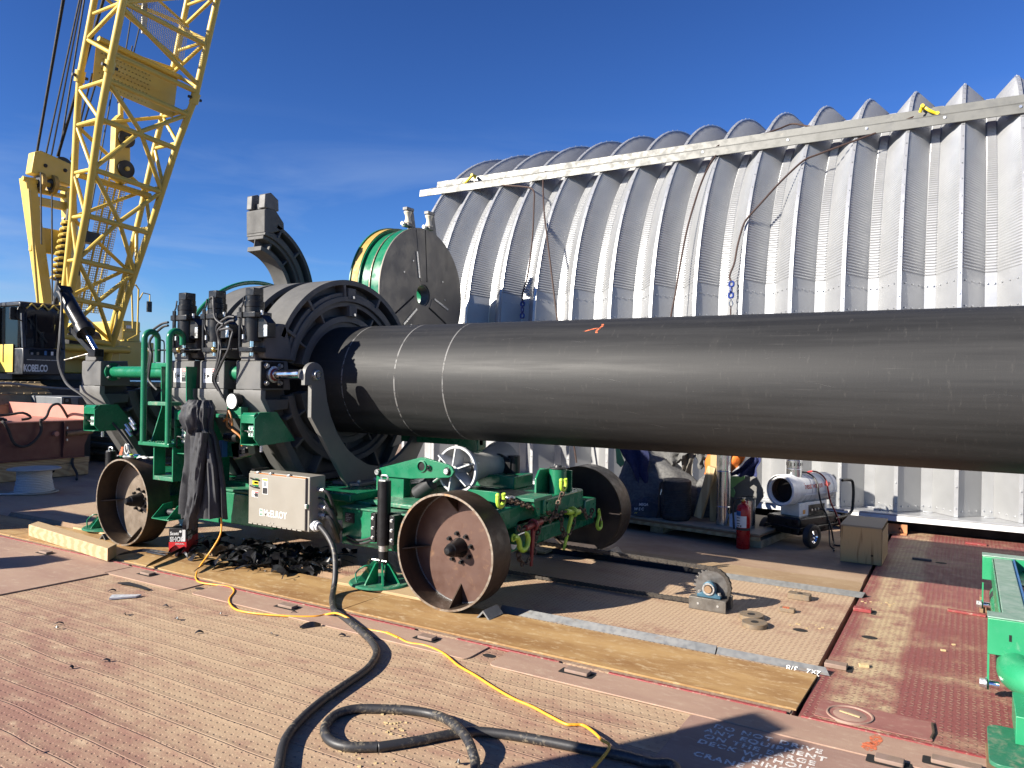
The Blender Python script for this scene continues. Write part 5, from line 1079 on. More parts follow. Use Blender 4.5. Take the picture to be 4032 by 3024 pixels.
def shackle(p, lb, fl):
    p = V(p); t = thing('shackle', lb, 'shackle', tuple(p)); MB().tube(spline([p+V((.0, -.02, -.0)), p+V((.09*fl, -.05, .05)), p+V((.17*fl, -.03, .12)), p+V((.2*fl, 0, .06))], 5), .02, 8).build('bow', 'yelsh', t); MB().cyl(p+V((0, -.07, 0)), p+V((0, .07, 0)), .022, n=10).build('pin', 'yelsh', t); MB().cyl(p+V((.17*fl, -.08, .12)), p+V((.17*fl, .05, .12)), .024, n=8).build('nut', 'yelsh', t)
for u, fl, lb in ((k1(400, 380), 1, 'yellow shackle pinned to the beam lug at its far end'), (k2(1480, 250), -1, 'yellow shackle pinned to the beam lug beside the long slack sling')):
    p = yp(*u, 11.2); MB().prism([(p.x-.17, p.z-.07), (p.x-.12, p.z+.03), (p.x-.05, p.z+.1), (p.x+.05, p.z+.1), (p.x+.12, p.z+.03), (p.x+.17, p.z-.07)], 'y', 11.19, 11.21).build('lug_plate', 'beamgrey', bs); shackle(p, lb, fl)
def sling(px, lb, r=.013, lift=.05):
    o = MB().tube(spline([shed_hit(*q, lift) for q in px], 6), r, 8).build('wire_sling', 'rope'); return tag(o, lb, 'sling')
s1 = [k1(460, 362), k1(520, 378), k1(640, 390), k1(760, 398), k1(830, 408), k1(856, 440), k1(855, 520), k1(848, 700), k1(832, 860), k1(812, 1000), k1(792, 1070), k1(775, 1140), k1(790, 1190)]
sling(s1, 'brown wire sling from the end shackle hanging to a blue hook')
s2 = [k1(952, 322), k1(945, 300), k1(928, 300), k1(918, 330), k1(916, 420), k1(924, 580), k1(938, 700), k1(960, 880), k1(985, 1080), k1(1012, 1300), k1(1040, 1500), k1(1090, 1900), k1(1140, 2250)]
sling(s2, 'brown wire sling hooked over the beam and hanging straight')
s3 = [k2(690, 335), k2(620, 325), k2(530, 312), k2(440, 345), k2(300, 392), k2(140, 435), k2(70, 445), k2(30, 470), k1(2080, 180), k1(2040, 240), k1(1990, 340), k1(1940, 480), k1(1880, 690), k1(1830, 950), k1(1800, 1130), k1(1772, 1280), k1(1760, 1500)]
sling(s3, 'brown wire sling trailing over the crest and down the shed')
s4 = [k2(1410, 232), k2(1300, 275), k2(1130, 350), k2(930, 425), k2(700, 510), k2(610, 548), k2(520, 625), k2(420, 725), k2(330, 825), k2(240, 925), k2(212, 970), k2(190, 1040), k2(170, 1120), k2(152, 1220), k2(125, 1290), k2(122, 1320), k2(135, 1345)]
sling(s4, 'long slack wire sling swinging from the right shackle to a blue chain')
for a, b_, lb in (((780, 1170), (775, 1290), 'blue chain hook hanging from the end sling'),):
    t = thing('chain_hook', lb, 'hook', tuple(shed_hit(*k1(*a), .05))); chain([shed_hit(*k1(780, 1165), .05), shed_hit(*k1(777, 1230), .05), shed_hit(*k1(776, 1285), .05)], .075, .014, t, 'bluechain')
t = thing('chain_hook', 'blue chain hook hanging from the long slack sling', 'hook', tuple(shed_hit(*k2(133, 1345), .05))); chain([shed_hit(*k2(135, 1340), .05), shed_hit(*k2(130, 1400), .05), shed_hit(*k2(130, 1450), .05)], .075, .014, t, 'bluechain')
MB().tube([shed_hit(*k2(130, 1455), .05), shed_hit(*k2(118, 1485), .05), shed_hit(*k2(128, 1520), .05), shed_hit(*k2(142, 1485), .05)], .01, 6, True).build('thimble', 'zinc', t); MB().tube([shed_hit(*k2(128, 1500), .05), shed_hit(*k2(128, 1700), .05)], .01, 6).build('pennant', 'rope', t)

# ------------------------------------------------------------------ green pipe stand at the right
sg = thing('pipe_stand', 'green pipe support stand with rounded elbow on a flat foot', 'pipe stand', (.5, 5.8, 0))
M['greenlt'] = MAT('scuffed bright green paint', (.02, .23, .10), (.03, .26, .12), 4, .3, 0, .03, 40, (.2, .33, .24), .6, .82, 10)
M['greenlit'] = MAT('scuffed pale green top', (.13, .24, .18), (.2, .3, .25), 7, .4, .1, .03, 40, (.3, .36, .32), .5, .75, 16)  # daylight on the upper faces mixed into the green
for y in (4.95, 6.74):
    e_ = MB().box(.112, .95, y-.02, y+.05, .255 if y < 5 else .28, .452).build('end_plate', 'greenlt', sg, bevel=.004); MB().box(.110, .95, y-.022, y+.10, .453, .462).build('end_cap', 'greenlit', e_, bevel=.003)
    for x in (.21, .36): MB().box(x, x+.012, y-.0225, y-.0205, .34, .375).build('slot', 'dark', e_)
    MB().box(.112, .122, y-.02, y+.0, .06, .254).build('hanger', 'greenlt', e_); hexbolt(MB(), (.112, y-.01, .09), (-1, 0, 0), .024, .035).build('bolt', 'zinc', e_); MB().cyl((.122, y-.01, .09), (.17, y-.01, .09), .02, n=14).build('bolt_shank', 'chrome', e_)
MB().box(.18, .30, 5.052, 6.715, .37, .45).build('side_rail', 'greenlit', sg, bevel=.008); MB().box(.168, .178, 5.0, 6.7, .3, .452).build('side_web', 'greenlt', sg, bevel=.003); MB().box(.302, .312, 5.05, 6.715, .30, .455).build('side_lip', 'bluetape', sg)
MB().cyl((.24, 4.9, .20), (.24, 6.6, .20), .085, n=28).build('cross_tube', 'greenlt', sg); MB().cyl((.24, 6.35, .20), (.24, 6.5, .20), .0865, n=28).build('tape_band', 'rubber', sg); MB().cyl((.24, 4.98, .20), (.24, 5.1, .20), .0865, n=28).build('tape_band', 'rubber', sg)
MB().tube([(.24, 4.9, .2)]+[(.24+.19-.19*math.cos(R(a)), 4.88-.19*math.sin(R(a)), .2) for a in range(0, 91, 10)]+[(.9, 4.69, .2)], .088, 28).build('elbow', 'greenlt', sg)
MB().box(.215, .5, 4.30, 4.64, .037, .17).build('leg_plate', 'greenlt', sg, bevel=.004); MB().prism(rrect(.105, .8, 4.03, 4.50, .05), 'z', .016, .036).build('foot_plate', 'green_dusty', sg, bevel=.003)
tag(MB().prism(rrect(.095, .85, 3.93, 4.30, .01), 'z', .001, .0155).build('rust_pad', 'anglerust', bevel=.002), 'rusty steel pad under the foot of the green pipe stand', 'pad')
MB().prism([(.32, 6.72), (.32, 6.3), (.75, 5.2), (.75, 6.72)], 'z', .36, .37).build('bed_gusset', 'greenlt', sg)
o = MB().box(.1, .125, 6.83, 6.92, .001, .12); o.box(.125, .2, 6.85, 6.93, .001, .06); tag(o.build('steel_clip', 'anglerust', bevel=.002), 'small rusty steel clip behind the green pipe stand', 'clip')

# ------------------------------------------------------------------ platform with stored gear under the pipe
e1 = V((1.76, -.25, 0)).normalized(); n1_ = V((-e1.y, e1.x, 0))
A0 = V((-1.84, 8.15, 0))
def pf(a, b_, z): return A0-e1*a+n1_*b_+V((0, 0, z))
plt = thing('plywood_platform', 'low plywood platform on timber runners below the black pipe', 'platform', tuple(pf(1, .5, 0)))
def slab(a0, a1, b0, b1, z0, z1, name, mat, par, bevel=.003): return MB().obox(pf((a0+a1)/2, (b0+b1)/2, (z0+z1)/2), e1*(a1-a0)/2, n1_*(b1-b0)/2, (0, 0, (z1-z0)/2)).build(name, mat, par, bevel=bevel)
slab(0, 2.44, 0, 1.2, .14, .155, 'plywood_sheet', 'plytop', plt); slab(.003, 2.437, .002, 1.2, .119, .139, 'plywood_sheet', 'plyedge', plt)
slab(0, 2.44, .005, .04, .08, .118, 'runner', 'wood', plt); slab(0, 2.44, 1.1, 1.14, .08, .118, 'runner', 'wood', plt)
for a in (.06, 1.2, 2.35): slab(a-.06, a+.1, .06, 1.1, .001, .079, 'cross_timber', 'woodgrey', plt)
def duct(x, y, z0, z1, r, lb, seams=()):
    o = MB().lathe([(r, z0), (r, z1), (r-.003, z1), (r-.003, z0)], (x, y, 0), (0, 0, 1), 40, True).build('stove_pipe', 'galv')
    for z in seams: MB().lathe([(r+.001, z-.004), (r+.004, z), (r+.001, z+.004)], (x, y, 0), (0, 0, 1), 40).build('pipe_seam', 'chrome', o)
    return tag(o, lb, 'flue pipe')
duct(-2.315, 8.50, .156, 1.5, .078, 'tall shiny flue pipe standing on the plywood platform', (.36, .75, 1.1)); duct(-2.04, 8.48, .156, .46, .08, 'short piece of shiny flue pipe behind the fire extinguisher')
# extinguisher
ex = thing('fire_extinguisher', 'red fire extinguisher standing on deck before the platform', 'fire extinguisher', (-1.99, 8.13, 0)); X_, Y_ = -1.995, 8.11
MB().lathe([(0, .002), (.064, .002), (.069, .012), (.0695, .40), (.062, .44), (.04, .465), (.022, .475), (.022, .50), (0, .50)], (X_, Y_, 0), (0, 0, 1), 36).build('cylinder', 'red', ex)
MB().cyl((X_, Y_, .5), (X_, Y_, .53), .02, n=14).build('valve', 'zinc', ex); MB().bar((X_-.02, Y_, .545), (X_+.11, Y_-.02, .555), .016, .008).build('handle', 'black', ex); MB().bar((X_-.02, Y_, .525), (X_+.09, Y_-.02, .505), .016, .008).build('lever', 'black', ex)
MB().tube(spline([(X_-.01, Y_-.02, .52), (X_-.07, Y_-.03, .51), (X_-.10, Y_-.03, .43), (X_-.095, Y_-.03, .3), (X_-.085, Y_-.04, .2)], 6), .011, 8).build('hose', 'rubber', ex)
MB().lathe([(.0702, .195), (.0706, .2), (.0706, .215), (.0702, .22)], (X_, Y_, 0), (0, 0, 1), 36).build('strap', 'rubber', ex)
def wrap(a0, a1, z0, z1, r, name, mat, par): 
    m_ = MB(); P = []
    for k in range(9): a = R(a0+(a1-a0)*k/8); P += [(X_+r*math.cos(a), Y_+r*math.sin(a), z0), (X_+r*math.cos(a), Y_+r*math.sin(a), z1)]
    m_.add(P, [(2*k, 2*k+2, 2*k+3, 2*k+1) for k in range(8)]); return m_.build(name, mat, par)
wrap(205, 310, .225, .345, .0702, 'label', 'sticker', ex); wrap(205, 262, .345, .395, .0704, 'tape', 'bluetape', ex)
for i in range(3): wrap(215, 255, .32-i*.03, .328-i*.03, .0708, 'label_print', 'stickerblk', ex); wrap(222+i*18, 232+i*18, .232, .25, .0708, 'label_print', 'stickerblk', ex)
MB().ball((X_, Y_-.025, .505), .018, 10).build('gauge', 'brass', ex)
# papers leaning on the duct
pa = MB(); q = [(-2.16, 8.40, .17), (-2.05, 8.33, .16), (-2.09, 8.38, .34), (-2.18, 8.45, .30)]; pa.add(q+[V(p)+V((.0, .004, 0)) for p in q], [(0, 1, 2, 3), (7, 6, 5, 4), (0, 4, 5, 1), (1, 5, 6, 2), (2, 6, 7, 3), (3, 7, 4, 0)])
for k in range(3): pa.add([V(p)+V((-.02*(k+1), .008*(k+1), -.01*k)) for p in q], [(0, 1, 2, 3)])
pa = pa.build('paper_sheets', 'paper'); tag(pa, 'sheaf of papers curled against the tall flue pipe', 'papers')
for k in range(7): MB().add([V(q[0]).lerp(V(q[3]), .15+k*.1)+(V(q[1])-V(q[0]))*.15+V((0, -.002, 0)), V(q[0]).lerp(V(q[3]), .15+k*.1)+(V(q[1])-V(q[0]))*.8+V((0, -.002, .0)), V(q[0]).lerp(V(q[3]), .175+k*.1)+(V(q[1])-V(q[0]))*.8+V((0, -.002, 0)), V(q[0]).lerp(V(q[3]), .175+k*.1)+(V(q[1])-V(q[0]))*.15+V((0, -.002, 0))], [(0, 1, 2, 3)]).build('printed_line', 'seatgrey', pa)
# upright post with a brace
po = thing('timber_prop', 'pale timber post with a sloping brace on the platform', 'timber prop', (-2.45, 8.6, .156))
MB().box(-2.50, -2.40, 8.62, 8.72, .156, 1.5).build('post', 'woodz', po, bevel=.004); MB().bar(pf(.82, .30, .20), (-2.46, 8.57, .78), .095, .09).build('brace', 'woodz', po, bevel=.004)
# round black bag
bgo = thing('cable_bag', 'round black ribbed bag standing on the platform', 'bag', (-2.98, 8.62, .156)); bx_, by_ = -2.86, 8.52
MB().lathe([(0, .157), (.15, .158), (.165, .18)]+[(.165+(.004 if k % 2 else 0), .2+k*.0125) for k in range(26)]+[(.168, .53), (.172, .56), (.168, .60), (.14, .615), (0, .615)], (bx_, by_, 0), (0, 0, 1), 40).build('bag_body', 'cloth', bgo)
MB().tube(spline([(bx_-.1, by_-.15, .60), (bx_-.14, by_-.14, .56), (bx_-.15, by_-.14, .42), (bx_-.16, by_-.13, .25), (bx_-.19, by_-.12, .17)], 6), .012, 6).build('bag_strap', 'rubber', bgo); MB().cyl((bx_-.13, by_-.13, .5), (bx_-.14, by_-.14, .44), .01, n=8).build('buckle', 'zinc', bgo)
def cloth_quad(px, Y, name, mat, lab=None, n=14, wav=.02, th=.012, par=None, seed=0, tilt=0):
    rnd = random.Random(seed); f1, f2, f3 = rnd.uniform(4, 8), rnd.uniform(3, 6), rnd.uniform(0, 6); c = [yp(*ww(*p), Y+tilt*(i in (0, 1))) for i, p in enumerate(px)]; P = []
    for i in range(n+1):
        for j in range(n+1):
            s_, t = i/n, j/n; p = (c[0]*(1-s_)+c[1]*s_)*(1-t)+(c[3]*(1-s_)+c[2]*s_)*t
            p = p+V((.012*math.sin(f2*t*2+f3+s_*3), wav*math.sin(f1*s_*2+f3+t*2)+wav*.5*math.sin(f2*3*s_+t*5), .01*math.sin(f1*s_*3+f3))); P.append(p)
    N = (n+1)**2; idx = lambda i, j: i*(n+1)+j
    fs = [(idx(i, j), idx(i+1, j), idx(i+1, j+1), idx(i, j+1)) for i in range(n) for j in range(n)]
    m_ = MB(); m_.add(P+[p+V((0, th, 0)) for p in P], fs+[tuple(N+k for k in f[::-1]) for f in fs])
    for i in range(n):
        for a, b_ in ((idx(i, 0), idx(i+1, 0)), (idx(i, n), idx(i+1, n)), (idx(0, i), idx(0, i+1)), (idx(n, i), idx(n, i+1))): m_.add([], []); m_.f.append((a, b_, N+b_, N+a))
    o = m_.build(name, mat, par, smooth=60)
    if lab: tag(o, lab, name.replace('_', ' '))
    return o
def heap(rows, name, mat, lab, nseg=48, seed=2, cat='blanket', wob=.05):
    rnd = random.Random(seed); ph = [rnd.uniform(0, 6.28) for _ in range(8)]; m_ = MB(); P = []; R_ = []
    for i in range(len(rows)-1):
        for j in range(5): t = j/5; R_.append([rows[i][k]*(1-t)+rows[i+1][k]*t for k in range(5)])
    R_.append(rows[-1])
    for r_i, (z, x, y, rx, ry) in enumerate(R_):
        for k in range(nseg):
            a = 2*math.pi*k/nseg; f = 1+wob*(math.sin(3*a+ph[0]+z*6)+.7*math.sin(5*a+ph[1]-z*9)+.5*math.sin(9*a+ph[2]+z*14)); P.append((x+rx*f*math.cos(a), y+ry*f*math.sin(a), z+.012*math.sin(4*a+ph[3]+r_i)))
    n_ = len(R_); m_.add(P, [(a*nseg+k, a*nseg+(k+1) % nseg, (a+1)*nseg+(k+1) % nseg, (a+1)*nseg+k) for a in range(n_-1) for k in range(nseg)]+[tuple(range((n_-1)*nseg, n_*nseg))])
    return tag(m_.build(name, mat, smooth=70), lab, cat)
heap([(.157, -3.25, 8.95, .55, .33), (.30, -3.25, 8.95, .56, .33), (.5, -3.22, 8.97, .50, .30), (.65, -3.3, 9.0, .40, .27), (.78, -3.38, 9.02, .26, .2), (.86, -3.38, 9.02, .1, .08)], 'felt_blanket', 'felt', 'heaped grey felt blanket behind the black bag', wob=.06)
heap([(.157, -2.62, 8.97, .22, .2), (.4, -2.6, 8.97, .21, .19), (.58, -2.56, 8.97, .17, .15), (.66, -2.55, 8.97, .06, .05)], 'felt_blanket', 'felt', 'smaller mound of grey felt behind the timber prop', seed=4)
heap([(.157, -3.25, 8.55, .23, .14), (.24, -3.24, 8.56, .2, .12), (.32, -3.22, 8.57, .13, .09), (.35, -3.2, 8.57, .05, .04)], 'clothes_heap', MAT('faded work clothes', (.035, .045, .07), (.07, .075, .08), 9, .9, 0, .5, 40), 'crumpled dark work clothes with white lettering on the platform', seed=6, cat='clothes', wob=.08)
o = bpy.data.objects['clothes_heap']
for i, tt in enumerate(('W E C', 'MEGA')): text(tt, .045, (-3.33+.05*i, 8.415+.02*i, .225+.055*i), (1, -.12, .1), (0, .35, 1), 'whitetext', 'shirt_print', o, ext=.001, bold=.02)
MB().ball((-3.30, 8.43, .185), .035, 10, (1, .7, .6)).build('yellow_glove', 'stickeryel', o)
cloth_quad([(110, 40), (560, 40), (560, 560), (440, 560)], 8.72, 'navy_quilt', 'navy', 'dark navy quilted blanket hanging to a point', seed=3)
cloth_quad([(620, 70), (1170, 90), (1010, 260), (880, 375)], 8.95, 'felt_drape', 'felt', 'grey felt drape hanging in a triangle', seed=5, wav=.03); cloth_quad([(1060, 90), (1240, 90), (1190, 440), (1030, 560)], 9.0, 'felt_drape', 'feltl', 'long brownish felt drape hanging beside the triangle', seed=7, wav=.03)
cloth_quad([(1210, 90), (1450, 90), (1400, 300), (1300, 370)], 9.02, 'felt_drape', 'felt', 'short dark felt drape next to the orange quilt', seed=8, wav=.03)
cloth_quad([(1400, 110), (2030, 110), (1760, 430), (1370, 440)], 8.80, 'orange_quilt', 'orange', 'orange quilted blanket behind the tall flue pipe', seed=9, wav=.025); cloth_quad([(2060, 180), (2190, 190), (2130, 470), (1740, 450)], 8.78, 'navy_quilt', 'navy', 'navy quilted blanket sagging towards the heater', seed=10, wav=.03)
gp_ = thing('covered_frame', 'pale green frame with grey end plate under the blankets', 'frame', (-2.1, 8.9, .156))
def plate_px(px, Y, name, mat, par, th=.02):
    P = [yp(*ww(*p), Y) for p in px]; return MB().prism([(p.x, p.z) for p in P], 'y', Y, Y+th).build(name, mat, par, bevel=.003)
plate_px([(1740, 460), (2130, 460), (2225, 650), (2235, 760), (2060, 1010), (1740, 1010)], 9.0, 'end_plate', 'castlight', gp_)
plate_px([(1390, 470), (1480, 620), (1740, 660), (1780, 640), (1870, 560), (1960, 500), (1960, 460), (1740, 470)], 8.93, 'frame_arch', 'limeframe', gp_); plate_px([(1740, 660), (1800, 640), (1825, 700), (1800, 770), (1740, 750)], 8.93, 'frame_foot', 'limeframe', gp_); plate_px([(85, 50), (140, 50), (220, 280), (160, 330), (100, 270)], 8.98, 'frame_arch', 'limeframe', gp_)

# ------------------------------------------------------------------ portable heater
HC = V((-1.70, 8.50, .585)); ax = V((.40, .917, 0)).normalized(); sd_ = V((.917, -.40, 0)).normalized(); Z_ = V((0, 0, 1)); HL = .82
hw = thing('portable_heater', 'white torpedo heater with red lettering on a two-wheeled black tank', 'heater', (HC.x, HC.y, 0))
hb = MB().lathe([(.128, .02), (.135, .0), (.158, .0), (.163, .02), (.163, .16), (.158, .165), (.158, HL-.03), (.15, HL), (0, HL)], HC, ax, 48).build('barrel', 'white', hw)
MB().lathe([(.13, .015), (.122, .10), (.122, .2)], HC, ax, 40).build('inner_duct', 'chain', hb); MB().lathe([(.121, .11), (0, .115)], HC, ax, 40).build('burner', 'dark', hb); MB().lathe([(.163, -.02), (.17, -.015), (.168, .12), (.165, .12), (.163, -.012)], HC, ax, 48, True).build('front_ring', 'white', hb)
for t in (.33, HL-.08): MB().lathe([(.159, t), (.161, t+.004), (.159, t+.008)], HC, ax, 48).build('seam_band', 'zinc', hb)
MB().bar(HC+ax*.18+sd_*.155-Z_*.045, HC+ax*HL+sd_*.155-Z_*.045, .018, .006).build('side_flange', 'white', hb)
tm = text('heat wagon', .095, (0, 0, 0), (1, 0, 0), (0, 1, 0), 'redtext', 'barrel_lettering', hb, bold=.012, ext=.0, spacing=.95)
for v in tm.data.vertices:
    a = .20+v.co.x*.80; th_ = .12+v.co.y/.16; r_ = .1595; v.co = HC+ax*a+(sd_*math.cos(th_)+Z_*math.sin(th_))*r_
m_ = MB(); P = []
for a, t in ((.56, .15), (.60, .32), (.64, .20), (.66, .30), (.69, .22), (.66, .12), (.60, .10)): P.append(HC+ax*a+(sd_*math.cos(t*1.6)+Z_*math.sin(t*1.6))*.160)
m_.add(P, [tuple(range(len(P)))]).build('flame_emblem', 'redtext', hb)
MB().obox(HC+ax*.42-Z_*.235, sd_*.115, ax*.26, Z_*.10).build('burner_cabinet', 'white', hw, bevel=.008)
cpn = MB().obox(HC+ax*.48+sd_*.1165-Z_*.225, sd_*.002, ax*.15, Z_*.058).build('control_panel', 'black', hw, bevel=.001); MB().obox(HC+ax*.25+sd_*.1165-Z_*.235, sd_*.001, ax*.022, Z_*.022).build('warning_sticker', 'stickerorg', hw)
for k in range(3): MB().cyl(HC+ax*(.38+k*.06)+sd_*.118-Z_*.22, HC+ax*(.38+k*.06)+sd_*.13-Z_*.22, .013, n=10).build('knob', 'zinc', cpn)
tkc = HC+ax*.40; tkz = .255
MB().obox(V((tkc.x, tkc.y, .255)), sd_*.205, ax*.36, Z_*.055).build('fuel_tank', 'black', hw, bevel=.02); MB().obox(V((tkc.x, tkc.y, .20)), sd_*.22, ax*.375, Z_*.012).build('tank_flange', 'black', hw, bevel=.006); MB().obox(V((tkc.x, tkc.y, .155)), sd_*.17, ax*.32, Z_*.035).build('tank_sump', 'black', hw, bevel=.015)
for s_ in (-1, 1):
    wc = V((HC.x, HC.y, .128))+ax*.16+sd_*s_*.27
    wl = MB().lathe([(.07, -.03), (.1, -.036), (.122, -.03), (.127, 0), (.122, .03), (.1, .036), (.07, .03)], wc, sd_, 36, True).build('wheel', 'rubber', hw); MB().lathe([(.0, .012), (.02, .03), (.03, .02), (.055, .012), (.066, .028), (.074, .03)], wc, sd_, 30).build('hubcap', 'chrome', wl); MB().cyl(wc-sd_*.026, wc+sd_*.005, .07, n=24).build('rim', 'chrome', wl)
MB().tube(spline([HC+ax*.7+sd_*.2-Z_*.33, HC+ax*1.0+sd_*.2-Z_*.30, HC+ax*1.06+sd_*.2-Z_*.15, HC+ax*1.06+sd_*.19+Z_*.04, HC+ax*1.0+sd_*.17+Z_*.07, HC+ax*.9+sd_*.16+Z_*.07], 8), .016, 10).build('handle', 'black', hw); MB().tube([HC+ax*.7-sd_*.2-Z_*.33, HC+ax*1.0-sd_*.2-Z_*.32, HC+ax*1.0+sd_*.2-Z_*.32], .014, 8).build('rear_foot', 'black', hw); MB().cyl(HC+ax*1.0+sd_*.1-Z_*.32, V((HC.x, HC.y, .0))+ax*1.0+sd_*.1, .014, n=8).build('rear_leg', 'black', hw)
fl_ = HC+ax*.23; fo = MB().lathe([(.082, .1), (.082, .62), (.079, .62), (.079, .1)], fl_, Z_, 36, True).build('flue', 'galv', hw)
for z in (.22, .31): MB().lathe([(.083, z), (.0865, z+.004), (.083, z+.008)], fl_, Z_, 36).build('flue_seam', 'chrome', fo)
for k in range(14): a = k*2*math.pi/14; MB().obox(fl_+V((.0825*math.cos(a), .0825*math.sin(a), .275)), V((-math.sin(a), math.cos(a), 0))*.006, V((math.cos(a), math.sin(a), 0))*.0012, Z_*.017).build('flue_slot', 'dark', fo)
for mt, t0, lb, off in (('cable', .42, 'black lead looped over the heater barrel down to the deck', 0), ('redcord', .60, 'red lead looped over the heater barrel to the deck', .05)):
    P = [HC+ax*t0+(sd_*math.cos(R(a))+Z_*math.sin(R(a)))*.172 for a in range(140, -1, -20)]+[HC+ax*(t0+.06)+sd_*.17-Z_*.15, HC+ax*(t0+.12)+sd_*.2-Z_*.28, HC+ax*(t0+.16)+sd_*.23-Z_*.42, V((HC.x, HC.y, .02))+ax*(t0+.18)+sd_*.25, V((HC.x, HC.y, .012))+ax*(t0+.05)+sd_*.36, V((HC.x, HC.y, .012))+ax*(t0+.2)+sd_*.42, V((HC.x, HC.y, .012))+ax*(t0+.35)+sd_*.35]
    tag(MB().tube(spline(P, 6), .009, 8).build('power_lead', mt), lb, 'cable')
tag(MB().tube(spline([HC+ax*.52+sd_*.125-Z_*.22, HC+ax*.55+sd_*.18-Z_*.25, HC+ax*.6+sd_*.19-Z_*.40, V((HC.x, HC.y, .012))+ax*.45+sd_*.30, V((HC.x, HC.y, .012))+ax*.3+sd_*.44, V((HC.x, HC.y, .012))+ax*.2+sd_*.5], 6), .008, 8).build('power_lead', 'cable'), 'black lead plugged into the heater control panel', 'cable')
# plywood box
wb = thing('plywood_box', 'square plywood box with a knot on its front, on the deck', 'box', (-.86, 8.3, 0)); wx0, wx1, wy0, wy1, wz = -1.045, -.685, 8.06, 8.68, .365
MB().box(wx0, wx1, wy0, wy0+.015, .004, wz-.016).build('front_board', 'ply', wb, bevel=.002); MB().box(wx0-.004, wx0+.010, wy0+.0155, wy1, .004, wz-.016).build('side_board', 'ply', wb, bevel=.002); MB().box(wx1-.01, wx1+.006, wy0+.0155, wy1, .004, wz-.045).build('side_board', 'ply', wb, bevel=.002); MB().box(wx0-.006, wx1+.002, wy0+.002, wy1+.01, wz-.015, wz).build('lid_board', 'plytop', wb, bevel=.002); MB().box(wx0, wx1, wy1-.012, wy1, .004, wz-.017).build('back_board', 'ply', wb)
MB().cyl((-.765, wy0-.0006, .09), (-.765, wy0+.002, .09), .012, n=12).build('knot', MAT('wood knot', (.06, .03, .012), None, 30, .8), wb)
# ------------------------------------------------------------------ left: primed skid on timbers, rope, reel
sk = thing('steel_skid', 'primed red oxide steel skid with pink upstand, resting on timbers', 'steel skid', (-13.2, 7, .31))
MB().box(-13.03, -13.0, 4.2, 7.52, .33, .925).build('web', 'oxide', sk); MB().prism([(7.50, .925), (7.67, .73), (7.51, .33), (7.0, .33), (7.0, .925)], 'x', -13.12, -13.1).build('end_web', 'oxide', sk)
MB().box(-17.5, -12.97, 4.2, 7.53, .927, .945).build('top_flange', 'pink', sk); MB().box(-17.5, -12.98, 7.50, 7.52, .946, 1.19).build('upstand', 'pink', sk, bevel=.004); MB().box(-13.4, -12.95, 4.2, 7.5, .312, .329).build('bottom_flange', 'oxide', sk)
MB().prism([(-12.999, .925), (-12.93, .925), (-12.93, .62), (-12.97, .33), (-12.999, .33)], 'y', 7.14, 7.16).build('stiffener', 'oxide', sk); MB().cyl((-12.95, 7.18, .72), (-12.95, 7.62, .745), .045, n=18).build('lifting_pin', 'anglerust', sk); MB().cyl((-12.93, 7.02, .73), (-12.999, 7.02, .73), .04, n=16).build('pin_boss', 'pink', sk)
for z in (.62, .82): MB().cyl((-12.94, 7.19, z-.02), (-12.94, 7.19, z+.02), .016, n=8).build('pin_bolt', 'zinc', sk)
tag(MB().box(-13.22, -12.98, 4.0, 7.60, .218, .311).build('timber_baulk', 'woody', bevel=.006), 'upper timber baulk directly under the oxide skid', 'timber')
lo_ = MB().box(-13.24, -12.97, 4.2, 7.58, .008, .213).build('timber_baulk', 'woody', bevel=.008); tag(lo_, 'thick lower timber baulk with a round hole, on the deck', 'timber'); MB().cyl((-12.969, 6.98, .12), (-12.967, 6.98, .12), .035, n=14).build('bored_hole', 'dark', lo_)
hx = lambda x, y, X=-12.9: xp(*lf(x, y), X)
rp = [V((-13.5, 6.25, .96)), V((-13.2, 6.3, .965)), V((-12.95, 6.2, .955))]+[hx(*q) for q in [(60, 600), (110, 690), (150, 800), (200, 865), (290, 890), (380, 860), (460, 790), (515, 700), (515, 600), (512, 555)]]+[hx(545, 548, -13.05), hx(590, 500, -13.1), hx(620, 420, -13.1), hx(660, 370, -13.12), hx(720, 352, -13.15), hx(760, 372, -13.2), hx(800, 430, -13.4), hx(850, 520, -13.5)]
tag(MB().tube(spline(rp, 6), .021, 8).build('mooring_rope', 'ropeblk'), 'black braided rope looped over the edge of the oxide skid', 'rope')
cl = []
for k in range(60):
    a = k*.42; r_ = .20+.09*math.sin(k*.9); cl.append(V((-13.45+r_*1.3*math.cos(a), 6.15+r_*math.sin(a), .965+.0011*k+.02*abs(math.sin(k*1.7)))))
cl += [V((-13.3, 6.45, 1.05)), V((-13.2, 6.62, 1.08)), V((-13.15, 6.72, 1.0)), V((-13.2, 6.6, .97))]
tag(MB().tube(spline(cl, 3), .021, 7).build('rope_coil', 'ropeblk'), 'untidy coil of black rope lying on the oxide skid', 'rope coil')
tag(MB().tube(spline([hx(920, 1030, -12.96), hx(910, 1080, -12.95), hx(920, 1140, -12.9), hx(955, 1200, -12.8), hx(970, 1260, -12.7), gp(*lf(962, 1300), .02)], 6), .02, 8).build('rope_tail', 'ropeblk'), 'short black rope end hanging from the skid onto the deck', 'rope')
RS_ = V((-11.57, 5.97, 0)); rl_ = thing('rope_reel', 'pale reel wound with white rope standing on the deck', 'rope reel', tuple(RS_))
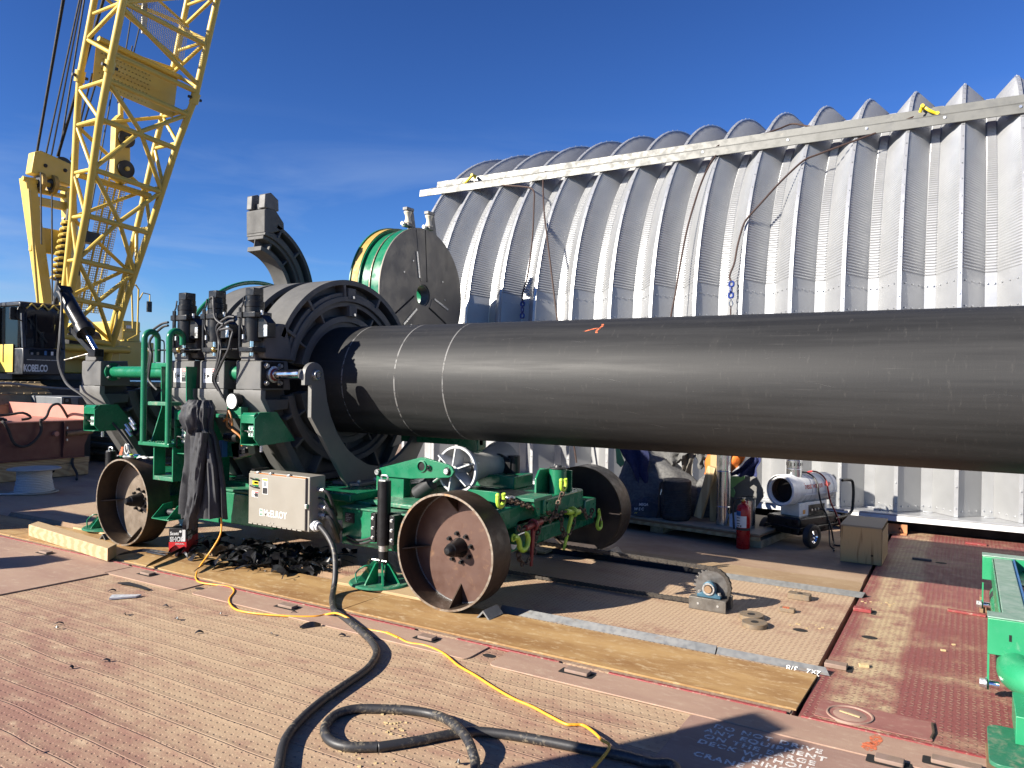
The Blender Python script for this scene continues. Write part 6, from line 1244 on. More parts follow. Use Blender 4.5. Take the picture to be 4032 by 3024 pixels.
MB().lathe([(.0, .004), (.30, .004), (.31, .012), (.30, .022), (0, .022)], RS_, (0, 0, 1), 40).build('lower_flange', 'spool', rl_); MB().lathe([(.0, .335), (.33, .335), (.345, .345), (.33, .356), (.1, .36), (.0, .36)], RS_, (0, 0, 1), 40).build('upper_flange', 'spool', rl_); MB().cyl(RS_+V((0, 0, .02)), RS_+V((0, 0, .335)), .19, n=28).build('drum', 'spool', rl_)
for k in range(13): z = .035+k*.0235; r_ = .215+.035*max(0, 1-k/6)+random.uniform(-.006, .006); MB().tube([RS_+V((r_*math.cos(t*.2618), r_*math.sin(t*.2618), z+.004*math.sin(t*.26))) for t in range(24)], .0128, 6, True).build('rope_turn', 'ropewht', rl_)
MB().tube(spline([RS_+V((.2, -.16, .04)), RS_+V((.05, -.3, .02)), RS_+V((-.1, -.42, .016)), RS_+V((-.15, -.62, .016)), RS_+V((-.2, -.85, .016))], 8), .014, 7).build('rope_tail', 'ropewht', rl_)
G2 = 'stacked timber mats behind the machine'
for k in range(11):
    dx, dy = random.uniform(-.25, .25), random.uniform(-.1, .1); z = .12+k*.045
    tag(MB().box(-16.6+dx, -13.7+dx*.4, 8.85+dy*.6, 10.9+dy, z, z+.036).build('timber_mat', wood('mat %d' % k, (.36+random.uniform(-.05, .05), .26, .15), (.2, .13, .075), 'y') if k < 3 else M['woodgrey'] if k % 2 else M['woody'], bevel=.004), ('lowest', 'second lowest', 'third lowest', 'fourth lowest', 'fifth lowest', 'middle', 'fifth from top', 'fourth from top', 'third from top', 'second from top', 'topmost')[k]+' flat brown mat in the timber mat stack behind the rear wheel', 'timber mat', G2)
tag(MB().box(-16.4, -13.9, 9.0, 10.8, .003, .119).build('timber_bearer', 'darkmach'), 'dark bearer under the stack of timber mats', 'timber')
bo = MB().lathe([(0, .44), (.10, .44), (.115, .425), (.115, .003), (0, .003)], (-11.4, 7.36, 0), (0, 0, 1), 28).build('bollard', 'rubber'); tag(bo, 'short black round bollard behind the near rear wheel', 'bollard')
# straps on the rear wheel
sp = thing('ratchet_strap', 'tangled white and green strap with orange tag on the rear wheel', 'strap', (-7.2, 4.65, .88))
for mt, ph in (('ropewht', 0), ('green', 1.3), ('cable', 2.6), ('ropewht', 3.9)): MB().tube(spline([(-7.32+.05*k+.02*math.sin(k*2+ph), 4.60+.035*math.cos(k*1.7+ph)+.03*k/3, .888+.014*abs(math.sin(k*1.3+ph))) for k in range(9)], 5), .009, 6).build('webbing', mt, sp)
MB().box(-7.24, -7.12, 4.62, 4.70, .895, .915).build('ratchet', 'bluetape', sp, bevel=.006); MB().ball((-7.16, 4.62, .917), .022, 10, (1, 1, .4)).build('green_knob', 'hookgreen', sp); MB().prism([(-7.35, .89), (-7.30, .89), (-7.27, .99), (-7.30, .99)], 'y', 4.60, 4.606).build('orange_tag', 'spray', sp)
MB().tube([(-7.42+.03*math.cos(k*.6), 4.72+.02*k/10, .90+.05+.05*math.sin(k*.6)) for k in range(21)], .009, 6).build('wire_loop', 'ropewht', sp)

# ------------------------------------------------------------------ loose timber, carton, shavings, scraps
d_ = V((-1.75, .2, 0)).normalized(); n_ = V((d_.y*-1, d_.x, 0)).normalized()*-1
tb = MB().obox(V((-6.73, 4.165, .077))+d_*.87, d_*.87, V((-.062, .085, 0))*.92, V((0, 0, .06))); tag(tb.build('loose_timber', 'wood', bevel=.006), 'loose square timber lying before the near rear wheel', 'timber')
fA, fB = V((-6.54, 4.61, .017)), V((-6.40, 4.71, .017)); ux = (fB-fA).normalized(); uy = V((-ux.y, ux.x, 0)); W_, D_, H_ = .165, .34, .235
ct = thing('towel_carton', 'black and red carton of blue shop towels beside the shavings', 'carton', tuple(fA+ux*W_/2+uy*D_/2))
def cbx(x0, x1, y0, y1, z0, z1, nm, mt, par, bv=0): return MB().obox(fA+ux*(x0+x1)/2+uy*(y0+y1)/2+V((0, 0, (z0+z1)/2)), ux*(x1-x0)/2, uy*(y1-y0)/2, V((0, 0, (z1-z0)/2))).build(nm, mt, par, bevel=bv)
cbx(0, W_, 0, D_, 0, H_, 'carton_body', 'cardblk', ct, .003); cbx(.001, W_-.001, -.0015, -.0004, .001, .105, 'red_panel', 'cardred', ct); cbx(W_+.0004, W_+.0015, .0, D_-.001, .001, .13, 'red_panel', 'cardred', ct); cbx(W_-.04, W_-.012, -.0025, -.0016, .11, .225, 'white_panel', 'sticker', ct)
def ctext(s, size, x, z, mt, bold=.02, side=False, sq=.85):
    if side: return text(s, size, fA+ux*(W_+.0028)+uy*x+V((0, 0, z)), uy, (0, 0, 1), mt, 'carton_print', ct, bold=bold, ext=.0002, squeeze=sq)
    return text(s, size, fA-uy*.0028+ux*x+V((0, 0, z)), ux, (0, 0, 1), mt, 'carton_print', ct, bold=bold, ext=.0002, squeeze=sq)
ctext('Scott', .045, .012, .172, 'sticker'); ctext('SHOP', .058, .012, .112, 'sticker', .05); ctext('SHOP', .052, .016, .114, 'stickerblk', .015); ctext('ORIGINAL', .022, .06, .08, 'sticker', .0)
ctext('Scott', .05, .02, .172, 'sticker', .02, True); ctext('SHOP', .058, .03, .112, 'sticker', .05, True)
MB().lathe([(.012, 0), (0, .0005)], fA+ux*.108+V((0, 0, .205))-uy*.003, -uy, 16).build('carton_seal', 'sticker', ct)
m_ = MB(); tp = fA+ux*.08+uy*.12+V((0, 0, H_)); m_.add([tp, tp+ux*.05+uy*.03, tp+ux*.02+V((0, 0, .09)), tp-ux*.04+V((0, 0, .07)), tp-ux*.03+uy*.04], [(0, 1, 2, 3), (0, 3, 4)]); m_.build('blue_towel', 'bluepaper', ct); cbx(.03, .13, .06, .2, H_+.0005, H_+.0012, 'carton_opening', 'dark', ct)
def curl(m_, p, l_, w_, az, rise, tw, n=9):
    p = V(p); d = V((math.cos(az), math.sin(az), 0)); s_ = V((-d.y, d.x, 0)); P = []
    for k in range(n):
        t = k/(n-1); a = tw*t; c = p+d*l_*(t-.5)+V((0, 0, rise*math.sin(math.pi*t)))+s_*.08*l_*math.sin(tw*t+az); sv = (s_*math.cos(a)+V((0, 0, 1))*math.sin(a))*w_/2; P += [c-sv, c+sv]
    m_.add([(q[0], q[1], max(q[2], .004)) for q in P], [(2*k, 2*k+1, 2*k+3, 2*k+2) for k in range(n-1)])
rnd = random.Random(21); m_ = MB()
for i in range(420):
    x = rnd.gauss(-5.6, .42); y = rnd.gauss(4.95, .24)
    if y < 4.5 or x > -4.85: continue
    curl(m_, (x, y, rnd.uniform(.02, .03)+rnd.random()*.10*math.exp(-((x+5.5)/.5)**2-((y-4.85)/.22)**2)), rnd.uniform(.05, .26), rnd.choice((.008, .012, .02, .06, .09)), rnd.uniform(0, 6.28), rnd.uniform(.0, .05), rnd.uniform(-1.8, 1.8))
o = m_.build('plastic_shavings', 'shaving', kind='stuff', smooth=40); tag(o, 'pile of black plastic pipe shavings under the machine', 'shavings')
for pts, w_, lb in (([t5(450, 1210), t5(720, 1170), t5(1020, 1180)], .03, 'long flat black shaving pointing at the loose timber'), ([t5(760, 1340), t5(1000, 1240), t5(1390, 1060)], .05, 'broad black shaving leaning against the carton'), ([t5(720, 1160), t5(860, 1190), t5(1040, 1215)], .014, 'thin shiny shaving in front of the carton'), ([t5(1280, 1390), t5(1450, 1290), t5(1560, 1270)], .03, 'black shaving lying beside the orange cord'), ([t5(1480, 1370), t5(1650, 1330), t5(1850, 1310)], .035, 'crumpled black shaving on the rust brown plate')):
    P = []; g_ = [gp(*q, .03) for q in pts]; g_[-1].z += .05 if w_ > .045 else .0; g_ = spline(g_, 6); M_ = MB()
    for k, p in enumerate(g_): t = k/(len(g_)-1); wd = w_*math.sin(math.pi*min(1, .12+t*.9)); P += [p+V((0, -wd*.35, 0)), p+V((0, wd*.3, wd*.9)), p+V((.004, wd*.3+.004, wd*.9+.002))]
    M_.add([(q[0], q[1], max(q[2], .018)) for q in P], [(3*k+j, 3*k+j+1, 3*k+j+4, 3*k+j+3) for k in range(len(g_)-1) for j in range(2)]); tag(M_.build('plastic_shaving', 'shaving', smooth=40), lb, 'shaving')
m_ = MB(); q = [gp(*t5(*p), .03) for p in [(2050, 1240), (2110, 1125), (2195, 1180), (2200, 1230), (2110, 1250)]]; cq = sum(q, V())/5+V((0, 0, .07)); m_.add(q+[cq], [(i, (i+1) % 5, 5) for i in range(5)]); tag(m_.build('plastic_bag', 'plastic', smooth=0), 'small crumpled clear plastic bag under the control cabinet', 'plastic bag')
G3 = 'black plastic scraps on the near deck'
for i, q in enumerate([c3(320, 635), c3(385, 875), c3(575, 838), c3(1085, 683), c3(1475, 693), c3(1690, 650), c3(680, 583), c3(200, 1333), c3(1860, 700), c3(900, 540), c3(1200, 585), c3(960, 610), c3(1440, 352), c3(1600, 400), c3(610, 455), c3(310, 660), d4(560, 1310), c3(1600, 575)]):
    m_ = MB(); p = gp(*q, .004); l_ = rnd.uniform(.025, .06) if i != 5 else .14; curl(m_, p+V((0, 0, .004)), l_, rnd.uniform(.006, .018) if i != 5 else .04, rnd.uniform(-.6, 1.2), .012, rnd.uniform(1, 3)); o = m_.build('plastic_scrap', 'shaving', smooth=40); tag(o, 'small curled scrap of black plastic on the near deck', 'scrap', G3)
m_ = MB(); P = [gp(*c3(*q), .014) for q in [(640, 405), (700, 402), (770, 420), (818, 442), (790, 445), (740, 430), (690, 418), (640, 412)]]; m_.add(P, [tuple(range(8))]); tag(m_.build('tape_strip', 'rubber', smooth=0), 'torn strip of black tape on the deck edge', 'tape')
P = [gp(*c3(*q), .006) for q in [(593, 500), (610, 480), (770, 478), (740, 488)]]; m_ = MB(); m_.add(P+[p+V((0, 0, .012)) for p in P], [(3, 2, 1, 0), (4, 5, 6, 7)]+[(i, (i+1) % 4, 4+(i+1) % 4, 4+i) for i in range(4)]); tag(m_.build('wood_splinter', 'plastic', smooth=0), 'pale flat splinter of wood on the near deck', 'splinter')
m_ = MB()
for i in range(110):
    c_ = rnd.choice([c3(1960, 1350), d4(110, 1000), tx(1100, 350), pp(1640, 960), zz1(150, 1480), d4(60, 1060), pp(1500, 700), pp(1000, 700)]); p = gp(*c_); p = p+V((rnd.gauss(0, .09), rnd.gauss(0, .045), .003)); r_ = rnd.uniform(.002, .008); m_.obox(p, (r_, r_*.4, 0), (-r_*.3, r_*.6, 0), (0, 0, r_*.4))
tag(m_.build('wood_chips', 'sawdust', kind='stuff', smooth=0), 'scattered pale sawdust and wood chips on the deck', 'sawdust')
G4 = 'loose wood chips on the red deck'
for q in (tx(1000, 60), ): pass
for q, s_ in ((pp(2030, 1245), .03), (ee(205, 832), .016), (ee(278, 790), .012)):
    p = gp(*q, .001); tag(MB().obox(p+V((0, 0, s_*.3)), (s_*.8, s_*.3, .0), (-s_*.2, s_*.5, 0), (0, .0, s_*.3)).build('wood_chip', 'sawdust'), 'single pale wood chip on the red tread deck', 'wood chip', G4)

# ------------------------------------------------------------------ cables on the deck
hp_ = [V((bx1+.07, 4.645, .475)), yp(*b2(930, 710), 4.64), yp(*b2(1000, 800), 4.61), yp(*b2(1055, 920), 4.58), yp(*b2(1072, 1050), 4.55), yp(*b2(1072, 1200), 4.50), yp(*b2(1055, 1330), 4.44), gp(*b2(1040, 1440), .03)]
hp_ += [gp(*q, .023) for q in [b2(1062, 1540), b2(1130, 1590), c3(1890, 610), c3(1975, 680), c3(2035, 745), c3(2048, 800), c3(2000, 875), c3(1890, 955), c3(1760, 1045), c3(1640, 1150), c3(1555, 1260), c3(1522, 1390)]]
hp_ += [gp(*q, .023) for q in [(1092, 3110), (1150, 3290), (1330, 3430), (1600, 3440), (1800, 3330), (1868, 3170)]]
lp = [gp(*q, z) for q, z in [(d4(685, 1320), .03), (d4(668, 1230), .05), (d4(630, 1130), .068), (d4(560, 1045), .066), (d4(480, 985), .045), (d4(380, 945), .024), (d4(200, 915), .023), (d4(0, 905), .023), (c3(1930, 1095), .023), (c3(1830, 1125), .023), (c3(1775, 1180), .023), (c3(1770, 1230), .023), (c3(1810, 1275), .023), (c3(1900, 1300), .023), (c3(2050, 1300), .023), (d4(0, 1180), .023), (d4(250, 1140), .023), (d4(480, 1095), .023), (d4(680, 1070), .023), (d4(900, 1090), .023), (d4(1200, 1140), .023), (d4(1500, 1200), .023), (d4(1750, 1245), .023), (d4(1950, 1300), .023), (d4(2150, 1350), .023)]]
hp_ += lp+[V((-.9, 2.75, .023)), V((-.5, 2.6, .023))]
tag(MB().tube(spline(hp_, 8), .0225, 14).build('power_cable', 'hose', smooth=80), 'thick muddy black power cable looping from the cabinet across the deck', 'cable')
oc = [yp(*t5(1575, 760), 4.46), yp(*t5(1582, 900), 4.45), yp(*t5(1562, 1000), 4.43), yp(*t5(1500, 1110), 4.40), yp(*t5(1420, 1225), 4.36)]+[gp(*q, .011) for q in [t5(1345, 1340), t5(1305, 1420), t5(1312, 1478), t5(1370, 1508), t5(1500, 1525), t5(1640, 1545), t5(1708, 1572), t5(1715, 1612), c3(1250, 492), c3(1252, 522), c3(1290, 555), c3(1400, 575), c3(1600, 590), c3(1720, 590), c3(1775, 580)]]
oc[5].z = .02
oc += [gp(*c3(1830, 573), .052), gp(*c3(1895, 600), .04)]+[gp(*q, .009) for q in [c3(1980, 655), c3(2100, 680), c3(2170, 710), d4(40, 350), d4(120, 385), d4(200, 425), d4(320, 445), d4(450, 500), d4(560, 590), d4(680, 660), d4(820, 750), d4(960, 830), d4(1100, 890), d4(1230, 960), d4(1340, 1015), d4(1400, 1020), d4(1470, 1025)]]+[gp(*d4(1545, 1075), .03), gp(*d4(1600, 1130), .04), gp(*d4(1655, 1195), .045), V((-1.35, 2.9, .03)), V((-1.2, 2.6, .01))]
tag(MB().tube(spline(oc, 6), .0075, 8).build('extension_cord', 'orangecord', smooth=80), 'orange extension cord snaking from under the jacket across the deck', 'cord')

# ------------------------------------------------------------------ crawler crane
cn = thing('crawler_crane', 'yellow lattice boom crawler crane with charcoal cab behind the machine', 'crane', (-19, 10, 0))
ZN = [1.9, 3.4, 5.3, 7.2, 8.2, 10, 13.5]
FXn = [-18.25, -17.6, -16.8, -16.05, -15.58, -14.95, -13.75]; RXn = [-18.4, -17.85, -17.35, -16.92, -16.68, -16.08, -14.9]
YLn = [9.85, 9.79, 9.69, 9.52, 9.44, 9.44, 9.44]; YRn = [11.05, 11.1, 11.25, 11.4, 11.5, 11.5, 11.5]
def ip(z, T): return float(np.interp(z, ZN, T))
def bp(z, side, face): return V((ip(z, FXn if face == 'f' else RXn), ip(z, YLn if side == 'l' else YRn), z))
for sd2 in 'lr':
    for fc2 in 'fr': MB().tube([bp(z, sd2, fc2) for z in ZN], lambda t: .078 if fc2 == 'f' else .07, 14).build('boom_chord', 'yellow', cn)
def brace(p, q, r=.042): MB().cyl(p, q, r*1.2, n=10).build('boom_brace', 'yellow', cn)
lev = [2.6, 3.45, 4.3, 5.25, 6.2, 7.2, 7.95]
for i, z in enumerate(lev):
    brace(bp(z, 'l', 'f'), bp(z-.12, 'r', 'f'), .05)
    if i < len(lev)-1:
        a, b_ = (z, lev[i+1]); md_ = (bp(b_, 'l', 'f')+bp(b_, 'r', 'f'))/2
        if i % 2 == 0: brace(bp(a, 'l', 'f'), md_); brace(bp(a-.12, 'r', 'f'), md_)
        else: m2 = (bp(a, 'l', 'f')+bp(a, 'r', 'f'))/2; brace(m2, bp(b_, 'l', 'f')); brace(m2, bp(b_-.1, 'r', 'f'))
        for sd2 in 'lr':
            brace(bp(a, sd2, 'f'), bp(b_, sd2, 'r'), .036); brace(bp(b_, sd2, 'f'), bp(b_, sd2, 'r'), .036)
        if i % 2: brace(bp(a, 'l', 'r'), bp(b_, 'r', 'r'), .036)
        else: brace(bp(b_, 'l', 'r'), bp(a, 'r', 'r'), .036)
lev2 = [8.45, 9.45, 10.45, 11.45, 12.45]
for i, z in enumerate(lev2):
    if i == 0: brace(bp(z, 'l', 'f'), bp(z-.1, 'r', 'f'), .05)
    if i < len(lev2)-1:
        b_ = lev2[i+1]
        if i % 2 == 0: brace(bp(z+.9, 'l', 'f'), bp(b_-.95, 'r', 'f'), .045)
        else: brace(bp(z, 'l', 'f'), bp(b_, 'r', 'f'), .045)
        brace(bp(b_, 'l', 'f'), bp(b_-.1, 'r', 'f'), .045)
        for sd2 in 'lr': brace(bp(z, sd2, 'f'), bp(z+.5, sd2, 'r'), .036); brace(bp(z+.5, sd2, 'r'), bp(b_, sd2, 'f'), .036); brace(bp(b_, sd2, 'f'), bp(b_, sd2, 'r'), .03)
        brace(bp(z+.5, 'l', 'r'), bp(z+.6, 'r', 'r'), .036)
for sd2 in 'lr':
    for fc2 in 'fr': p = bp(8.2, sd2, fc2); d = (bp(8.5, sd2, fc2)-bp(8.0, sd2, fc2)).normalized(); MB().cyl(p-d*.12, p+d*.12, .105, n=12).build('boom_joint', 'yellow', cn); MB().cyl(p-V((0, .17, 0)), p+V((0, .17, 0)), .035, n=8).build('joint_pin', 'cabgrey', cn)
# perforated walkway plate and mesh guard inside the boom
pw = MB(); A_, B_ = bp(8.0, 'l', 'r'), bp(8.7, 'l', 'r'); pw.add([V((-16.3, 9.5, 8.0)), V((-16.3, 11.45, 7.85)), V((-16.15, 11.45, 8.75)), V((-16.15, 9.5, 8.9))]+[V((-16.33, 9.5, 8.0)), V((-16.33, 11.45, 7.85)), V((-16.18, 11.45, 8.75)), V((-16.18, 9.5, 8.9))], [(0, 1, 2, 3), (7, 6, 5, 4), (0, 4, 5, 1), (3, 2, 6, 7)]); pw = pw.build('walkway_plate', 'yellow', cn)
hl = MB()
for i in range(14):
    for j in range(8): p = V((-16.298+.0214*j+.006, 9.62+i*.085+(j % 2)*.04, 8.06+j*.1-.006*i)); hl.cyl(p, p+V((.006, 0, 0)), .016, n=6)
hl.build('plate_holes', MAT('plate holes', (.3, .2, .03), None, 9, .6), pw, kind='stuff'); MB().cyl((-16.1, 9.5, 8.93), (-16.1, 11.5, 8.78), .06, n=10).build('walkway_rail', 'yellow', pw)
def mesh_panel(c0, c1, c2, c3_, n1_, n2_, r, name, mat, par):
    m_ = MB(); c0, c1, c2, c3_ = map(V, (c0, c1, c2, c3_))
    for i in range(n1_+1): t = i/n1_; m_.cyl(c0.lerp(c1, t), c3_.lerp(c2, t), r, n=4, cap=False)
    for j in range(n2_+1): t = j/n2_; m_.cyl(c0.lerp(c3_, t), c1.lerp(c2, t), r, n=4, cap=False)
    return m_.build(name, mat, par, kind='stuff')
mesh_panel((-15.9, 9.5, 9.75), (-15.9, 11.4, 9.05), (-15.7, 11.4, 9.85), (-15.7, 9.5, 10.55), 44, 18, .006, 'mesh_guard', 'mesh', cn); MB().cyl((-15.9, 9.5, 9.75), (-15.9, 11.4, 9.05), .03, n=8).build('guard_rail', 'yellow', cn); MB().cyl((-15.7, 9.5, 10.55), (-15.7, 11.4, 9.85), .03, n=8).build('guard_rail', 'yellow', cn); MB().box(-15.83, -15.8, 10.3, 10.42, 9.3, 10.2).build('guard_post', 'mesh', cn)
bl = thing('hook_block', 'yellow sheave block hanging inside the crane boom', 'hook block', (-16.9, 10.6, 7)); MB().prism([(10.35, 6.25), (10.62, 6.15), (10.75, 6.3), (10.72, 7.5), (10.5, 7.75), (10.38, 7.6)], 'x', -17.05, -16.85).build('block_side', 'yellow', bl, bevel=.01)
for z in (6.5, 7.2): MB().cyl((-17.1, 10.62, z), (-16.8, 10.62, z), .2, n=20).build('sheave', 'darkmach', bl); MB().cyl((-17.15, 10.62, z), (-16.75, 10.62, z), .05, n=10).build('sheave_pin', 'yellow', bl)
MB().cyl((-16.95, 10.55, 8.0), (-16.95, 10.55, 7.6), .06, n=8).build('block_link', 'yellow', bl); brace((-17.0, 9.6, 6.15), (-17.0, 11.35, 6.05), .06)
mesh_panel((-17.9, 10.1, 3.2), (-17.9, 10.65, 3.2), (-17.2, 10.95, 6.6), (-17.2, 10.4, 6.6), 12, 64, .008, 'ladder_guard', 'mesh', cn)
for y in (.12, .3, .42): MB().cyl((-17.9, 10.1+y, 3.2), (-17.2, 10.4+y, 6.6), .02, n=6).build('ladder_string', 'yellow', cn)
MB().box(-17.6, -17.3, 9.95, 10.3, 4.75, 5.0).build('light_box', 'cabgrey', cn)
# gantry, pendant block and ropes
GX = -19.8
for (a, b_, y2) in ((V((GX, 9.96, 6.5)), V((GX+.1, 10.39, 3.3)), 0), (V((GX, 10.95, 6.4)), V((GX+.1, 11.1, 3.2)), 0)): MB().bar(a, b_, .24, .3, (1, 0, 0)).build('gantry_leg', 'yellow', cn)
for z, h in ((6.25, .1), (6.0, .2), (5.05, .62)): MB().box(GX-.1, GX+.05, 10.05, 10.98, z-h/2, z+h/2).build('gantry_crossbar', 'yellow', cn, bevel=.02)
MB().cyl((GX+.1, 9.8, 6.45), (GX+.1, 11.1, 6.4), .06, n=10).build('sheave_shaft', 'yellow', cn)
for y in (10.2, 10.5): MB().cyl((GX+.1, y-.05, 6.45), (GX+.1, y+.05, 6.45), .24, n=20).build('sheave', 'gold', cn); MB().cyl((GX+.1, y-.07, 6.45), (GX+.1, y+.07, 6.45), .15, n=16).build('sheave_rim', 'darkmach', cn)
MB().cyl((GX+.2, 9.9, 6.2), (GX+.4, 10.05, 3.3), .035, n=8).build('pendant_bar', 'yellow', cn); MB().tube([(GX+.5, 10.6, 4.2), (GX+.3, 10.9, 5.6)], .14, 12).build('backstop', 'yellow', cn)
sp_ = MB(); sp_.tube([V((-18.5, 9.98, 3.9))+V((.055*k/16, .02*k/16, .07*k/4))+V((.12*math.cos(k*.785), .12*math.sin(k*.785), 0)) for k in range(86)], .035, 6); sp_.build('backstop_spring', 'yellow', cn); MB().cyl((-18.6, 9.95, 2.9), (-18.2, 10.12, 5.6), .075, n=12).build('backstop_rod', 'darkmach', cn)
pb = MB().prism([(9.98, 6.62), (10.05, 7.15), (10.2, 7.22), (10.9, 7.08), (11.06, 6.95), (10.98, 6.52)], 'x', GX-.15, GX+.15).build('pendant_block', 'yellow', cn, bevel=.02)
for y in (10.3, 10.78): MB().cyl((GX-.08, y, 6.98), (GX+.08, y, 6.98), .24, n=20).build('block_sheave', 'darkmach', pb); MB().ball((GX+.16, y, 6.87), .05, 8).build('block_pin', 'darkmach', pb)
for p, q in ((kk(195, 850), kk(340, 0)), (kk(200, 850), kk(350, 0)), (kk(250, 840), kk(428, 20)), (kk(278, 855), kk(440, 20)), (kk(320, 860), kk(455, 20)), (kk(385, 870), kk(455, 590)), (kk(395, 880), kk(490, 560)), (kk(310, 850), kk(462, 330)), (kk(318, 850), kk(470, 330))): MB().cyl(xp(*p, GX), xp(*q, GX+1.6)+(xp(*q, GX+1.6)-xp(*p, GX))*.6, .022, n=6).build('hoist_rope', 'wire', cn)
for p, q in ((kk(520, 1180), kk(780, 60)), (kk(430, 1500), kk(640, 330)), (kk(285, 1640), kk(282, 1060)), (kk(225, 1330), kk(222, 940)), (kk(640, 560), kk(720, 50)), (kk(700, 330), kk(720, 250))): MB().cyl(xp(*p, -18.2), xp(*q, -18.2), .02, n=6).build('hoist_rope', 'wire', cn)
# top pulleys just inside the frame
MB().box(-15.3, -14.9, 9.0, 9.7, 9.75, 9.95).build('boom_sheave_box', 'yellow', cn, bevel=.03)
# house and cab
MB().box(-23, -18.6, 9.5, 12.6, 1.75, 2.6).build('machinery_house', 'yellow', cn, bevel=.03); MB().box(-23, -18.9, 11.9, 12.4, 2.1, 3.15).build('engine_cover', 'yellow', cn, bevel=.04)
for z in (2.35, 2.62, 2.88): MB().box(-18.9, -18.86, 11.92, 12.38, z, z+.03).build('cover_ledge', 'yellow', cn)
MB().box(-18.895, -18.87, 11.98, 12.12, 2.95, 3.03).build('work_lamp', 'sticker', cn); MB().box(-18.6, -18.2, 9.5, 9.8, 1.75, 3.1).build('boom_foot_cheek', 'yellow', cn, bevel=.02); MB().box(-18.6, -18.2, 11.1, 11.4, 1.75, 2.6).build('boom_foot_cheek', 'yellow', cn, bevel=.02)
MB().cyl((-18.0, 9.6, 2.35), (-18.0, 11.5, 2.35), .09, n=14).build('winch_shaft', 'yellow', cn); MB().cyl((-18.6, 10.2, 2.5), (-18.6, 11.0, 2.5), .3, n=24).build('winch_drum', 'darkmach', cn); MB().box(-18.3, -18.25, 9.7, 10.9, 2.1, 2.4).build('service_panel', 'yellow', cn, bevel=.01)
cb_x = -17.2; y0, y1, z0, z1 = 8.61, 9.50, 1.695, 3.27
cb2 = MB().prism([(cb_x-1.6, z0), (cb_x, z0), (cb_x+.02, 2.05), (cb_x+.0, 2.28), (cb_x-1.6, 2.28)], 'y', y0, y1).build('cab', 'cabgrey', cn, bevel=.03)
MB().prism([(cb_x-1.6, 3.17), (cb_x-.11, 3.17), (cb_x-.14, z1-.02), (cb_x-.2, z1), (cb_x-1.6, z1)], 'y', y0, y1).build('cab_roof', 'cabgrey', cb2, bevel=.03)
MB().box(cb_x-1.6, cb_x-1.55, y0, y1, 2.28, 3.17).build('cab_back', 'cabgrey', cb2); MB().box(cb_x-1.6, cb_x-.5, y1-.04, y1, 2.28, 3.17).build('cab_wall', 'cabgrey', cb2)
for yy in (y0+.035, y1-.035): MB().bar((cb_x-.03, yy, 2.27), (cb_x-.145, yy, 3.18), .07, .07, (1, 0, 0)).build('cab_pillar', 'cabgrey', cb2, bevel=.01)
m_ = MB(); P = [(cb_x-.005, y0+.07, 2.285), (cb_x-.005, y1-.07, 2.285), (cb_x-.115, y1-.07, 3.165), (cb_x-.115, y0+.07, 3.165)]; m_.add(P+[(x-.012, y, z) for x, y, z in P], [(0, 1, 2, 3), (7, 6, 5, 4), (0, 4, 5, 1), (1, 5, 6, 2), (2, 6, 7, 3), (3, 7, 4, 0)]); m_.build('windscreen', 'glass', cb2)
MB().box(cb_x-.7, cb_x-.35, 9.0, 9.3, 2.29, 2.5).build('seat_base', 'seatgrey', cb2, bevel=.03); MB().box(cb_x-.9, cb_x-.72, 9.0, 9.3, 2.35, 2.95).build('seat_back', 'seatgrey', cb2, bevel=.04); MB().box(cb_x-.35, cb_x-.15, 9.12, 9.36, 2.29, 2.62).build('console', 'machgrey', cb2, bevel=.02); MB().box(cb_x-.3, cb_x-.25, 8.9, 9.02, 2.7, 2.82).build('display', 'sticker', cb2); MB().box(cb_x-.4, cb_x-.38, 8.75, 8.85, 2.8, 2.95).build('notice', 'sticker', cb2)
MB().prism(rrect(y0+.12, y1-.1, 2.12, 2.25, .05), 'x', cb_x-.01, cb_x+.014).build('lower_window', 'glass', cb2)
for y, h, mt in ((8.78, .05, 'seatgrey'), (8.9, .06, 'steel'), (9.06, .09, 'bluetape'), (9.2, .08, 'sticker')): MB().box(cb_x+.0145, cb_x+.016, y-.02, y+.03, 2.13, 2.13+h).build('object_on_cab_floor', mt, cb2)
MB().box(cb_x+.004, cb_x+.02, 8.68, 9.38, 2.015, 2.03).build('cab_trim', 'zinc', cb2, bevel=.004)
text('KOBELCO', .205, (cb_x+.003, 8.625, 1.775), (0, 1, 0), (.06, 0, 1), 'whitetext', 'maker_lettering', cb2, bold=.035, ext=.002, squeeze=.56, spacing=.92)
MB().box(cb_x-.05, cb_x+.02, 8.86, 8.875, 2.4, 3.0).build('wiper', 'black', cb2); MB().bar((cb_x-.06, 8.75, 2.9), (cb_x+.012, 9.1, 2.4), .03, .03).build('wiper_arm', 'black', cb2); MB().bar((cb_x-.08, 8.7, 3.05), (cb_x-.0, 8.68, 2.55), .02, .02).build('wiper_arm', 'black', cb2)
MB().prism([(8.62, 3.0), (8.60, 3.2), (8.52, 3.2), (8.50, 3.0)], 'x', cb_x+.02, cb_x+.05).build('mirror', 'black', cb2); MB().prism(rrect(8.36, 8.55, 2.85, 3.12, .04), 'x', cb_x-.06, cb_x-.02).build('mirror', 'black', cb2); MB().tube(spline([(cb_x, 8.62, 3.1), (cb_x+.03, 8.5, 3.12), (cb_x+.03, 8.48, 2.9), (cb_x, 8.62, 2.82)], 5), .012, 6).build('mirror_arm', 'black', cb2)
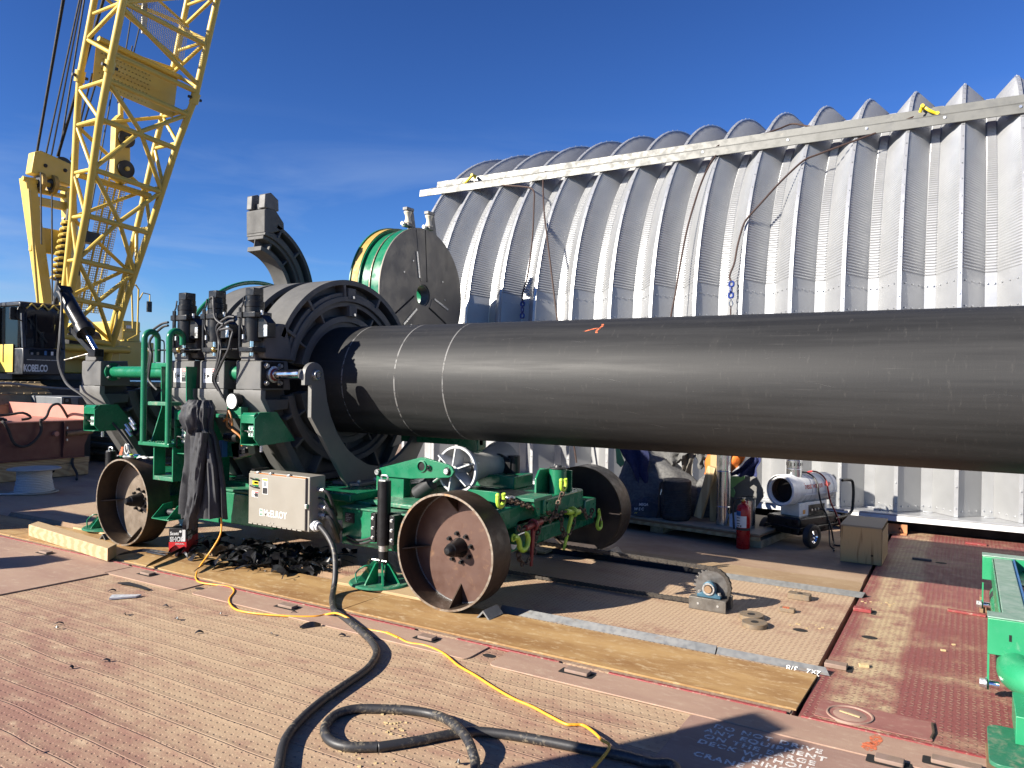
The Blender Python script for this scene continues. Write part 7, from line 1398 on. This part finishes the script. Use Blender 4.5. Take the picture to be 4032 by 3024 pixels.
MB().box(cb_x-1.5, cb_x-.12, y0-.002, y0+.008, 2.29, 3.16).build('side_window', 'glass', cb2); MB().box(cb_x-1.7, cb_x-.35, y0-.03, y0-.013, 1.75, 2.35).build('side_door_panel', 'yellow', cb2, bevel=.01); MB().box(cb_x-1.0, cb_x-.9, y0-.04, y0-.013, 2.0, 3.15).build('door_pillar', 'black', cb2)
rf = MB(); [rf.bar((cb_x-.085, y0+.1+k*.115, z1-.15+(.11 if k % 2 else 0)), (cb_x-.085, y0+.1+(k+1)*.115, z1-.15+(0 if k % 2 else .11)), .025, .025) for k in range(6)]; rf.build('roof_guard', 'yellow', cb2)
for x in (-19.4, -18.2): MB().tube(spline([(x, 8.2, 2.2), (x, 8.2, 3.4), (x, 8.25, 3.55), (x, 8.45, 3.55), (x, 8.5, 3.4), (x, 8.5, 2.2)], 5), .025, 8).build('hand_rail', 'yellow', cn)
MB().box(-21, -18.3, 7.9, 8.6, 1.72, 2.2).build('side_deck', 'yellow', cn, bevel=.02); MB().box(-21, -17.6, 7.9, 8.6, 1.6, 1.72).build('side_step', 'machgrey', cn)
MB().tube([(-18, 11.46, 2.6), (-18, 11.72, 2.75), (-18, 11.74, 3.9), (-18, 11.66, 4.0), (-18, 11.55, 3.95), (-18, 11.6, 2.9)], .022, 8).build('hand_rail', 'yellow', cn); MB().tube([(-18, 11.74, 3.6), (-18, 11.86, 3.82), (-18, 12.05, 3.8), (-18, 12.05, 3.6)], .016, 6).build('mirror_arm', 'yellow', cn); MB().box(-18.03, -17.98, 11.98, 12.1, 3.35, 3.62).build('mirror', 'black', cn)
for y in (11.95, 12.3, 12.7): MB().tube(spline([(-17.6, y, 1.7), (-17.6, y, 2.5), (-17.6, y+.08, 2.62), (-17.6, y+.2, 2.62), (-17.6, y+.25, 2.5), (-17.6, y+.25, 1.7)], 4), .018, 6).build('step_rail', 'cabgrey', cn)
# undercarriage
MB().box(-21, -17.3, 8.4, 12, .35, 1.45).build('car_body', 'darkmach', cn, bevel=.05); MB().cyl((-19.2, 10.2, 1.45), (-19.2, 10.2, 1.72), 1.1, n=32).build('slew_ring', 'darkmach', cn); MB().box(-23, -18.0, 8.5, 12.4, 1.6, 1.745).build('revolving_frame', 'darkmach', cn)
for ty in (7.2, 11.2):
    tf = MB().box(-22, -16.3, ty+.2, ty+.95, .35, 1.15).build('track_frame', 'darkmach', cn, bevel=.05)
    r_ = .72; zc = .80; xf, xb = -16.15, -22.2; n_s = 0; Pth = []
    for k in range(25): Pth.append((xb+(xf-xb)*k/24, zc+r_, 0.))
    for k in range(1, 10): a = math.pi/2-k*math.pi/10; Pth.append((xf+r_*math.cos(a), zc+r_*math.sin(a), math.pi/2-a))
    for k in range(25): Pth.append((xf-(xf-xb)*k/24, zc-r_, math.pi))
    src = None
    for (x, z, a) in Pth:
        if src is None:
            m_ = MB().box(-.118, .118, 0, 1.15, -.06, .03)
            for q in range(4): m_.box(.10, .15, .1+q*.27, .22+q*.27, -.03, .04); m_.box(-.13, -.09, .235+q*.27, .35+q*.27, -.03, .045)
            src = m_.build('track_shoe', 'track', cn, bevel=.006); o = src
        else: o = src.copy(); col.objects.link(o); adopt(o, cn)
        o.location = (x, ty, z); o.rotation_euler = (0, a, 0)
    MB().cyl((xf, ty+.15, zc), (xf, ty+1.0, zc), r_-.06, n=28).build('idler', 'darkmach', cn)
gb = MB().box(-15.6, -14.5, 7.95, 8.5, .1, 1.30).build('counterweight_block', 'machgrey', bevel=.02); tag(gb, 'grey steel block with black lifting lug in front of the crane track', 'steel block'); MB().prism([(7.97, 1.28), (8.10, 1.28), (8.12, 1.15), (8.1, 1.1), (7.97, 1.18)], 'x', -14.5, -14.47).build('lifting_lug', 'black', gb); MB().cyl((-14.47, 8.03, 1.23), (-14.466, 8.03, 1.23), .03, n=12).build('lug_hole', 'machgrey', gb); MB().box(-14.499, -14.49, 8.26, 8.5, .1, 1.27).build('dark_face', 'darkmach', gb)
MB().tube(spline([(-15.9, 6.7, 1.47), (-15.8, 7.3, 1.5), (-15.7, 7.6, 1.53), (-15.7, 8.2, 1.46), (-16, 9.2, 1.4), (-16, 10, 1.38)], 6), .025, 8).build('track_hose', 'machgrey', cn)

# ------------------------------------------------------------------ unseen blocks added outside the view to cast shadows on the deck
oc_ = thing('shadow_upright', 'unseen slotted grey upright added to cast the lower right shadow', 'shadow caster', (-3.0, .3, 0))  # made-up upright, shaped with a slot only for its shadow
ux2, uy2 = V((.838, -.545, 0)), V((.545, .838, 0)); o0 = V((-.81, 4.03, 0))-uy2*(2.32/math.tan(SUN_EL))
for a0, a1, z0_, z1_ in ((-.21, .02, .0, 2.32), (.09, .19, .0, 2.29), (.02, .09, 1.98, 2.25), (.02, .09, 0, .9)): MB().obox(o0+ux2*(a0+a1)/2-uy2*.2+V((0, 0, (z0_+z1_)/2+.002)), ux2*((a1-a0)/2-.001), uy2*.2, V((0, 0, (z1_-z0_)/2))).build('upright_slab', 'machgrey', oc_, bevel=.01)
for cx, cy, w_, d__, h, lb in ((-8.85, 1.40, .42, .36, 1.45, 'narrow unseen stack of blocks added to cast the nearer left shadow'), (-11.0, 2.5, 1.2, .7, 1.5, 'wider unseen stack of blocks added to cast the farther left shadow')):  # invented stacks, sized and placed for the shadows at the left
    t = thing('shadow_stack', lb, 'shadow_tier', (cx, cy, 0))
    for k in range(4): MB().box(cx-w_/2+.01*k, cx+w_/2-.012*k, cy-d__/2, cy+d__/2, .013+k*h/4, .008+(k+1)*h/4).build('shadow_tier', 'wood', t, bevel=.01)
caster = thing('shadow_block', 'unseen ribbed blue block added left of the view to shade the deck', 'shadow_caster', (-16, 1.5, 0)); MB().box(-19, -13.0, .4, 2.85, .013, 2.6).build('caster_body', 'bluetape', caster, bevel=.02)  # invented block, placed to shade the deck round the rope reel
for k in range(24): MB().box(-18.9+k*.245, -18.78+k*.245, 2.85, 2.875, .1, 2.5).build('caster_rib', 'bluetape', caster)
